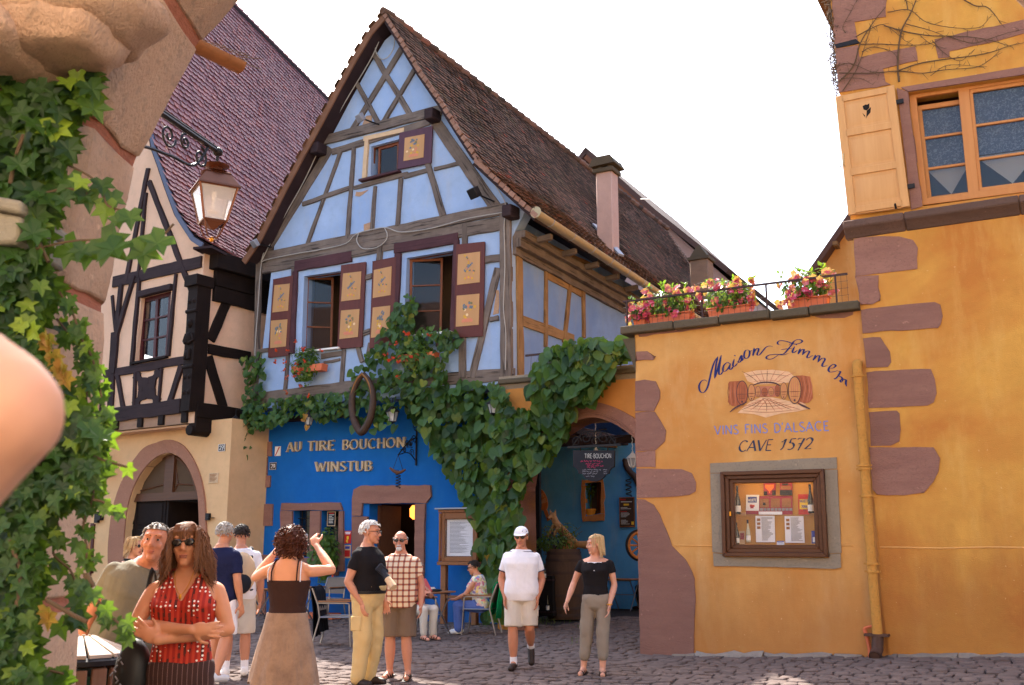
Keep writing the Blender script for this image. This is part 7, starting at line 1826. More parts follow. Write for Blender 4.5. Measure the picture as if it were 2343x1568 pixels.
# ------------------------------------------------------------------ courtyard things
v = CW - .03
t, rect, text, h = wallthing('courtyard_menu_board', 'brown menu board with chalk lines and a sunflower on the courtyard wall', 'menu board', cH, 1220,1300,1343,1556, plain('board_brown', sr(64,48,38),.7), v=v, th=.03)
rect('orange_edge', 'copper', [(0,0,1,.03),(0,.97,1,1),(0,.03,.04,.97),(.96,.03,1,.97)]); rect('chalk_lines', 'chalk', [(.12,.14,.85,.17)] + lines(.34,.42,2,.1,.9) + lines(.52,.68,5,.1,.7) + lines(.76,.92,5,.1,.7)); rect('red_heading', 'red_ink', [(.1,.06,.45,.1),(.1,.47,.5,.49)]); rect('yellow_heading', 'yel_ink', [(.3,.22,.65,.28),(.78,.82,.95,.92)])
t = thing('baking_paddle', 'round wooden baking paddle with carved lettering on the courtyard wall', 'paddle', tuple(hit(cH(555,1320), FA.V, CW - .1)), FA.a)
c = hit(cH(555,1320), FA.V, CW - .08); px = (hit(cH(655,1320), FA.V, CW - .08) - c).length / 100
def pad(x, y, d=0): a = R(-22); return FA(FA.uv(c)[0] + (x * math.cos(a) + y * math.sin(a)) * px * -1 * -1, CW - .08 + d, c.z + (y * math.cos(a) - x * math.sin(a)) * px)
mb = MB(); n = 24; e = [(46 * math.cos(2 * PI * k / n),90 * math.sin(2 * PI * k / n)) for k in range(n)]
mb.add([pad(x, y, -.025) for x, y in e] + [pad(x, y, .01) for x, y in e], [list(range(n)), list(range(2 * n - 1, n - 1,-1))] + [[k, (k + 1) % n, n + (k + 1) % n, n + k] for k in range(n)])
mb.hexa([pad(*q_, d) for d in (-.03,.01) for q_ in ((-12,-80),(12,-80),(14,-170),(-14,-170))]); mb.build('paddle_board', plain('orange_wood', sr(186,112,62),.6, var=.25), t)
mb = MB()
for s, y, w in (('TARTE', 8,34),('FLAMBEE', -34,40)):
    ribs, wd = strokes2d(s, .13,.13); put_ribbons(mb, ribs, lambda x, yy, d: pad(-w + x * 2 * w / wd, y + yy * 26, d),-.028)
mb.build('carved_lettering', M['cream_frame'], t, smooth=0)
bp = on_g(cI(935,1035)); bp = Vc((bp.x, bp.y, 0)); ub, vb = FA.uv(bp); vb = vb - .1; br = .44
t = thing('wine_barrel', 'big old oak wine barrel with iron hoops and a dark bottle niche in the courtyard', 'barrel', tuple(FA(ub, vb, 0)), FA.a)
hb = hit(cI(935,480), FA.V, vb).z
mb = MB(); prof = [(br * (.80 + .20 * math.sin(PI * k / 12)), hb * k / 12) for k in range(13)]; mb.lathe(prof, FA(ub, vb, .0),28); mb.build('staves', M['brown_barrel'], t)
mb = MB()
for f in (.06,.16,.34,.66,.84,.94): r_ = br * (.80 + .20 * math.sin(PI * f)) + .006; mb.lathe([(r_, hb * f - .03),(r_ + .002, hb * f),(r_, hb * f + .03)], FA(ub, vb, 0),28, cap=False)
mb.build('hoops', M['hoop'], t)
mb = MB(); ur = ub - br * .55; mb.box(ur - .26, ur + .24, vb - br - .10, vb - br * .6,.08, hb * .62, FA); mb.build('dark_niche', M['dark'], t, bevel=.01)
mb = MB()
for z in (.1,.55): mb.box(ur - .27, ur + .25, vb - br - .13, vb - br * .6, z * hb, z * hb + .03, FA)
mb.build('niche_shelf', M['timber_dark'], t)
for i, (du, z, lab) in enumerate(((-.12,.1, 'wine bottle with a white label low in the barrel niche, left'),(.12,.1, 'wine bottle with a white label low in the barrel niche, right'),(.05,.55, 'wine bottle with a white label on the upper shelf of the barrel niche'))):
    p = FA(ur + du, vb - br - .115, z * hb + .03); b = thing('niche_bottle', lab, 'bottle', tuple(p), FA.a, 'bottles in the barrel niche')
    mb = MB(); mb.lathe([(.033,0),(.035,.16),(.03,.2),(.013,.27),(.012,.33)], p, 10); mb.build('glass_body', M['bottle'], b, smooth=60); mb = MB(); mb.lathe([(.036,.03),(.036,.12)], p, 10, cap=False); mb.build('paper_label', M['white'], b)
c = FA(ub - .18, vb - .1, hb + .12); t = thing('barrel_plant', 'leafy green herb plant growing on top of the wine barrel', 'plant', (c.x, c.y, hb), FA.a)
mb = MB(); foliage(mb, c, (.55,.3,.2),420,.06, ROUND); foliage(mb, c + FA.U * .35 + Vc((0,0,.22)),(.25,.2,.28),110,.05, ROUND); foliage(mb, c + FA.U * -.05 + Vc((0,0,.2)),(.25,.2,.22),100,.05, ROUND); mb.build('foliage', M['leaf_small'], t, smooth=0)
mb = MB(); stalks(mb, c + Vc((0,0,.1)),(.5,.25,.35),40,.005); mb.build('stalks', M['stem'], t)
# the stuffed fox leaning up against the paddle
t = thing('stuffed_fox', 'stuffed fox standing upright on the barrel with its head by the paddle', 'stuffed fox', tuple(FA(ub + .2, vb, hb)), FA.a)
_fox = dict(head=hit(cI(825,215), FA.V, vb + .05), sh=hit(cI(858,285), FA.V, vb + .05), mid=hit(cI(920,360), FA.V, vb + .05), hip=hit(cI(985,440), FA.V, vb + .05), nose=hit(cI(786,232), FA.V, vb - .12))
# branch with a spiral like a corkscrew
mb = MB(); w_ = CW - .1; mb.tube(curve([hit(cH(*p), FA.V, w_) for p in ((1245,985),(1268,1000),(1275,1040),(1310,1095),(1345,1130),(1380,1200))], 5), [.05,.055,.06,.06,.07,.08] + [.08] * 20,8)
c = hit(cH(1290,1140), FA.V, w_); t = thing('corkscrew_branch', 'twisted vine branch with an iron spiral mounted on the courtyard wall', 'ornament', tuple(c), FA.a); mb.build('branch', M['collar_leather'], t, smooth=60)
mb = MB(); h_ = c.z - hit(cH(1290,1295), FA.V, w_).z; mb.tube([c + FA.U * math.cos(k * .5) * .07 + FA.V * math.sin(k * .5) * .06 - Vc((0,0, h_ * k / 52)) for k in range(53)], .014,5); mb.build('spiral', M['iron'], t)
# plant pot in the niche
p = hit(cH(972,1462), FA.V, CW + .12); t = thing('niche_plant', 'slender green plant in an ochre pot in the courtyard niche', 'potted plant', tuple(p), FA.a)
mb = MB(); mb.lathe([(.10,0),(.13,.14),(.145,.14),(.145,.19),(.12,.19)], p, 14); mb.build('pot', plain('ochre_pot', sr(214,150,50),.6), t)
mb = MB(); c = p + Vc((0,0,.75)); foliage(mb, c, (.18,.1,.28),110,.085, OVAL); mb.build('foliage', M['leaf'], t, smooth=0)
mb = MB()
for k in range(7): mb.tube([p + Vc((0,0,.18)), c + rv(.08)], .006,4)
mb.build('stalks', M['leaf_small'], t)
# wagon wheel half hidden by the golden wall
c = hit(cI(1530,450), FA.V, 20.6); t = thing('wagon_wheel', 'orange rimmed wooden wagon wheel half hidden behind the golden wall corner', 'wheel', (c.x, c.y, c.z - .5), FA.a)
mb = MB(); rw = (hit(cI(1530,330), FA.V, 20.6) - c).length; tilt = [(FA.U * .75 + FA.V * .66).normalized(), Vc((0,0,1))]
mb.tube([c + tilt[0] * math.cos(k * PI / 16) * rw + tilt[1] * math.sin(k * PI / 16) * rw for k in range(33)], .035,6); mb.build('iron_tyre', M['iron'], t)
mb = MB(); mb.tube([c + tilt[0] * math.cos(k * PI / 16) * rw * .9 + tilt[1] * math.sin(k * PI / 16) * rw * .9 for k in range(33)], .04,6)
mb.build('felloe', plain('wheel_wood', sr(190,120,60),.7, var=.25), t)
for k in range(10): mb = MB(); mb.tube([c, c + tilt[0] * math.cos(k * PI / 5) * rw * .88 + tilt[1] * math.sin(k * PI / 5) * rw * .88], .022,5); mb.build('spoke', bpy.data.materials['wheel_wood'], t)
mb = MB(); mb.ell(c, (.09,.09,.09),10); mb.build('hub', M['iron'], t)
# grass in the joints along the vine foot
mb = MB()
for x, y, n, s in ((1310,1395,50,20),(1230,1425,90,35),(1270,1415,90,30),(1330,1470,25,12),(1345,1430,30,12),(1120,1430,60,30)):
    for i in range(n):
        p = on_g((x + RG(0, s), y + RG(0,4))); h = RU(.03,.09); d = rv(.02); mb.rr = random.random(); w = Vc((.004,0,0))
        mb.add([p - w, p + w, p + Vc((d.x, d.y, h))], [[0,1,2]])
o = mb.build('grass_tufts', M['grass'], smooth=0); o['kind'] = 'stuff'; o['label'] = 'thin grass growing between the cobbles at the foot of the vine'; o['category'] = 'grass'
# ------------------------------------------------------------------ café furniture
def make_chair(label):
    t = thing('cafe_chair', label, 'chair', group='metal café chairs'); w, d, sh = .27,.25,.44
    mb = MB(); mb.box(-w + .02, w - .02,-d, d - .03, sh - .012, sh + .004); mb.build('seat', M['mesh_fabric'], t)
    mb = MB(); mb.hexa([Vector(p) for p in ((-w + .02, d - .02, sh + .10),(w - .02, d - .02, sh + .10),(w - .02, d + .09,.86),(-w + .02, d + .09,.86),(-w + .02, d - .005, sh + .10),(w - .02, d - .005, sh + .10),(w - .02, d + .105,.86),(-w + .02, d + .105,.86))]); mb.build('backrest', M['mesh_fabric'], t)
    for s in (-1,1):
        x = s * w
        mb = MB(); mb.tube([(x, -d - .03,0),(x, -d, sh),(x, -d + .01,.64),(x, -d + .06,.655),(x, d, .655)], .014,6); mb.build('front_leg', M['alu'], t)
        mb = MB(); mb.tube([(x, d + .08,0),(x, d - .03, sh),(x, d + .0,.62),(x, d + .10,.87)], .014,6); mb.build('rear_leg', M['alu'], t)
        mb = MB(); mb.box(x - .025, x + .025,-d - .01, d + .0,.668,.690); mb.build('armrest', M['table_wood'], t, bevel=.006)
    mb = MB()
    for a, b in (((-w, -d, sh),(w, -d, sh)),((-w, d - .03, sh),(w, d - .03, sh)),((-w, -d, sh),(-w, d - .03, sh)),((w, -d, sh),(w, d - .03, sh))): mb.tube([a, b], .012,6)
    mb.build('seat_frame', M['alu'], t); mb = MB(); mb.tube([(-w, d + .10,.87),(w, d + .10,.87)], .012,6); mb.build('top_bar', M['alu'], t); return t
def make_table(label):
    t = thing('cafe_table', label, 'table', group='wooden café tables'); mb = MB(); mb.box(-.36,.36,-.36,.36,.72,.748); mb.build('tabletop', M['table_wood'], t, bevel=.006)
    for s in (-1,1):
        mb = MB(); x = s * .3; mb.tube([(x, -.33,.0),(x, -.30,.02),(x, .26,.70)], .014,6); mb.tube([(x * .93,.33,.0),(x * .93,.30,.02),(x * .93,-.26,.70)], .014,6); mb.build('folding_leg', M['alu'], t)
    mb = MB(); mb.tube([(-.3,0,.36),(.3,0,.36)], .012,6); mb.tube([(-.3,-.26,.70),(.3,-.26,.70)], .012,6); mb.tube([(-.3,.26,.70),(.3,.26,.70)], .012,6); mb.build('cross_bar', M['alu'], t); return t
def gp(c, x, y): w = on_g(c(x, y)); return Vc((w.x, w.y, gz(w.x, w.y)))
chairs = [(gp(cF, 525,1180), FA.a, 'empty metal café chair facing the street behind a café table'),(gp(cF, 590,1330), FA.a + R(115), 'metal café chair with a dark jacket left of the man in black'),(gp(cF, 1450,1262), FA.a - R(72), 'metal café chair draped with a green jacket under the woman in the floral top'),
          (gp(cF, 1050,1290), FA.a + R(70), 'metal café chair of the woman in pink, behind the man in plaid'),(gp(cI, 1420,935) + Vc((.1,.8,0)), FA.a + R(-5), 'metal café chair inside the gateway, behind the courtyard table'),(gp(cI, 1480,960) + Vc((.5,-.3,0)), FA.a + R(-100), 'metal café chair at the right end of the courtyard table, cut by the wall corner')]
c0 = make_chair(chairs[0][2])
for i, (p, r_, lab) in enumerate(chairs):
    if i == 0: c0.location = p; c0.rotation_euler = (0,0, r_)
    else: dup(c0, p, r_, lab)
tables = [(gp(cF, 60,1240), FA.a, 'wooden café table behind the man with the backpack'),(gp(cF, 330,1215), FA.a, 'wooden café table partly hidden by the curly haired woman'),(gp(cF, 1130,1270), FA.a, 'wooden café table with cups between the two seated women'),(gp(cI, 1395,965), FA.a, 'wooden café table just inside the gateway')]
t0 = make_table(tables[0][2])
for i, (p, r_, lab) in enumerate(tables):
    if i == 0: t0.location = p; t0.rotation_euler = (0,0, r_)
    else: dup(t0, p, r_, lab)
tp = tables[2][0] + Vc((0,0,.748))
def tabl(nm, lab, cat, du, dv, prof, mt, handle=False):
    p = tp + FA.U * du + FA.V * dv; t = MB(); t.lathe(prof, p, 14)
    if handle: t.tube([p + FA.U * (.035 + .02 * math.sin(k * PI / 6)) + Vc((0,0,.02 + .035 * k / 6)) for k in range(7)], .005,5)
    o = t.build(nm, M[mt], loc=p, smooth=50); tag(o, lab, cat)
tabl('red_tumbler', 'red glass tumbler standing on the café table with cups', 'glass', -.06,-.2, [(.03,0),(.04,.11),(.036,.11),(.027,.01)], 'red_ink')
tabl('coffee_cup', 'white coffee cup with a spoon on the café table', 'cup', .07,.05, [(.055,0),(.06,.006),(.022,.008),(.03,.05),(.036,.07),(.03,.07)], 'white', True)
tabl('coffee_cup', 'white coffee cup at the left edge of the café table near the woman in pink', 'cup', -.27,.08, [(.055,0),(.06,.006),(.022,.008),(.03,.05),(.036,.07),(.03,.07)], 'white', True)
p = tp + FA.U * .24 - FA.V * .12; mb = MB(); mb.ell(p + Vc((0,0,.025)),(.12,.07,.025),12); tag(mb.build('dark_pouch', M['black_leather'], loc=p), 'flat dark pouch lying on the café table before the woman in floral', 'pouch')
p = tp + FA.U * -.02 - FA.V * .28; mb = MB(); mb.box(-.09,.09,-.04,.04,0,.004, lambda u, v, z: p + FA.U * u + FA.V * v + Vc((0,0, z))); tag(mb.build('paper_bill', M['paper'], loc=p), 'small white paper at the front edge of the café table', 'paper')
# jackets over chairs
def jacket(ch, lab, mt, w=.5, h=.55, side=1):
    M_ = Matrix.Translation(ch[0]) @ Matrix.Rotation(ch[1], 4, 'Z'); t = thing('jacket', lab, 'jacket', tuple(ch[0]), ch[1]); mb = MB(); vs = []; n = 12
    prof = [(.30,.89 - h),(.33,.89 - h * .5),(.375,.86),(.36,.895),(.335,.89),(.30,.82),(.26,.89 - h * .55),(.22,.89 - h * .9)]
    for i in range(n + 1):
        x = (i / n - .5) * w
        for j, (y, z) in enumerate(prof): vs.append(M_ @ Vc((x + .02 * math.sin(j * 2 + i), y + .022 * noise.noise(Vc((x * 9, j * .8, w))) + (.02 if j < 4 else -.02) * abs(math.sin(i * 1.1)), z + .03 * noise.noise(Vc((x * 6, j, 3))))))
    k = len(prof); mb.add(vs, [[i * k + j, (i + 1) * k + j, (i + 1) * k + j + 1, i * k + j + 1] for i in range(n) for j in range(k - 1)]); o = mb.build('cloth', mt, t, smooth=80); s_ = o.modifiers.new('thickness', 'SOLIDIFY'); s_.thickness = .012
jacket(chairs[2], 'green jacket hung over the chair of the woman in floral', cloth('green_cloth', sr(26,160,100)),.48,.62)
jacket(chairs[1], 'dark jacket hung over the metal chair beside the man in black', cloth('dark_cloth', (.012,.013,.018,1)),.5,.75)

# ------------------------------------------------------------------ slatted litter bin
bc = Vc((-2.47,6.0,0)); t = thing('litter_bin', 'round wooden slatted litter bin with a weathered slatted lid beside the archway', 'litter bin', tuple(bc))
rb = random.Random(11)
M['slat'] = wood('weathered_slat', sr(112,80,62), sr(150,118,96),.4); M['lid_slat'] = wood('pale_lid_slat', sr(168,156,142), sr(206,196,184),.3)
for k in range(16):
    a = 2 * PI * k / 16; d = Vc((math.cos(a), math.sin(a),0)); mb = MB(); mb.rr = rb.random(); mb.beam(bc + d * .23 + Vc((0,0,.12)), bc + d * .25 + Vc((0,0,.84 + rb.uniform(-.01,.01))),.082,.03, d); mb.build('slat', M['slat'], t, bevel=.006)
mb = MB(); mb.lathe([(.22,.1),(.225,.8)], bc, 24); mb.build('liner', plain('green_liner', sr(30,70,50),.6), t)
mb = MB()
for z in (.25,.7): mb = MB(); mb.lathe([(.262 + z * .02, z - .02),(.266 + z * .02, z),(.262 + z * .02, z + .02)], bc, 32, cap=False); mb.build('iron_hoop', M['iron'], t)
mb = MB(); mb.lathe([(.275,.855),(.29,.86),(.29,.885),(.27,.90)], bc, 32); mb.build('lid_rim', M['iron'], t)
for k in range(12):
    a = 2 * PI * (k + .5) / 12; d = Vc((math.cos(a), math.sin(a),0)); s_ = Vc((-d.y, d.x, 0)); mb = MB(); mb.rr = rb.random(); b0, b1 = bc + d * .27 + Vc((0,0,.895)), bc + d * .06 + Vc((0,0,.985)); mb.hexa([b0 - s_ * .066, b0 + s_ * .066, b0 + s_ * .066 + Vc((0,0,.022)), b0 - s_ * .066 + Vc((0,0,.022)), b1 - s_ * .012, b1 + s_ * .012, b1 + s_ * .012 + Vc((0,0,.022)), b1 - s_ * .012 + Vc((0,0,.022))]); mb.build('lid_slat', plain('lid_board', sr(186,172,156),.7, var=.2) if k == 0 else bpy.data.materials['lid_board'], t, bevel=.004)
mb = MB(); mb.lathe([(.27,.875),(.05,.985),(.01,.99)], bc, 24); mb.build('lid_core', M['dark'], t)
# ------------------------------------------------------------------ people
RM = []
def remesh_later(o, vox, it=3, fold=0.0, fs=7.0):
    m = o.modifiers.new('r', 'REMESH'); m.mode = 'VOXEL'; m.voxel_size = vox; m.use_smooth_shade = True
    s = o.modifiers.new('s', 'SMOOTH'); s.factor = .5; s.iterations = it
    RM.append((o, fold, fs))
def remesh_all():
    dg = bpy.context.evaluated_depsgraph_get()
    new = [bpy.data.meshes.new_from_object(o.evaluated_get(dg)) for o, _, _ in RM]
    for (o, fold, fs), me in zip(RM, new):
        mats = list(o.data.materials); o.modifiers.clear(); old = o.data; o.data = me; me.name = old.name; bpy.data.meshes.remove(old)
        me.materials.clear()
        for m in mats: me.materials.append(m)
        if fold:
            n = len(me.vertices); co = np.empty(n * 3); no = np.empty(n * 3); me.vertices.foreach_get('co', co); me.vertices.foreach_get('normal', no); co = co.reshape(-1,3); no = no.reshape(-1,3)
            k = np.array([noise.noise((x * fs, y * fs, z * fs * .55)) + .5 * noise.noise((x * fs * 1.2 + z * fs * 1.5, y * fs * 2, z * fs * 1.1 + 5)) for x, y, z in co])
            me.vertices.foreach_set('co', (co + no * (fold * k)[:, None]).ravel())
        me.polygons.foreach_set('use_smooth', [True] * len(me.polygons)); me.update()
    RM.clear()
def cap(mb, a, b, ra, rb, n=12, flat=False, bulge=0):
    """tapered limb segment with round (or flat) ends"""
    a = Vector(a); b = Vector(b); t = (b - a).normalized(); q = t.to_track_quat('Z', 'Y').to_matrix(); L = (b - a).length; pr = []
    if not flat: pr += [(ra * math.sin(x),-ra * math.cos(x)) for x in (.1,.55,1.05)]
    pr += [(ra + (rb - ra) * i / 5 + bulge * math.sin(PI * min(1, i / 5 * 1.25)), L * i / 5) for i in range(6)]
    if not flat: pr += [(rb * math.cos(x), L + rb * math.sin(x)) for x in (.5,1.0,1.47)]
    mb.lathe(pr, a, n, mat=q)
SKIN = {}
def skin(c):
    if c not in SKIN:
        t = NT('skin'); t.fin(t.mix(t.noise(t.co(),18,4), mul(sr(*c),.9), mul(sr(*c),1.08)),.5, None, spec=.35); t.set(t.b, 'Subsurface Weight', .12); t.set(t.b, 'Subsurface Radius', (.02,.008,.004)); SKIN[c] = t.m
    return SKIN[c]
def hairmat(nm, c, c2):
    t = NT(nm); g = t.noise(t.co(scale=(1,1,.12)),90,4,.6); return t.fin(t.mix(g, sr(*c), sr(*c2)),.6, t.bump(g, .5,.01), spec=.3)
TOR = [(.455,.050,.045,0),(.48,.080,.062,0),(.53,.100,.072,.002),(.575,.093,.066,0),(.63,.083,.060,-.002),(.69,.094,.068,-.004),(.74,.104,.074,-.003),(.785,.104,.062,.002),(.808,.088,.052,.008),(.826,.062,.044,.012),(.842,.042,.038,.012),(.86,.034,.034,.012)]
class Person:
    def __init__(s, label, pos, yaw, H, sk, J=None, tilt=(0,0), head=(0,0,0), wide=1.0, belly=0.0, bust=0.0, drop=0.0, hand=None, curl=.5):
        s.H = H; s.root = thing('person', label, 'person'); s.pos = pos; s.yaw = yaw; s.sk = skin(sk); s.wide = wide; s.belly = belly; s.bust = bust; s.drop = drop
        j = dict(ls=(.104,.010,.785), rs=(-.104,.010,.785), le=(.138,.025,.635), re=(-.138,.025,.635), lw=(.145,-.015,.49), rw=(-.145,-.015,.49), lh=(.054,.0,.50), rh=(-.054,0,.50), lk=(.058,-.012,.275), rk=(-.058,-.012,.275), la=(.062,.012,.045), ra=(-.062,.012,.045))
        for k, v in (J or {}).items(): j[k] = v
        s.tilt = (R(tilt[0]), R(tilt[1]))
        s.j = {k: s.P(v, k in ('ls', 'rs', 'le', 're', 'lw', 'rw')) for k, v in j.items()}
        s.hm = Matrix.Rotation(R(head[0]),3, 'Z') @ Matrix.Rotation(R(head[1]),3, 'X') @ Matrix.Rotation(R(head[2]),3, 'Y')
        s.hc = s.P((0,-.014,.928)); s.k = H / 1.74 * 1.06
        s.body(hand or {}, curl)
    def P(s, v, up=None):
        v = Vector(v)
        if up is None: up = v.z > .56
        if up or v.z > .56 or s.drop:
            if up or v.z > .52:
                p = Vc((0,0,.52)); v = p + Matrix.Rotation(s.tilt[0], 3, 'Y') @ Matrix.Rotation(s.tilt[1], 3, 'X') @ (v - p)
        if s.drop and (up or v.z > .44): v = v - Vc((0,0, s.drop))
        return v * s.H
    def rings(s, z0, z1, inf=0.0, n=24, flare=0):
        out = []
        zs = sorted(set([z0, z1] + [r[0] for r in TOR if z0 < r[0] < z1]))
        for z in zs:
            for a, b in zip(TOR, TOR[1:]):
                if a[0] <= z <= b[0]: f = (z - a[0]) / (b[0] - a[0]); rx, ry, dy = [a[i] + (b[i] - a[i]) * f for i in (1,2,3)]; break
            bel = s.belly * math.exp(-((z - .61) / .07) ** 2); bu = s.bust * math.exp(-((z - .735) / .035) ** 2); row = []
            fl = flare * max(0,(z1 - z)) ; rx = rx * s.wide + inf + bel * .5 + fl; ry = ry * s.wide + inf + fl
            for i in range(n):
                t = 2 * PI * i / n; x, y = rx * math.copysign(abs(math.cos(t)) ** .85, math.cos(t)), ry * math.copysign(abs(math.sin(t)) ** .85, math.sin(t)) + dy
                if y < 0: y -= (bel + bu * abs(math.sin(min(PI, abs(x) / max(rx, .01) * 2.4)))) * abs(math.sin(t))
                row.append(s.P((x, y, z), z > .5))
            out.append(row)
        return out
    def loft(s, mb, rows):
        n = len(rows[0]); mb.add([p for r_ in rows for p in r_], [[i * n + k, i * n + (k + 1) % n, (i + 1) * n + (k + 1) % n, (i + 1) * n + k] for i in range(len(rows) - 1) for k in range(n)] + [list(range(n - 1,-1,-1)), [(len(rows) - 1) * n + k for k in range(n)]])
    def hand(s, mb, w, d, nrm, curl):
        k = s.k; d = d.normalized(); nrm = (nrm - d * nrm.dot(d)).normalized(); sd = d.cross(nrm); X = Matrix((sd, nrm, d)).transposed()
        mb.ell(w + d * .048 * k, (.040 * k, .017 * k, .054 * k),10, mat=X)
        for i, (o, L) in enumerate(((-.030,.070),(-.010,.080),(.010,.075),(.029,.058))):
            r0 = .0092 * k; c = curl * (.8 + .15 * i); b = w + d * .088 * k + sd * o * k; d1 = (d + sd * o * 5 * k + nrm * math.sin(c) * .7).normalized(); d2 = (d * math.cos(c * 1.5) + nrm * math.sin(c * 1.5) + sd * o * 4).normalized()
            m1 = b + d1 * L * .48 * k; cap(mb, b, m1, r0, r0 * .95,7); cap(mb, m1, m1 + d2 * L * .52 * k, r0 * .95, r0 * .8,7)
        b = w + d * .03 * k - sd * .034 * k; m1 = b + (d * .7 - sd * .75 + nrm * .3).normalized() * .04 * k; cap(mb, b, m1,.012 * k, .0105 * k, 7); cap(mb, m1, m1 + (d * .9 - sd * .2 + nrm * .35).normalized() * .032 * k, .0105 * k, .009 * k, 7)
    def body(s, hd, curl):
        H = s.H; k = s.k; j = s.j; mb = MB(); f = s.wide
        s.loft(mb, s.rings(.455,.86))
        hc = s.hc; h = lambda x, y, z: hc + s.hm @ Vc((x, y, z)) * k; s.h = h; I = s.hm
        mb.ell(h(0,.012,.028),(.073 * k, .093 * k, .083 * k),16, mat=I); mb.ell(h(0,-.022,-.035),(.059 * k, .068 * k, .082 * k),14, mat=I); mb.ell(h(0,-.066,-.098),(.027 * k, .022 * k, .02 * k),10, mat=I)
        cap(mb, h(0,-.086,.016), h(0,-.103,-.026),.009 * k, .0145 * k, 8)
        for q in (-1,1): mb.ell(h(q * .012,-.092,-.034),(.010 * k, .010 * k, .008 * k),8); mb.ell(h(q * .033,-.060,-.028),(.026 * k, .026 * k, .026 * k),10); mb.ell(h(q * .075,.012,-.008),(.011 * k, .02 * k, .032 * k),10, mat=I)
        cap(mb, h(-.04,-.074,.033), h(.04,-.074,.033),.013 * k, .013 * k, 8)
        cap(mb, h(0,.02,-.06), s.P((0,.012,.835)),.050 * k * f ** .5,.060 * k * f ** .5,14)
        for q in 'lr':
            S, E, Wr, Hh, K, A = (j[q + c] for c in 'sewhka')
            cap(mb, s.P((.045 if q == 'l' else -.045,.012,.812)), S, .040 * k, .047 * k * f); cap(mb, S, E, .048 * k * f, .038 * k * f, bulge=.004 * k); cap(mb, E, Wr, .039 * k * f, .026 * k, bulge=.006 * k)
            d = Wr - E; nr = Vector(hd.get(q + 'n', (-.9 if q == 'l' else .9,-.2,0))); s.hand(mb, Wr, Vector(hd.get(q, d)), nr, curl)
            cap(mb, Hh, K, .083 * k * f, .056 * k * f); cap(mb, K, A, .054 * k * f, .036 * k, bulge=.012 * k)
            fd = Vector(hd.get('f' + q, (.12 if q == 'l' else -.12,-1,-.12 if A.z < .12 * H else -.9))).normalized(); heel = A - Vc((0,0,.028 * k)) - fd * .035 * k; toe = heel + fd * .19 * k; toe.z = max(toe.z, .024 * k) if A.z < .12 * H else toe.z
            cap(mb, heel, toe, .036 * k, .030 * k); cap(mb, A, toe.lerp(heel, .35),.036 * k, .032 * k); setattr(s, 'foot_' + q, (heel, toe))
        o = mb.build('body', s.sk, s.root); remesh_later(o, .0085 if s.pos[1] > 7 else .0065,3)
        mb = MB(); mb.ell(h(0,-.084,-.062),(.024 * k, .011 * k, .0055 * k),10, mat=I); mb.ell(h(0,-.083,-.071),(.020 * k, .011 * k, .006 * k),10, mat=I); mb.build('lips', LIPS, bpy.data.objects[o.name])
        for q in (-1,1):
            mb = MB(); mb.ell(h(q * .031,-.076,.006),(.0115 * k, .0085 * k, .0045 * k),10, mat=I); e = mb.build('eye', EYE, o)
            mb = MB(); mb.ell(h(q * .031,-.0825,.0065),(.0058 * k, .005 * k, .0058 * k),8, mat=I); mb.build('iris', M['black_ink'], o)
            mb = MB(); cap(mb, h(q * .016,-.083,.030), h(q * .046,-.072,.032),.0045 * k, .0035 * k, 6); mb.build('eyebrow', M['stem'], o)
        s.b = o
    def top(s, mt, hem=.50, slv=.55, inf=.010, name='shirt', z1=.838, flare=.0, fold=.010, sinf=.016):
        mb = MB(); s.loft(mb, s.rings(hem, z1, inf, flare=flare))
        for q in 'lr':
            S, E, Wr = s.j[q + 's'], s.j[q + 'e'], s.j[q + 'w']; k = s.k
            if slv > 0: a = s.P((.03 if q == 'l' else -.03,.012,.795)); cap(mb, a, S, .048 * k, .054 * k * s.wide); cap(mb, S, S.lerp(E, min(1, slv)),(.046 * s.wide + sinf * .6) * k, (.044 * s.wide + sinf * 1.1) * k, flat=True); mb.ell(S, (.056 * k * s.wide,) * 3,12)
            if slv > 1: cap(mb, E, E.lerp(Wr, slv - 1),.054 * k, .045 * k)
        o = mb.build(name, mt, s.root); remesh_later(o, .011 if s.pos[1] > 7 else .008,2, fold); return o
    def legs(s, mt, to=1.9, name='trousers', inf=.018, waist=.60, fold=.008, flare=0.0):
        """to: 1 = knee, 2 = ankle"""
        mb = MB(); s.loft(mb, s.rings(.455, waist, .010 if not s.drop else .012)); k = s.k
        for q in 'lr':
            Hh, K, A = (s.j[q + c] for c in 'hka')
            cap(mb, Hh, Hh.lerp(K, min(1, to)),(.083 * s.wide + inf * .7) * k, (.060 * s.wide + inf * (1.0 if to > 1 else 1.5)) * k, flat=to <= 1)
            if to <= 1: mb.ell(Hh, ((.083 * s.wide + inf * .7) * k,) * 3,12)
            if to > 1: cap(mb, K, K.lerp(A, to - 1),(.058 * s.wide + inf) * k, (.044 + inf + flare) * k, flat=False if to < 2.2 else True)
        o = mb.build(name, mt, s.root); remesh_later(o, .011,2, fold, 8); return o
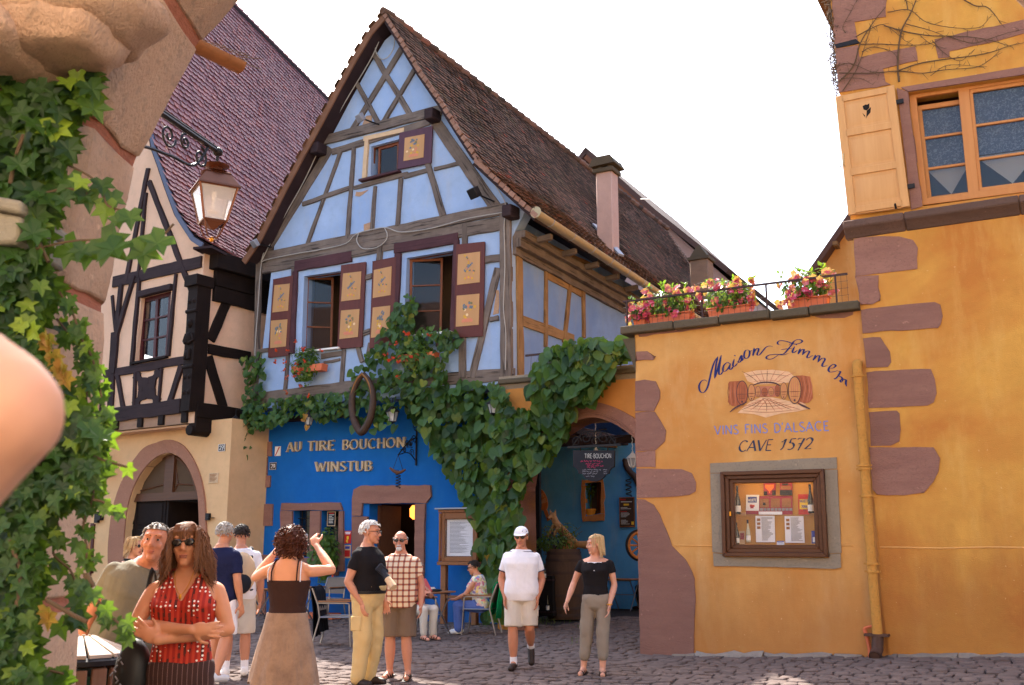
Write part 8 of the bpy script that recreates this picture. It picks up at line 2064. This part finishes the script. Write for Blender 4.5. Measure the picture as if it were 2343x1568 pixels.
    def shoes(s, mt, name='shoe', sock=None, strap=False):
        for q in 'lr':
            heel, toe = getattr(s, 'foot_' + q); k = s.k; mb = MB(); d = (toe - heel)
            if strap:
                up = Vc((0,0,1)); dn = d.normalized(); sd = dn.cross(up).normalized(); mb.hexa([heel + dn * a + sd * b + up * c for a in (-.05 * k, .25 * k) for b, c in ((-.042 * k, -.036 * k),(.042 * k, -.036 * k),(.042 * k, -.020 * k),(-.042 * k, -.020 * k))])
                for f in (.25,.55,.85): c = heel.lerp(toe, f); mb.tube([c + sd * math.cos(a * .4) * .04 * k + up * (math.sin(a * .4) * .040 * k - .012 * k) for a in range(9)], .007 * k, 5)
            else: cap(mb, heel - Vc((0,0,.0)), toe, .045 * k, .040 * k); cap(mb, heel, heel + Vc((0,0,.02)),.044 * k, .04 * k)
            o = mb.build(name, mt, s.root)
            if not strap: remesh_later(o, .009,2)
            if sock: mb = MB(); A = s.j[q + 'a']; K = s.j[q + 'k']; cap(mb, A - (K - A) * .06, A.lerp(K, sock[1]),.043 * k, .043 * k, flat=True); mb.build('sock', sock[0], s.root)
    def hair(s, mt, n=160, L=.0, thick=.007, inf=1.07, curl=0.0, front=.50, back=-2, bald=False, flare=.3):
        """cap of hair on the skull plus strands (L: hanging length below the crown in metres)"""
        k = s.k; mb = MB(); rs = random.Random(int(s.pos[0] * 100) + 7)
        def face(d): return d.y < -.25 and d.z < front or d.z < -.45 or (d.y < .1 and d.z < -.05 and abs(d.x) > .6 and not L)
        nu, nv = 26,15; V = {}; vs = []
        for i in range(nv + 1):
            for q in range(nu):
                t = PI * i / nv; a = 2 * PI * q / nu; d = Vc((math.sin(t) * math.cos(a), math.sin(t) * math.sin(a), math.cos(t))); V[i, q] = d
                e = inf * (1 + .05 * noise.noise(d * 5)); vs.append(s.h(d.x * .073 * e, .012 + d.y * .093 * e, .028 + d.z * .083 * e))
        fs = []
        for i in range(nv):
            for q in range(nu):
                ids = [(i, q),((i + 1), q),(i + 1,(q + 1) % nu),(i, (q + 1) % nu)]
                if any(face(V[c]) for c in ids) or (bald and V[ids[0]].z > .25): continue
                fs.append([a * nu + b for a, b in ids])
        mb.add(vs, fs)
        for i in range(n):
            d = Vc((rs.gauss(0,1), rs.gauss(.35,1), rs.gauss(.4,1))).normalized()
            if face(d) or d.y < back or (bald and d.z > .25): continue
            e = inf * 1.02; p = Vc((d.x * .073 * e, .012 + d.y * .093 * e, .028 + d.z * .083 * e)); pts = [p]
            dv = Vc((d.x, d.y, 0)); dv = dv.normalized() if dv.length > .1 else Vc((rs.gauss(0,1), rs.uniform(-.2,1),0)).normalized()
            if L:
                seg = 7; ln = L * rs.uniform(.75,1.1)
                for q in range(1, seg + 1):
                    f = q / seg; x = p.x + (dv.x * .088 - p.x) * min(1, f * 2.2) + dv.x * (flare * .1 * f * f + .022 * f ** 5); y = p.y + (.012 + dv.y * .108 - p.y) * min(1, f * 2.2) + dv.y * flare * .06 * f * f
                    if y < -.05 and abs(x) < .066: x = math.copysign(.066 + .01 * rs.random(), x if x else 1)
                    w = Vc((x, y, p.z - ln * f + (.03 * math.sin(f * PI) if d.z > .5 else 0))); pts.append(w + Vc((math.sin(f * 14 + i) * curl, math.cos(f * 13 + i) * curl, 0)))
            else: pts += [p * 1.04 + Vc((dv.x * .006, dv.y * .008,-.006)), p * 1.05 + Vc((dv.x * .008, dv.y * .014,-.018 + rs.uniform(-.008,.008)))]
            mb.tube([s.h(*q) for q in pts], [thick * k] * (len(pts) - 1) + [thick * .25 * k], 5)
        o = mb.build('hair', mt, s.root, smooth=70); return o
    def shades(s, z=.006, name='sunglasses'):
        k = s.k; mb = MB()
        for q in (-1,1): mb.ell(s.h(q * .032,-.098, z),(.027 * k, .008 * k, .019 * k),12, mat=s.hm); cap(mb, s.h(q * .055,-.092, z + .006), s.h(q * .080,.01, z + .012),.004 * k, .004 * k, 5)
        cap(mb, s.h(-.012,-.104, z + .006), s.h(.012,-.104, z + .006),.004 * k, .004 * k, 5); mb.build(name, SHADE, s.root)
    def done(s): s.root.location = s.pos; s.root.rotation_euler = (0,0, s.yaw)
    def w(s, v): return Matrix.Translation(s.pos) @ Matrix.Rotation(s.yaw, 4, 'Z') @ Vector(v)
EYE = plain('eye_white', sr(176,164,156),.4); LIPS = plain('lips', sr(172,108,92),.5); SHADE = plain('dark_lens', (.01,.009,.009,1),.15,0,.6)
brown_h = hairmat('brown_hair', (70,42,26),(142,92,56)); curl_h = hairmat('auburn_curls', (46,22,14),(98,50,28)); grey_h = hairmat('grey_hair', (120,112,104),(186,180,172)); white_h = hairmat('silver_hair', (176,172,166),(226,224,220)); dark_h = hairmat('dark_hair', (24,18,16),(52,40,34)); blond_h = hairmat('blond_hair', (150,112,68),(216,186,136)); salt_h = hairmat('salt_pepper_hair', (78,72,68),(128,120,112))
def at(px, Y): w = on_y(px, Y); return Vc((w.x, w.y, gz(w.x, w.y)))
white_c = cloth('white_cotton', sr(232,230,234)); khaki = cloth('khaki_cotton', sr(206,176,122)); beige = cloth('beige_cotton', sr(206,196,182)); black_c = cloth('black_cotton', (.014,.012,.013,1)); navy = cloth('navy_cotton', sr(32,36,66)); brown_short = cloth('brown_cotton', sr(118,98,82)); olive = cloth('olive_grey_cotton', sr(140,128,114)); choco = cloth('chocolate_cotton', sr(58,40,36))
dark_shoe = plain('dark_shoe', sr(44,32,28),.5); white_shoe = plain('white_shoe', sr(228,226,224),.5)

# man in the white t-shirt and cap, walking
p = Person('man in white t-shirt, white cap and pale shorts walking with hands in his pockets', at(cI(575,1430),13.25), R(-4),1.76,(190,128,98), dict(le=(.150,.035,.625), re=(-.150,.035,.625), lw=(.118,-.035,.50), rw=(-.118,-.035,.50), rk=(-.060,-.035,.278), ra=(-.055,-.03,.045), lk=(.058,-.01,.285), la=(.060,.17,.135)), head=(-6,6,0), wide=1.08, belly=.012, hand=dict(l=(0,-.3,-1), r=(0,-.3,-1), fl=(.05,-.35,-1)))
p.top(white_c, .475,.62,.016, flare=.02); p.legs(beige, .93, 'shorts', .026); p.shoes(dark_shoe, 'loafer', (white_c, .18)); p.hair(salt_h, 60); p.shades()
mb = MB(); k = p.k; vs = []
for i in range(7):
    t = PI / 2 * i / 6
    for q in range(20): a = 2 * PI * q / 20; vs.append(p.h(math.cos(a) * .086 * math.cos(t),.012 + math.sin(a) * .106 * math.cos(t),.045 + math.sin(t) * .085))
mb.add(vs, [[i * 20 + q, i * 20 + (q + 1) % 20,(i + 1) * 20 + (q + 1) % 20,(i + 1) * 20 + q] for i in range(6) for q in range(20)])
mb.add([p.h(x, y, z) for z0 in (0,-.006) for x, y, z in ((-.075,-.075,.047 + z0),(.075,-.075,.047 + z0),(.066,-.135,.036 + z0),(.03,-.165,.034 + z0),(-.03,-.165,.034 + z0),(-.066,-.135,.036 + z0))], [[0,1,2,3,4,5], [11,10,9,8,7,6]] + [[i, (i + 1) % 6,6 + (i + 1) % 6,6 + i] for i in range(6)]); mb.build('cap', white_c, p.root, smooth=50)
mb = MB(); cn = p.rings(.822,.834,.014)[0]; mb.tube([q for q in cn] + [cn[0]], .007,5)
for q in 'lr': S, E = p.j[q + 's'], p.j[q + 'e']; c = S.lerp(E, .62); X = (E - S).normalized().to_track_quat('Z', 'Y').to_matrix(); mb.tube([c + X @ Vc((math.cos(a * PI / 8), math.sin(a * PI / 8),0)) * .071 for a in range(17)], .006,5)
mb.build('dark_trim', navy, p.root)
mb = MB()
for q in (-1,1): mb.box(q * .115 * p.H - .014, q * .115 * p.H + .014,-.06,.06,.36 * p.H, .43 * p.H)
o = mb.build('cargo_pocket', beige, p.root, bevel=.01); p.done()
# blonde woman in black
p = Person('blonde woman in a black top and grey cropped trousers looking back over her shoulder', at(cI(1180,1495),12.6), R(-12),1.66,(206,150,124), dict(re=(-.165,.03,.65), rw=(-.205,-.05,.52), le=(.135,.02,.635), lw=(.105,-.06,.495), rk=(-.075,.0,.28), ra=(-.10,.0,.045), lk=(.05,-.03,.28), la=(.045,-.04,.045)), head=(-62,4,0), wide=.95, bust=.028, hand=dict(l=(-.1,-.3,-1)))
p.top(black_c, .515,.42,.006, 'blouse', .80, fold=.004); p.legs(olive, 1.62, 'cropped_trousers', .022,.57, fold=.012); p.shoes(dark_shoe, 'sandal', strap=True); p.hair(blond_h, 300,.15,.006,1.10, flare=-.1, front=.45, back=-.12)
mb = MB(); r_ = p.rings(.735,.80,.009); mb.add([r_[-1][16], r_[-1][18], r_[-1][20], r_[0][18]], [[0,1,2,3]]); mb.build('white_camisole', white_c, p.root)
mb = MB(); mb.tube([p.j['lw'] + Vc((math.cos(a * PI / 6) * .030, math.sin(a * PI / 6) * .030,.01)) for a in range(13)], .008,5); mb.build('wristwatch', M['brass'], p.root); p.done()
# man in the black polo, camera at his side
p = Person('silver haired man in a black polo and khaki cargo trousers, hand in pocket', at(cF(760,1548),11.7), R(62),1.80,(196,136,106), dict(re=(-.14,.05,.625), rw=(-.105,-.03,.50), le=(.145,.04,.63), lw=(.10,-.06,.51), lk=(.06,-.02,.28)), head=(14,2,0), wide=1.08, belly=.030, hand=dict(l=(0,-.3,-1), r=(0,-.3,-1)))
p.top(black_c, .555,.55,.012, 'polo_shirt', flare=.0); p.legs(khaki, 1.96, inf=.030, fold=.014); p.shoes(dark_shoe); p.hair(white_h, 260,.0,.008,1.13);
mb = MB()
for q in (-1,1): mb.tube([p.h(q * .033 + math.cos(a * PI / 6) * .022,-.098,.006 + math.sin(a * PI / 6) * .016) for a in range(13)], .0022,4); mb.tube([p.h(q * .055,-.095,.01), p.h(q * .078,.01,.012)], .0022,4)
mb.build('spectacles', M['iron'], p.root)
mb = MB(); mb.box(-.155 * p.H * .78,-.155 * p.H * .78 + .03,-.07,.07,.33 * p.H, .42 * p.H); mb.build('cargo_pocket', khaki, p.root, bevel=.012)
mb = MB(); r_ = p.rings(.552,.57,.014); p.loft(mb, r_); mb.build('belt', M['black_leather'], p.root); p.done()
ck = thing('camera', 'camera with a long pale lens hanging at the side of the man in black', 'camera', tuple(p.w((.20,-.10,1.15))))
c = on_y(cF(860,880), p.pos[1] - .25); l1 = on_y(cF(930,985), p.pos[1] - .38); mb = MB(); X = Matrix.Rotation(R(20),3, 'Z') @ Matrix.Rotation(R(40),3, 'Y'); mb.hexa([c + X @ Vc((x * .065, y * .03, z * .045)) for y in (-1,1) for x, z in ((-1,-1),(1,-1),(1,1),(-1,1))]); mb.ell(c + Vc((-.01,0,.05)),(.03,.03,.025),8); mb.build('body', M['board'], ck, bevel=.01)
mb = MB(); cap(mb, c, c.lerp(l1,.5),.036,.036,14, True); mb.build('lens_barrel', M['board'], ck); mb = MB(); cap(mb, c.lerp(l1,.5), l1,.038,.044,14, True); mb.build('pale_lens', M['cream_frame'], ck)
mb = MB(); sh = p.w(p.j['ls'] * .9 + Vc((-.02,-.05,.07))); mb.tube(curve([sh, sh.lerp(c, .5) + Vc((.04,-.12,0)), c + Vc((0,-.03,.05))], 6),.014,5, flat=.3); mb.build('strap', M['black_leather'], ck)
# man in the plaid shirt
t = NT('plaid'); sx = t.n('SeparateXYZ', Vector=t.co())
def wv(a, f, ph=0.0): return t.math('SINE', t.math('ADD', t.math('MULTIPLY', a, f), ph))
st1 = t.math('MAXIMUM', t.math('GREATER_THAN', wv(sx.outputs[0], 95),.55), t.math('GREATER_THAN', wv(sx.outputs[2], 95),.55)); st2 = t.math('MULTIPLY', t.math('GREATER_THAN', wv(sx.outputs[0], 95),.45), t.math('GREATER_THAN', wv(sx.outputs[2], 95),.45))
plaid = t.fin(t.mix(st2, t.mix(st1, sr(226,206,176), sr(178,116,88)), sr(120,64,62)),.9)
p = Person('bald man with white goatee in a plaid shirt and brown shorts', at(cF(955,1548),12.3), R(-8),1.70,(196,134,106), dict(le=(.15,.02,.63), lw=(.165,-.05,.49), re=(-.15,.02,.63), rw=(-.13,-.08,.50), lk=(.055,-.01,.275), la=(.075,-.02,.045)), head=(4,0,0), wide=1.08, belly=.018)
p.top(plaid, .475,.62,.018, 'plaid_shirt', flare=.03); p.legs(brown_short, .98, 'shorts', .034); p.shoes(dark_shoe, 'sandal', strap=True); p.hair(white_h, 90,.0,.004,1.03, bald=True)
mb = MB(); mb.ell(p.h(0,-.078,-.088),(.034,.022,.030),10, mat=p.hm); mb.ell(p.h(0,-.092,-.050),(.03,.012,.008),10, mat=p.hm); mb.build('goatee', white_h, p.root); p.shades(); p.done()
# curly-haired woman photographing
p = Person('woman with auburn curls seen from behind, brown strap top and long skirt, raising a camera', at(cF(285,1350),8.05), R(172),1.68,(206,146,112), dict(le=(.185,-.06,.755), lw=(.115,-.15,.885), re=(-.185,-.06,.79), rw=(-.075,-.16,.90)), head=(0,-4,0), wide=.92, bust=.02, hand=dict(l=(-.5,-.5,.7), r=(.5,-.5,.7), ln=(0,-1,0), rn=(0,-1,0)), curl=1.0)
mb = MB(); p.loft(mb, p.rings(.555,.745,.006)); o = mb.build('strap_top', choco, p.root); remesh_later(o, .009,2,.004)
for x in (-.055,.055):
    mb = MB(); mb.tube(curve([p.P((x * 1.1,.062,.74)), p.P((x * 1.1,.058,.79)), p.P((x, .02,.835)), p.P((x, -.05,.80)), p.P((x, -.078,.74))], 5),.010,5, flat=.5); mb.build('shoulder_strap', choco, p.root)
    mb = MB(); mb.tube(curve([p.P((x * 1.4,.060,.74)), p.P((x * 1.4,.058,.79)), p.P((x * 1.2,.02,.828))], 5),.008,5, flat=.5); mb.build('white_strap', white_c, p.root)
mb = MB(); rows = []
for i in range(12):
    f = i / 11; z = .60 - .315 * f; rx = .094 + .012 * math.sin(f * 3) + .066 * f ** 1.5; row = []
    for q in range(48):
        a = 2 * PI * q / 48; w_ = 1 + f * (.06 * math.sin(a * 5 + 1) + .05 * math.sin(a * 9 + f * 2)); row.append(p.P((rx * math.cos(a) * w_, rx * .78 * math.sin(a) * w_, z + .012 * f * math.sin(a * 5)), False))
    rows.append(row)
p.loft(mb, rows[::-1]); t = NT('linen_skirt'); nz = t.noise(t.co(scale=(1,1,.35)),20,5,.65); sk_ = t.fin(t.mix(t.ramp(t.noise(t.co(),9,5,.7), [(.4,(0,0,0)),(.8,(.8,) * 3)]), sr(150,124,104), sr(108,86,74)),.95, t.bump(nz, .6,.03)); mb.build('skirt', sk_, p.root, smooth=80)
mb = MB(); rs = random.Random(3)
for i in range(620):
    d = Vc((rs.gauss(0,1), rs.gauss(.15,1), rs.gauss(.1,1))).normalized()
    if d.y < -.45 and d.z < .3: continue
    c = Vc((d.x * .115,.012 + d.y * .125,.0 + d.z * (.125 if d.z > 0 else .15))) * rs.uniform(.75,1.06); ax = rv().normalized(); bx = ax.cross(Vc((.3,.2,1))).normalized(); r0 = rs.uniform(.010,.019)
    mb.rr = rs.random(); mb.tube([p.h(*(c + ax * math.cos(a * .8) * r0 + bx * math.sin(a * .8) * r0 + d * (a - 4) * .003 + Vc((0,0,-.004 * a)))) for a in range(9)], .0048,4)
mb.build('curly_hair', curl_h, p.root, smooth=70)
mb = MB(); mb.ell(p.h(0,.01,-.005),(.10,.11,.12),14); mb.build('hair_mass', curl_h, p.root); p.shoes(dark_shoe, 'sandal', strap=True); p.done()
cm = thing('compact_camera', 'small silver camera held up by the curly haired woman', 'camera', tuple(p.w((.03,-.34,1.56)))); q_ = p.w((.03,-.34,1.58)); mb = MB(); mb.box(q_.x - .05, q_.x + .05, q_.y - .015, q_.y + .015, q_.z - .03, q_.z + .03); mb.build('body', M['alu'], cm, bevel=.006); mb = MB(); mb.lathe([(.022,0),(.022,.03)], q_, 12, mat=Matrix.Rotation(R(-90),3, 'X')); mb.build('lens', M['board'], cm)
# woman in the red patterned halter
t = NT('red_pattern'); tc = t.n('TexVoronoi', {'feature': 'F1'}, Vector=t.co(scale=(1,.25,1.0)), Scale=44.0, Randomness=.3); band = t.math('GREATER_THAN', wv_ := t.n('Math', {'operation': 'SINE'}).outputs[0], .0)
sx = t.n('SeparateXYZ', Vector=t.co()); t.t.links.new(t.math('MULTIPLY', sx.outputs[0], 230.0), wv_.node.inputs[0])
dots = t.math('LESS_THAN', tc.outputs['Distance'], .24); dk = t.math('GREATER_THAN', t.n('SeparateColor', Color=tc.outputs['Color']).outputs[0], .62)
halter = t.fin(t.mix(dots, t.mix(t.math('MULTIPLY', band, .9), sr(186,58,38), t.mix(dk, sr(150,34,28), sr(66,34,30))), t.mix(dk, sr(236,226,216), sr(240,236,230))),.8)
p = Person('woman in a red patterned halter top and sunglasses, arms crossed, waiting in front', Vc((-1.72,5.45,0)), R(8),1.63,(204,140,104), dict(ls=(.098,.004,.782), rs=(-.098,.004,.782), re=(-.145,-.035,.675), rw=(.045,-.130,.672), le=(.145,-.035,.665), lw=(-.055,-.112,.640)), head=(-4,-6,-3), wide=.96, bust=.036, hand=dict(r=(1,.05,-.02), rn=(0,1,0), l=(-.85,.1,.5), ln=(0,1,0)), curl=.4)
mb = MB(); p.loft(mb, p.rings(.535,.755,.007)); hal = mb
def chest(x, z):
    row = [q / p.H for q in p.rings(z, z + .0002,.008,96)[0]]; row = [q for q in row if q.y < .005]
    return min(row, key=lambda q: abs(q.x - x)).y
for sgn in (-1,1):
    vs = []; lv = ((.735,.0,.098),(.752,.004,.096),(.768,.010,.090),(.784,.018,.082),(.800,.026,.072),(.814,.032,.062),(.826,.034,.054))
    for z, xi, xo in lv:
        for j in range(5): x = xi + (xo - xi) * j / 4; vs.append(p.P((sgn * x, chest(x, z), z)))
        for j in range(4,-1,-1): x = xi + (xo - xi) * j / 4; vs.append(p.P((sgn * x, chest(x, z) + .03, z)))
    hal.add(vs, [[10 * i + e, 10 * i + (e + 1) % 10,10 * i + 10 + (e + 1) % 10,10 * i + 10 + e] for i in range(len(lv) - 1) for e in range(10)] + [list(range(9,-1,-1)), [10 * (len(lv) - 1) + e for e in range(10)]])
mb = MB(); mb.tube(curve([p.P((-.044, chest(.044,.822),.822)), p.P((-.05,.01,.848)), p.P((0,.045,.852)), p.P((.05,.01,.848)), p.P((.044, chest(.044,.822),.822))], 5),.011,6, flat=.6); mb.build('neck_strap', halter, p.root)
o = hal.build('halter_top', halter, p.root); remesh_later(o, .007,2,.003)
t = NT('pinstripe'); sx = t.n('SeparateXYZ', Vector=t.co()); pin = t.fin(t.mix(t.math('GREATER_THAN', t.n('Math', {'operation': 'SINE', }, i0=t.math('MULTIPLY', sx.outputs[0], 260.0)).outputs[0], .93), sr(64,42,40), sr(120,92,88)),.9); p.legs(pin, 1.96, 'pinstripe_trousers', .014,.57); p.shoes(dark_shoe)
o = p.hair(brown_h, 1500,.235,.0028,1.05, curl=.009, front=.40, flare=.35)
mb = MB(); rs = random.Random(5)
for i in range(170):   # fringe
    x = rs.uniform(-.066,.066); mb.tube([p.h(x * .3,-.0,.122), p.h(x * .75,-.060,.103), p.h(x * 1.0 + .004,-.092 + abs(x) * .2,.062), p.h(x * 1.12 + rs.uniform(-.004,.010),-.096 + abs(x) * .5,.026 + rs.uniform(-.006,.01))], [.003,.0034,.003,.001], 5)
mb.build('fringe', brown_h, o); p.shades(.004)
mb = MB(); mb.tube(curve([p.P((-.03,-.04,.845)), p.P((-.018,-.07,.80)), p.P((0,-.082,.775)), p.P((.018,-.07,.80)), p.P((.03,-.04,.845))], 5),.0022,4); mb.ell(p.P((0,-.088,.768)),(.008,.004,.014),6); mb.build('necklace', M['brass'], p.root)
mb = MB()
for q in (-1,1): mb.tube([p.h(q * .078,.0,-.045), p.h(q * .08,-.002,-.075)], .003,4)
mb.build('earrings', M['alu'], p.root); p.done()
hb = thing('shoulder_bag', 'black leather shoulder bag with a chain hanging from the woman in red', 'handbag', tuple(p.w((-.24,0,.7)))); mb = MB(); c = p.w((-.235,.0,.84)); mb.ell(c, (.10,.085,.20),14); o = mb.build('bag', M['black_leather'], hb)
mb = MB(); mb.tube(curve([c + Vc((-.03,0,.17)), p.w((-.205,-.02,1.16)), p.w((-.178,.03,1.385)), p.w((-.16,.10,1.2)), c + Vc((.02,.06,.17))], 6),.016,6, flat=.4); mb.build('strap', M['black_leather'], hb)
mb = MB(); 
for i in range(14): q_ = c + Vc((-.05 + .02 * math.sin(i),-.095,.13 - i * .018)); mb.tube([q_, q_ + Vc((.012 * (-1) ** i, 0,-.016))], .004,4)
mb.build('chain', M['alu'], hb)
mb = MB(); a = p.w((-.10,-.20,.80)); mb.add([a, a + Vc((.05,0,-.02)), a + Vc((-.02,-.02,-.36)), a + Vc((-.22,-.02,-.62)), a + Vc((-.26,-.01,-.55)), a + Vc((-.12,.01,-.22))], [[0,1,2,3,4,5]]); o = mb.build('paper_sheet', M['paper'], loc=a, smooth=0); s_ = o.modifiers.new('thickness', 'SOLIDIFY'); s_.thickness = .003; tag(o, 'folded white paper held low in front of the woman in red', 'paper')
# man in the grey t-shirt leaning
p = Person('grey haired man in an olive grey t-shirt leaning sideways behind the woman in red', Vc((-2.43,6.5,0)), R(22),1.69,(182,122,94), dict(le=(.15,-.02,.63), lw=(.12,-.12,.52)), tilt=(13,12), head=(-14,-8,4), wide=1.1, belly=.02)
p.top(cloth('grey_green_cotton', sr(112,110,98)),.47,.6,.016); p.legs(black_c, .95, 'shorts', .03); p.shoes(dark_shoe); p.hair(salt_h, 200,.0,.007,1.06); p.done()
# woman with blonde bob in profile, and the man in the white cap beside her
p = Person('woman in black with a short blonde bob seen in profile behind the man in grey', at(cC(755,1400),12.6), R(60),1.63,(206,150,120), wide=.98, bust=.02); p.top(black_c, .5,.9); p.legs(black_c, 1.9); p.shoes(dark_shoe); p.hair(blond_h, 180,.12,.007,1.1); p.shades(); p.done()
p = Person('man in a white cap half hidden behind the grey haired man', at(cC(860,1400),9.6), R(170),1.70,(190,132,104), wide=1.05); p.top(cloth('pink_white_cotton', sr(222,196,200)),.48,.6); p.legs(beige, 1.0, 'shorts'); p.shoes(white_shoe); p.hair(grey_h, 60)
mb = MB(); mb.ell(p.h(0,.012,.058),(.086,.104,.075),16); mb.build('cap', white_c, p.root); p.done()
# man in navy and man with the backpack, from behind
p = Person('grey haired man in a navy t-shirt and white shorts seen from behind', at(cC(1290,1535),11.9), R(160),1.79,(196,136,104), dict(le=(.15,.0,.63), lw=(.15,-.03,.49), lk=(.06,-.06,.28), la=(.055,.02,.045), rk=(-.06,.0,.28), ra=(-.06,.09,.06)), head=(10,0,0), wide=1.1); p.top(navy, .49,.75,.018); p.legs(white_c, .92, 'shorts', .03); p.shoes(white_shoe); p.hair(grey_h, 260,.0,.008,1.1); p.done()
p = Person('dark haired man in a white t-shirt carrying a pale backpack, seen from behind', at(cC(1400,1535),12.5), R(-160),1.78,(190,132,104), dict(le=(.15,.0,.63), lw=(.16,-.05,.50)), wide=1.05); p.top(white_c, .50,.6,.016); p.legs(beige, .98, 'shorts', .03); p.shoes(white_shoe, sock=(white_c, .3)); p.hair(dark_h, 220,.0,.007,1.08); p.done()
bk = thing('backpack', 'pale and black backpack on the man in the white t-shirt', 'backpack', tuple(p.w((0,.2,1.2)))); mb = MB(); MX = Matrix.Rotation(p.yaw, 3, 'Z'); c = p.w((0,.20,1.20)); mb.ell(c, (.17,.10,.25),14, mat=MX); mb.build('sack', M['cream_frame'], bk); mb = MB(); mb.ell(p.w((0,.25,1.09)),(.12,.08,.13),12, mat=MX); mb.build('front_pocket', M['board'], bk)
mb = MB()
for q in (-1,1): mb.tube(curve([p.w((q * .11,.15,1.38)), p.w((q * .12,.02,1.505)), p.w((q * .12,-.13,1.36)), p.w((q * .16,-.04,1.05)), p.w((q * .13,.14,1.0))], 6),.024,6, flat=.4)
mb.build('straps', M['board'], bk)
# seated guests
SIT = dict(lk=(.065,-.255,.30), rk=(-.065,-.255,.30), la=(.065,-.24,.045), ra=(-.065,-.26,.045), lh=(.055,0,.50), rh=(-.055,0,.50))
t = NT('floral'); vz = t.n('TexVoronoi', {'feature': 'F1'}, Vector=t.co(), Scale=22.0); floral = t.fin(t.ramp(t.n('SeparateColor', Color=vz.outputs['Color']).outputs[0], [(0, sr(232,226,222)),(.35, sr(240,210,120)),(.5, sr(120,150,210)),(.65, sr(226,120,130)),(.8, sr(236,232,228)),(1, sr(130,180,140))]),.9)
ch = chairs[2]; p = Person('seated woman in a floral sleeveless top and blue jeans reaching over the café table', ch[0] - Matrix.Rotation(ch[1], 3, 'Z') @ Vc((0,-.02,0)), ch[1], 1.64,(200,138,106), dict(SIT, le=(.13,-.13,.66), lw=(.06,-.27,.635), re=(-.13,-.13,.66), rw=(-.04,-.28,.635)), tilt=(0,12), head=(0,14,0), wide=1.12, bust=.03, drop=.215, hand=dict(l=(-.2,-1,0), r=(.2,-1,0), ln=(0,0,-1), rn=(0,0,-1)))
p.top(floral, .49,.12,.014, 'floral_top'); p.legs(cloth('blue_denim', sr(92,116,184)),1.93, 'jeans', .02, flare=.02); p.shoes(white_shoe, 'sneaker'); p.hair(dark_h, 260,.0,.009,1.14); p.shades(); p.done()
hbp = p.w((-.12,-.26,.60)); t = thing('tan_handbag', 'round tan leather handbag on the lap of the woman in floral', 'handbag', tuple(hbp)); mb = MB(); mb.ell(hbp, (.15,.09,.11),14); mb.build('bag', M['leather'], t); mb = MB(); mb.tube([hbp + Vc((math.cos(a * .5) * .11,-.05, math.sin(a * .5) * .14 + .02)) for a in range(14)], .010,5); mb.build('handle', M['leather'], t)
ch = chairs[3]; p = Person('seated woman in pink at the café table, mostly hidden by the man in plaid', ch[0], ch[1], 1.62,(214,150,126), dict(SIT, le=(.13,-.10,.66), lw=(.05,-.16,.72), re=(-.13,-.10,.66), rw=(-.04,-.17,.70)), tilt=(0,6), wide=1.1, bust=.025, drop=.215, head=(0,6,0)); p.top(cloth('pink_cotton', sr(216,104,108)),.49,.8,.014); p.legs(beige, 1.9, inf=.016); p.shoes(dark_shoe, 'sandal', strap=True); p.hair(grey_h, 220,.0,.008,1.12); p.done()
ch = chairs[5]; p = Person('seated guest in black, hidden behind the golden wall corner except for one arm and shoe', ch[0], ch[1], 1.72,(196,140,110), dict(SIT), drop=.215); p.top(black_c, .49,1.6); p.legs(black_c, 1.93); p.shoes(dark_shoe); p.hair(dark_h, 160); p.done()
# the photographer's neighbour: raised arm at the left edge, out of focus
el = on_y((128,1030),.80); H = 1.75; a = R(25); p0 = Vc((-.80,.84,0))
loc = lambda v: (Vector(v) - p0) / H
p = Person('person with a bare bent arm, elbow jutting out in front of the ivy', p0,0, H, (222,160,128), dict(ls=tuple(loc((-.62,.84,1.40))), le=tuple(loc(el + Vc((-.05,.0,.03)))), lw=tuple(loc((-.58,.80,1.72)))), hand=dict(l=(-.7,-.2,.6), ln=(0,1,0)), wide=1.25, head=(150,0,0), curl=.9)
p.top(white_c, .5,.22); p.legs(khaki, 1.95); p.shoes(dark_shoe); p.hair(dark_h, 120); p.done()
# the fox body
F = _fox; t = bpy.data.objects['stuffed_fox']; mb = MB(); W['stuffed_fox'] = Matrix.Translation(t.location) @ Matrix.Rotation(FA.a, 4, 'Z')
cap(mb, F['sh'], F['mid'], .085,.11); cap(mb, F['mid'], F['hip'], .11,.13); cap(mb, F['head'], F['sh'], .07,.08); mb.ell(F['head'], (.085,.085,.075),12); cap(mb, F['head'], F['nose'], .055,.022)
for du in (-.05,.05): cap(mb, F['head'] + FA.U * du + Vc((0,0,.05)), F['head'] + FA.U * du * 1.5 + Vc((0,0,.15)),.035,.008,8)
for du in (-.07,.07): cap(mb, F['sh'] + FA.U * du, F['mid'] + FA.U * (du - .25) - FA.V * .2 + Vc((0,0,-.05)),.045,.03); cap(mb, F['hip'] + FA.U * du, F['hip'] + FA.U * (du - .1) - FA.V * .15 + Vc((0,0,-.12)),.07,.04)
o = mb.build('body', M['fur'], t); remesh_later(o, .014,3,.006,30)
mb = MB(); cap(mb, F['hip'], F['hip'] + FA.U * .35 + Vc((0,0,-.02)),.06,.09); cap(mb, F['hip'] + FA.U * .35 + Vc((0,0,-.02)), F['hip'] + FA.U * .5 + Vc((0,0,.12)),.09,.03); o = mb.build('tail', M['fur'], t); remesh_later(o, .014,2,.008,30)
mb = MB(); mb.ell(F['nose'], (.02,.02,.018),8); mb.build('nose', M['black_ink'], o)
remesh_all()
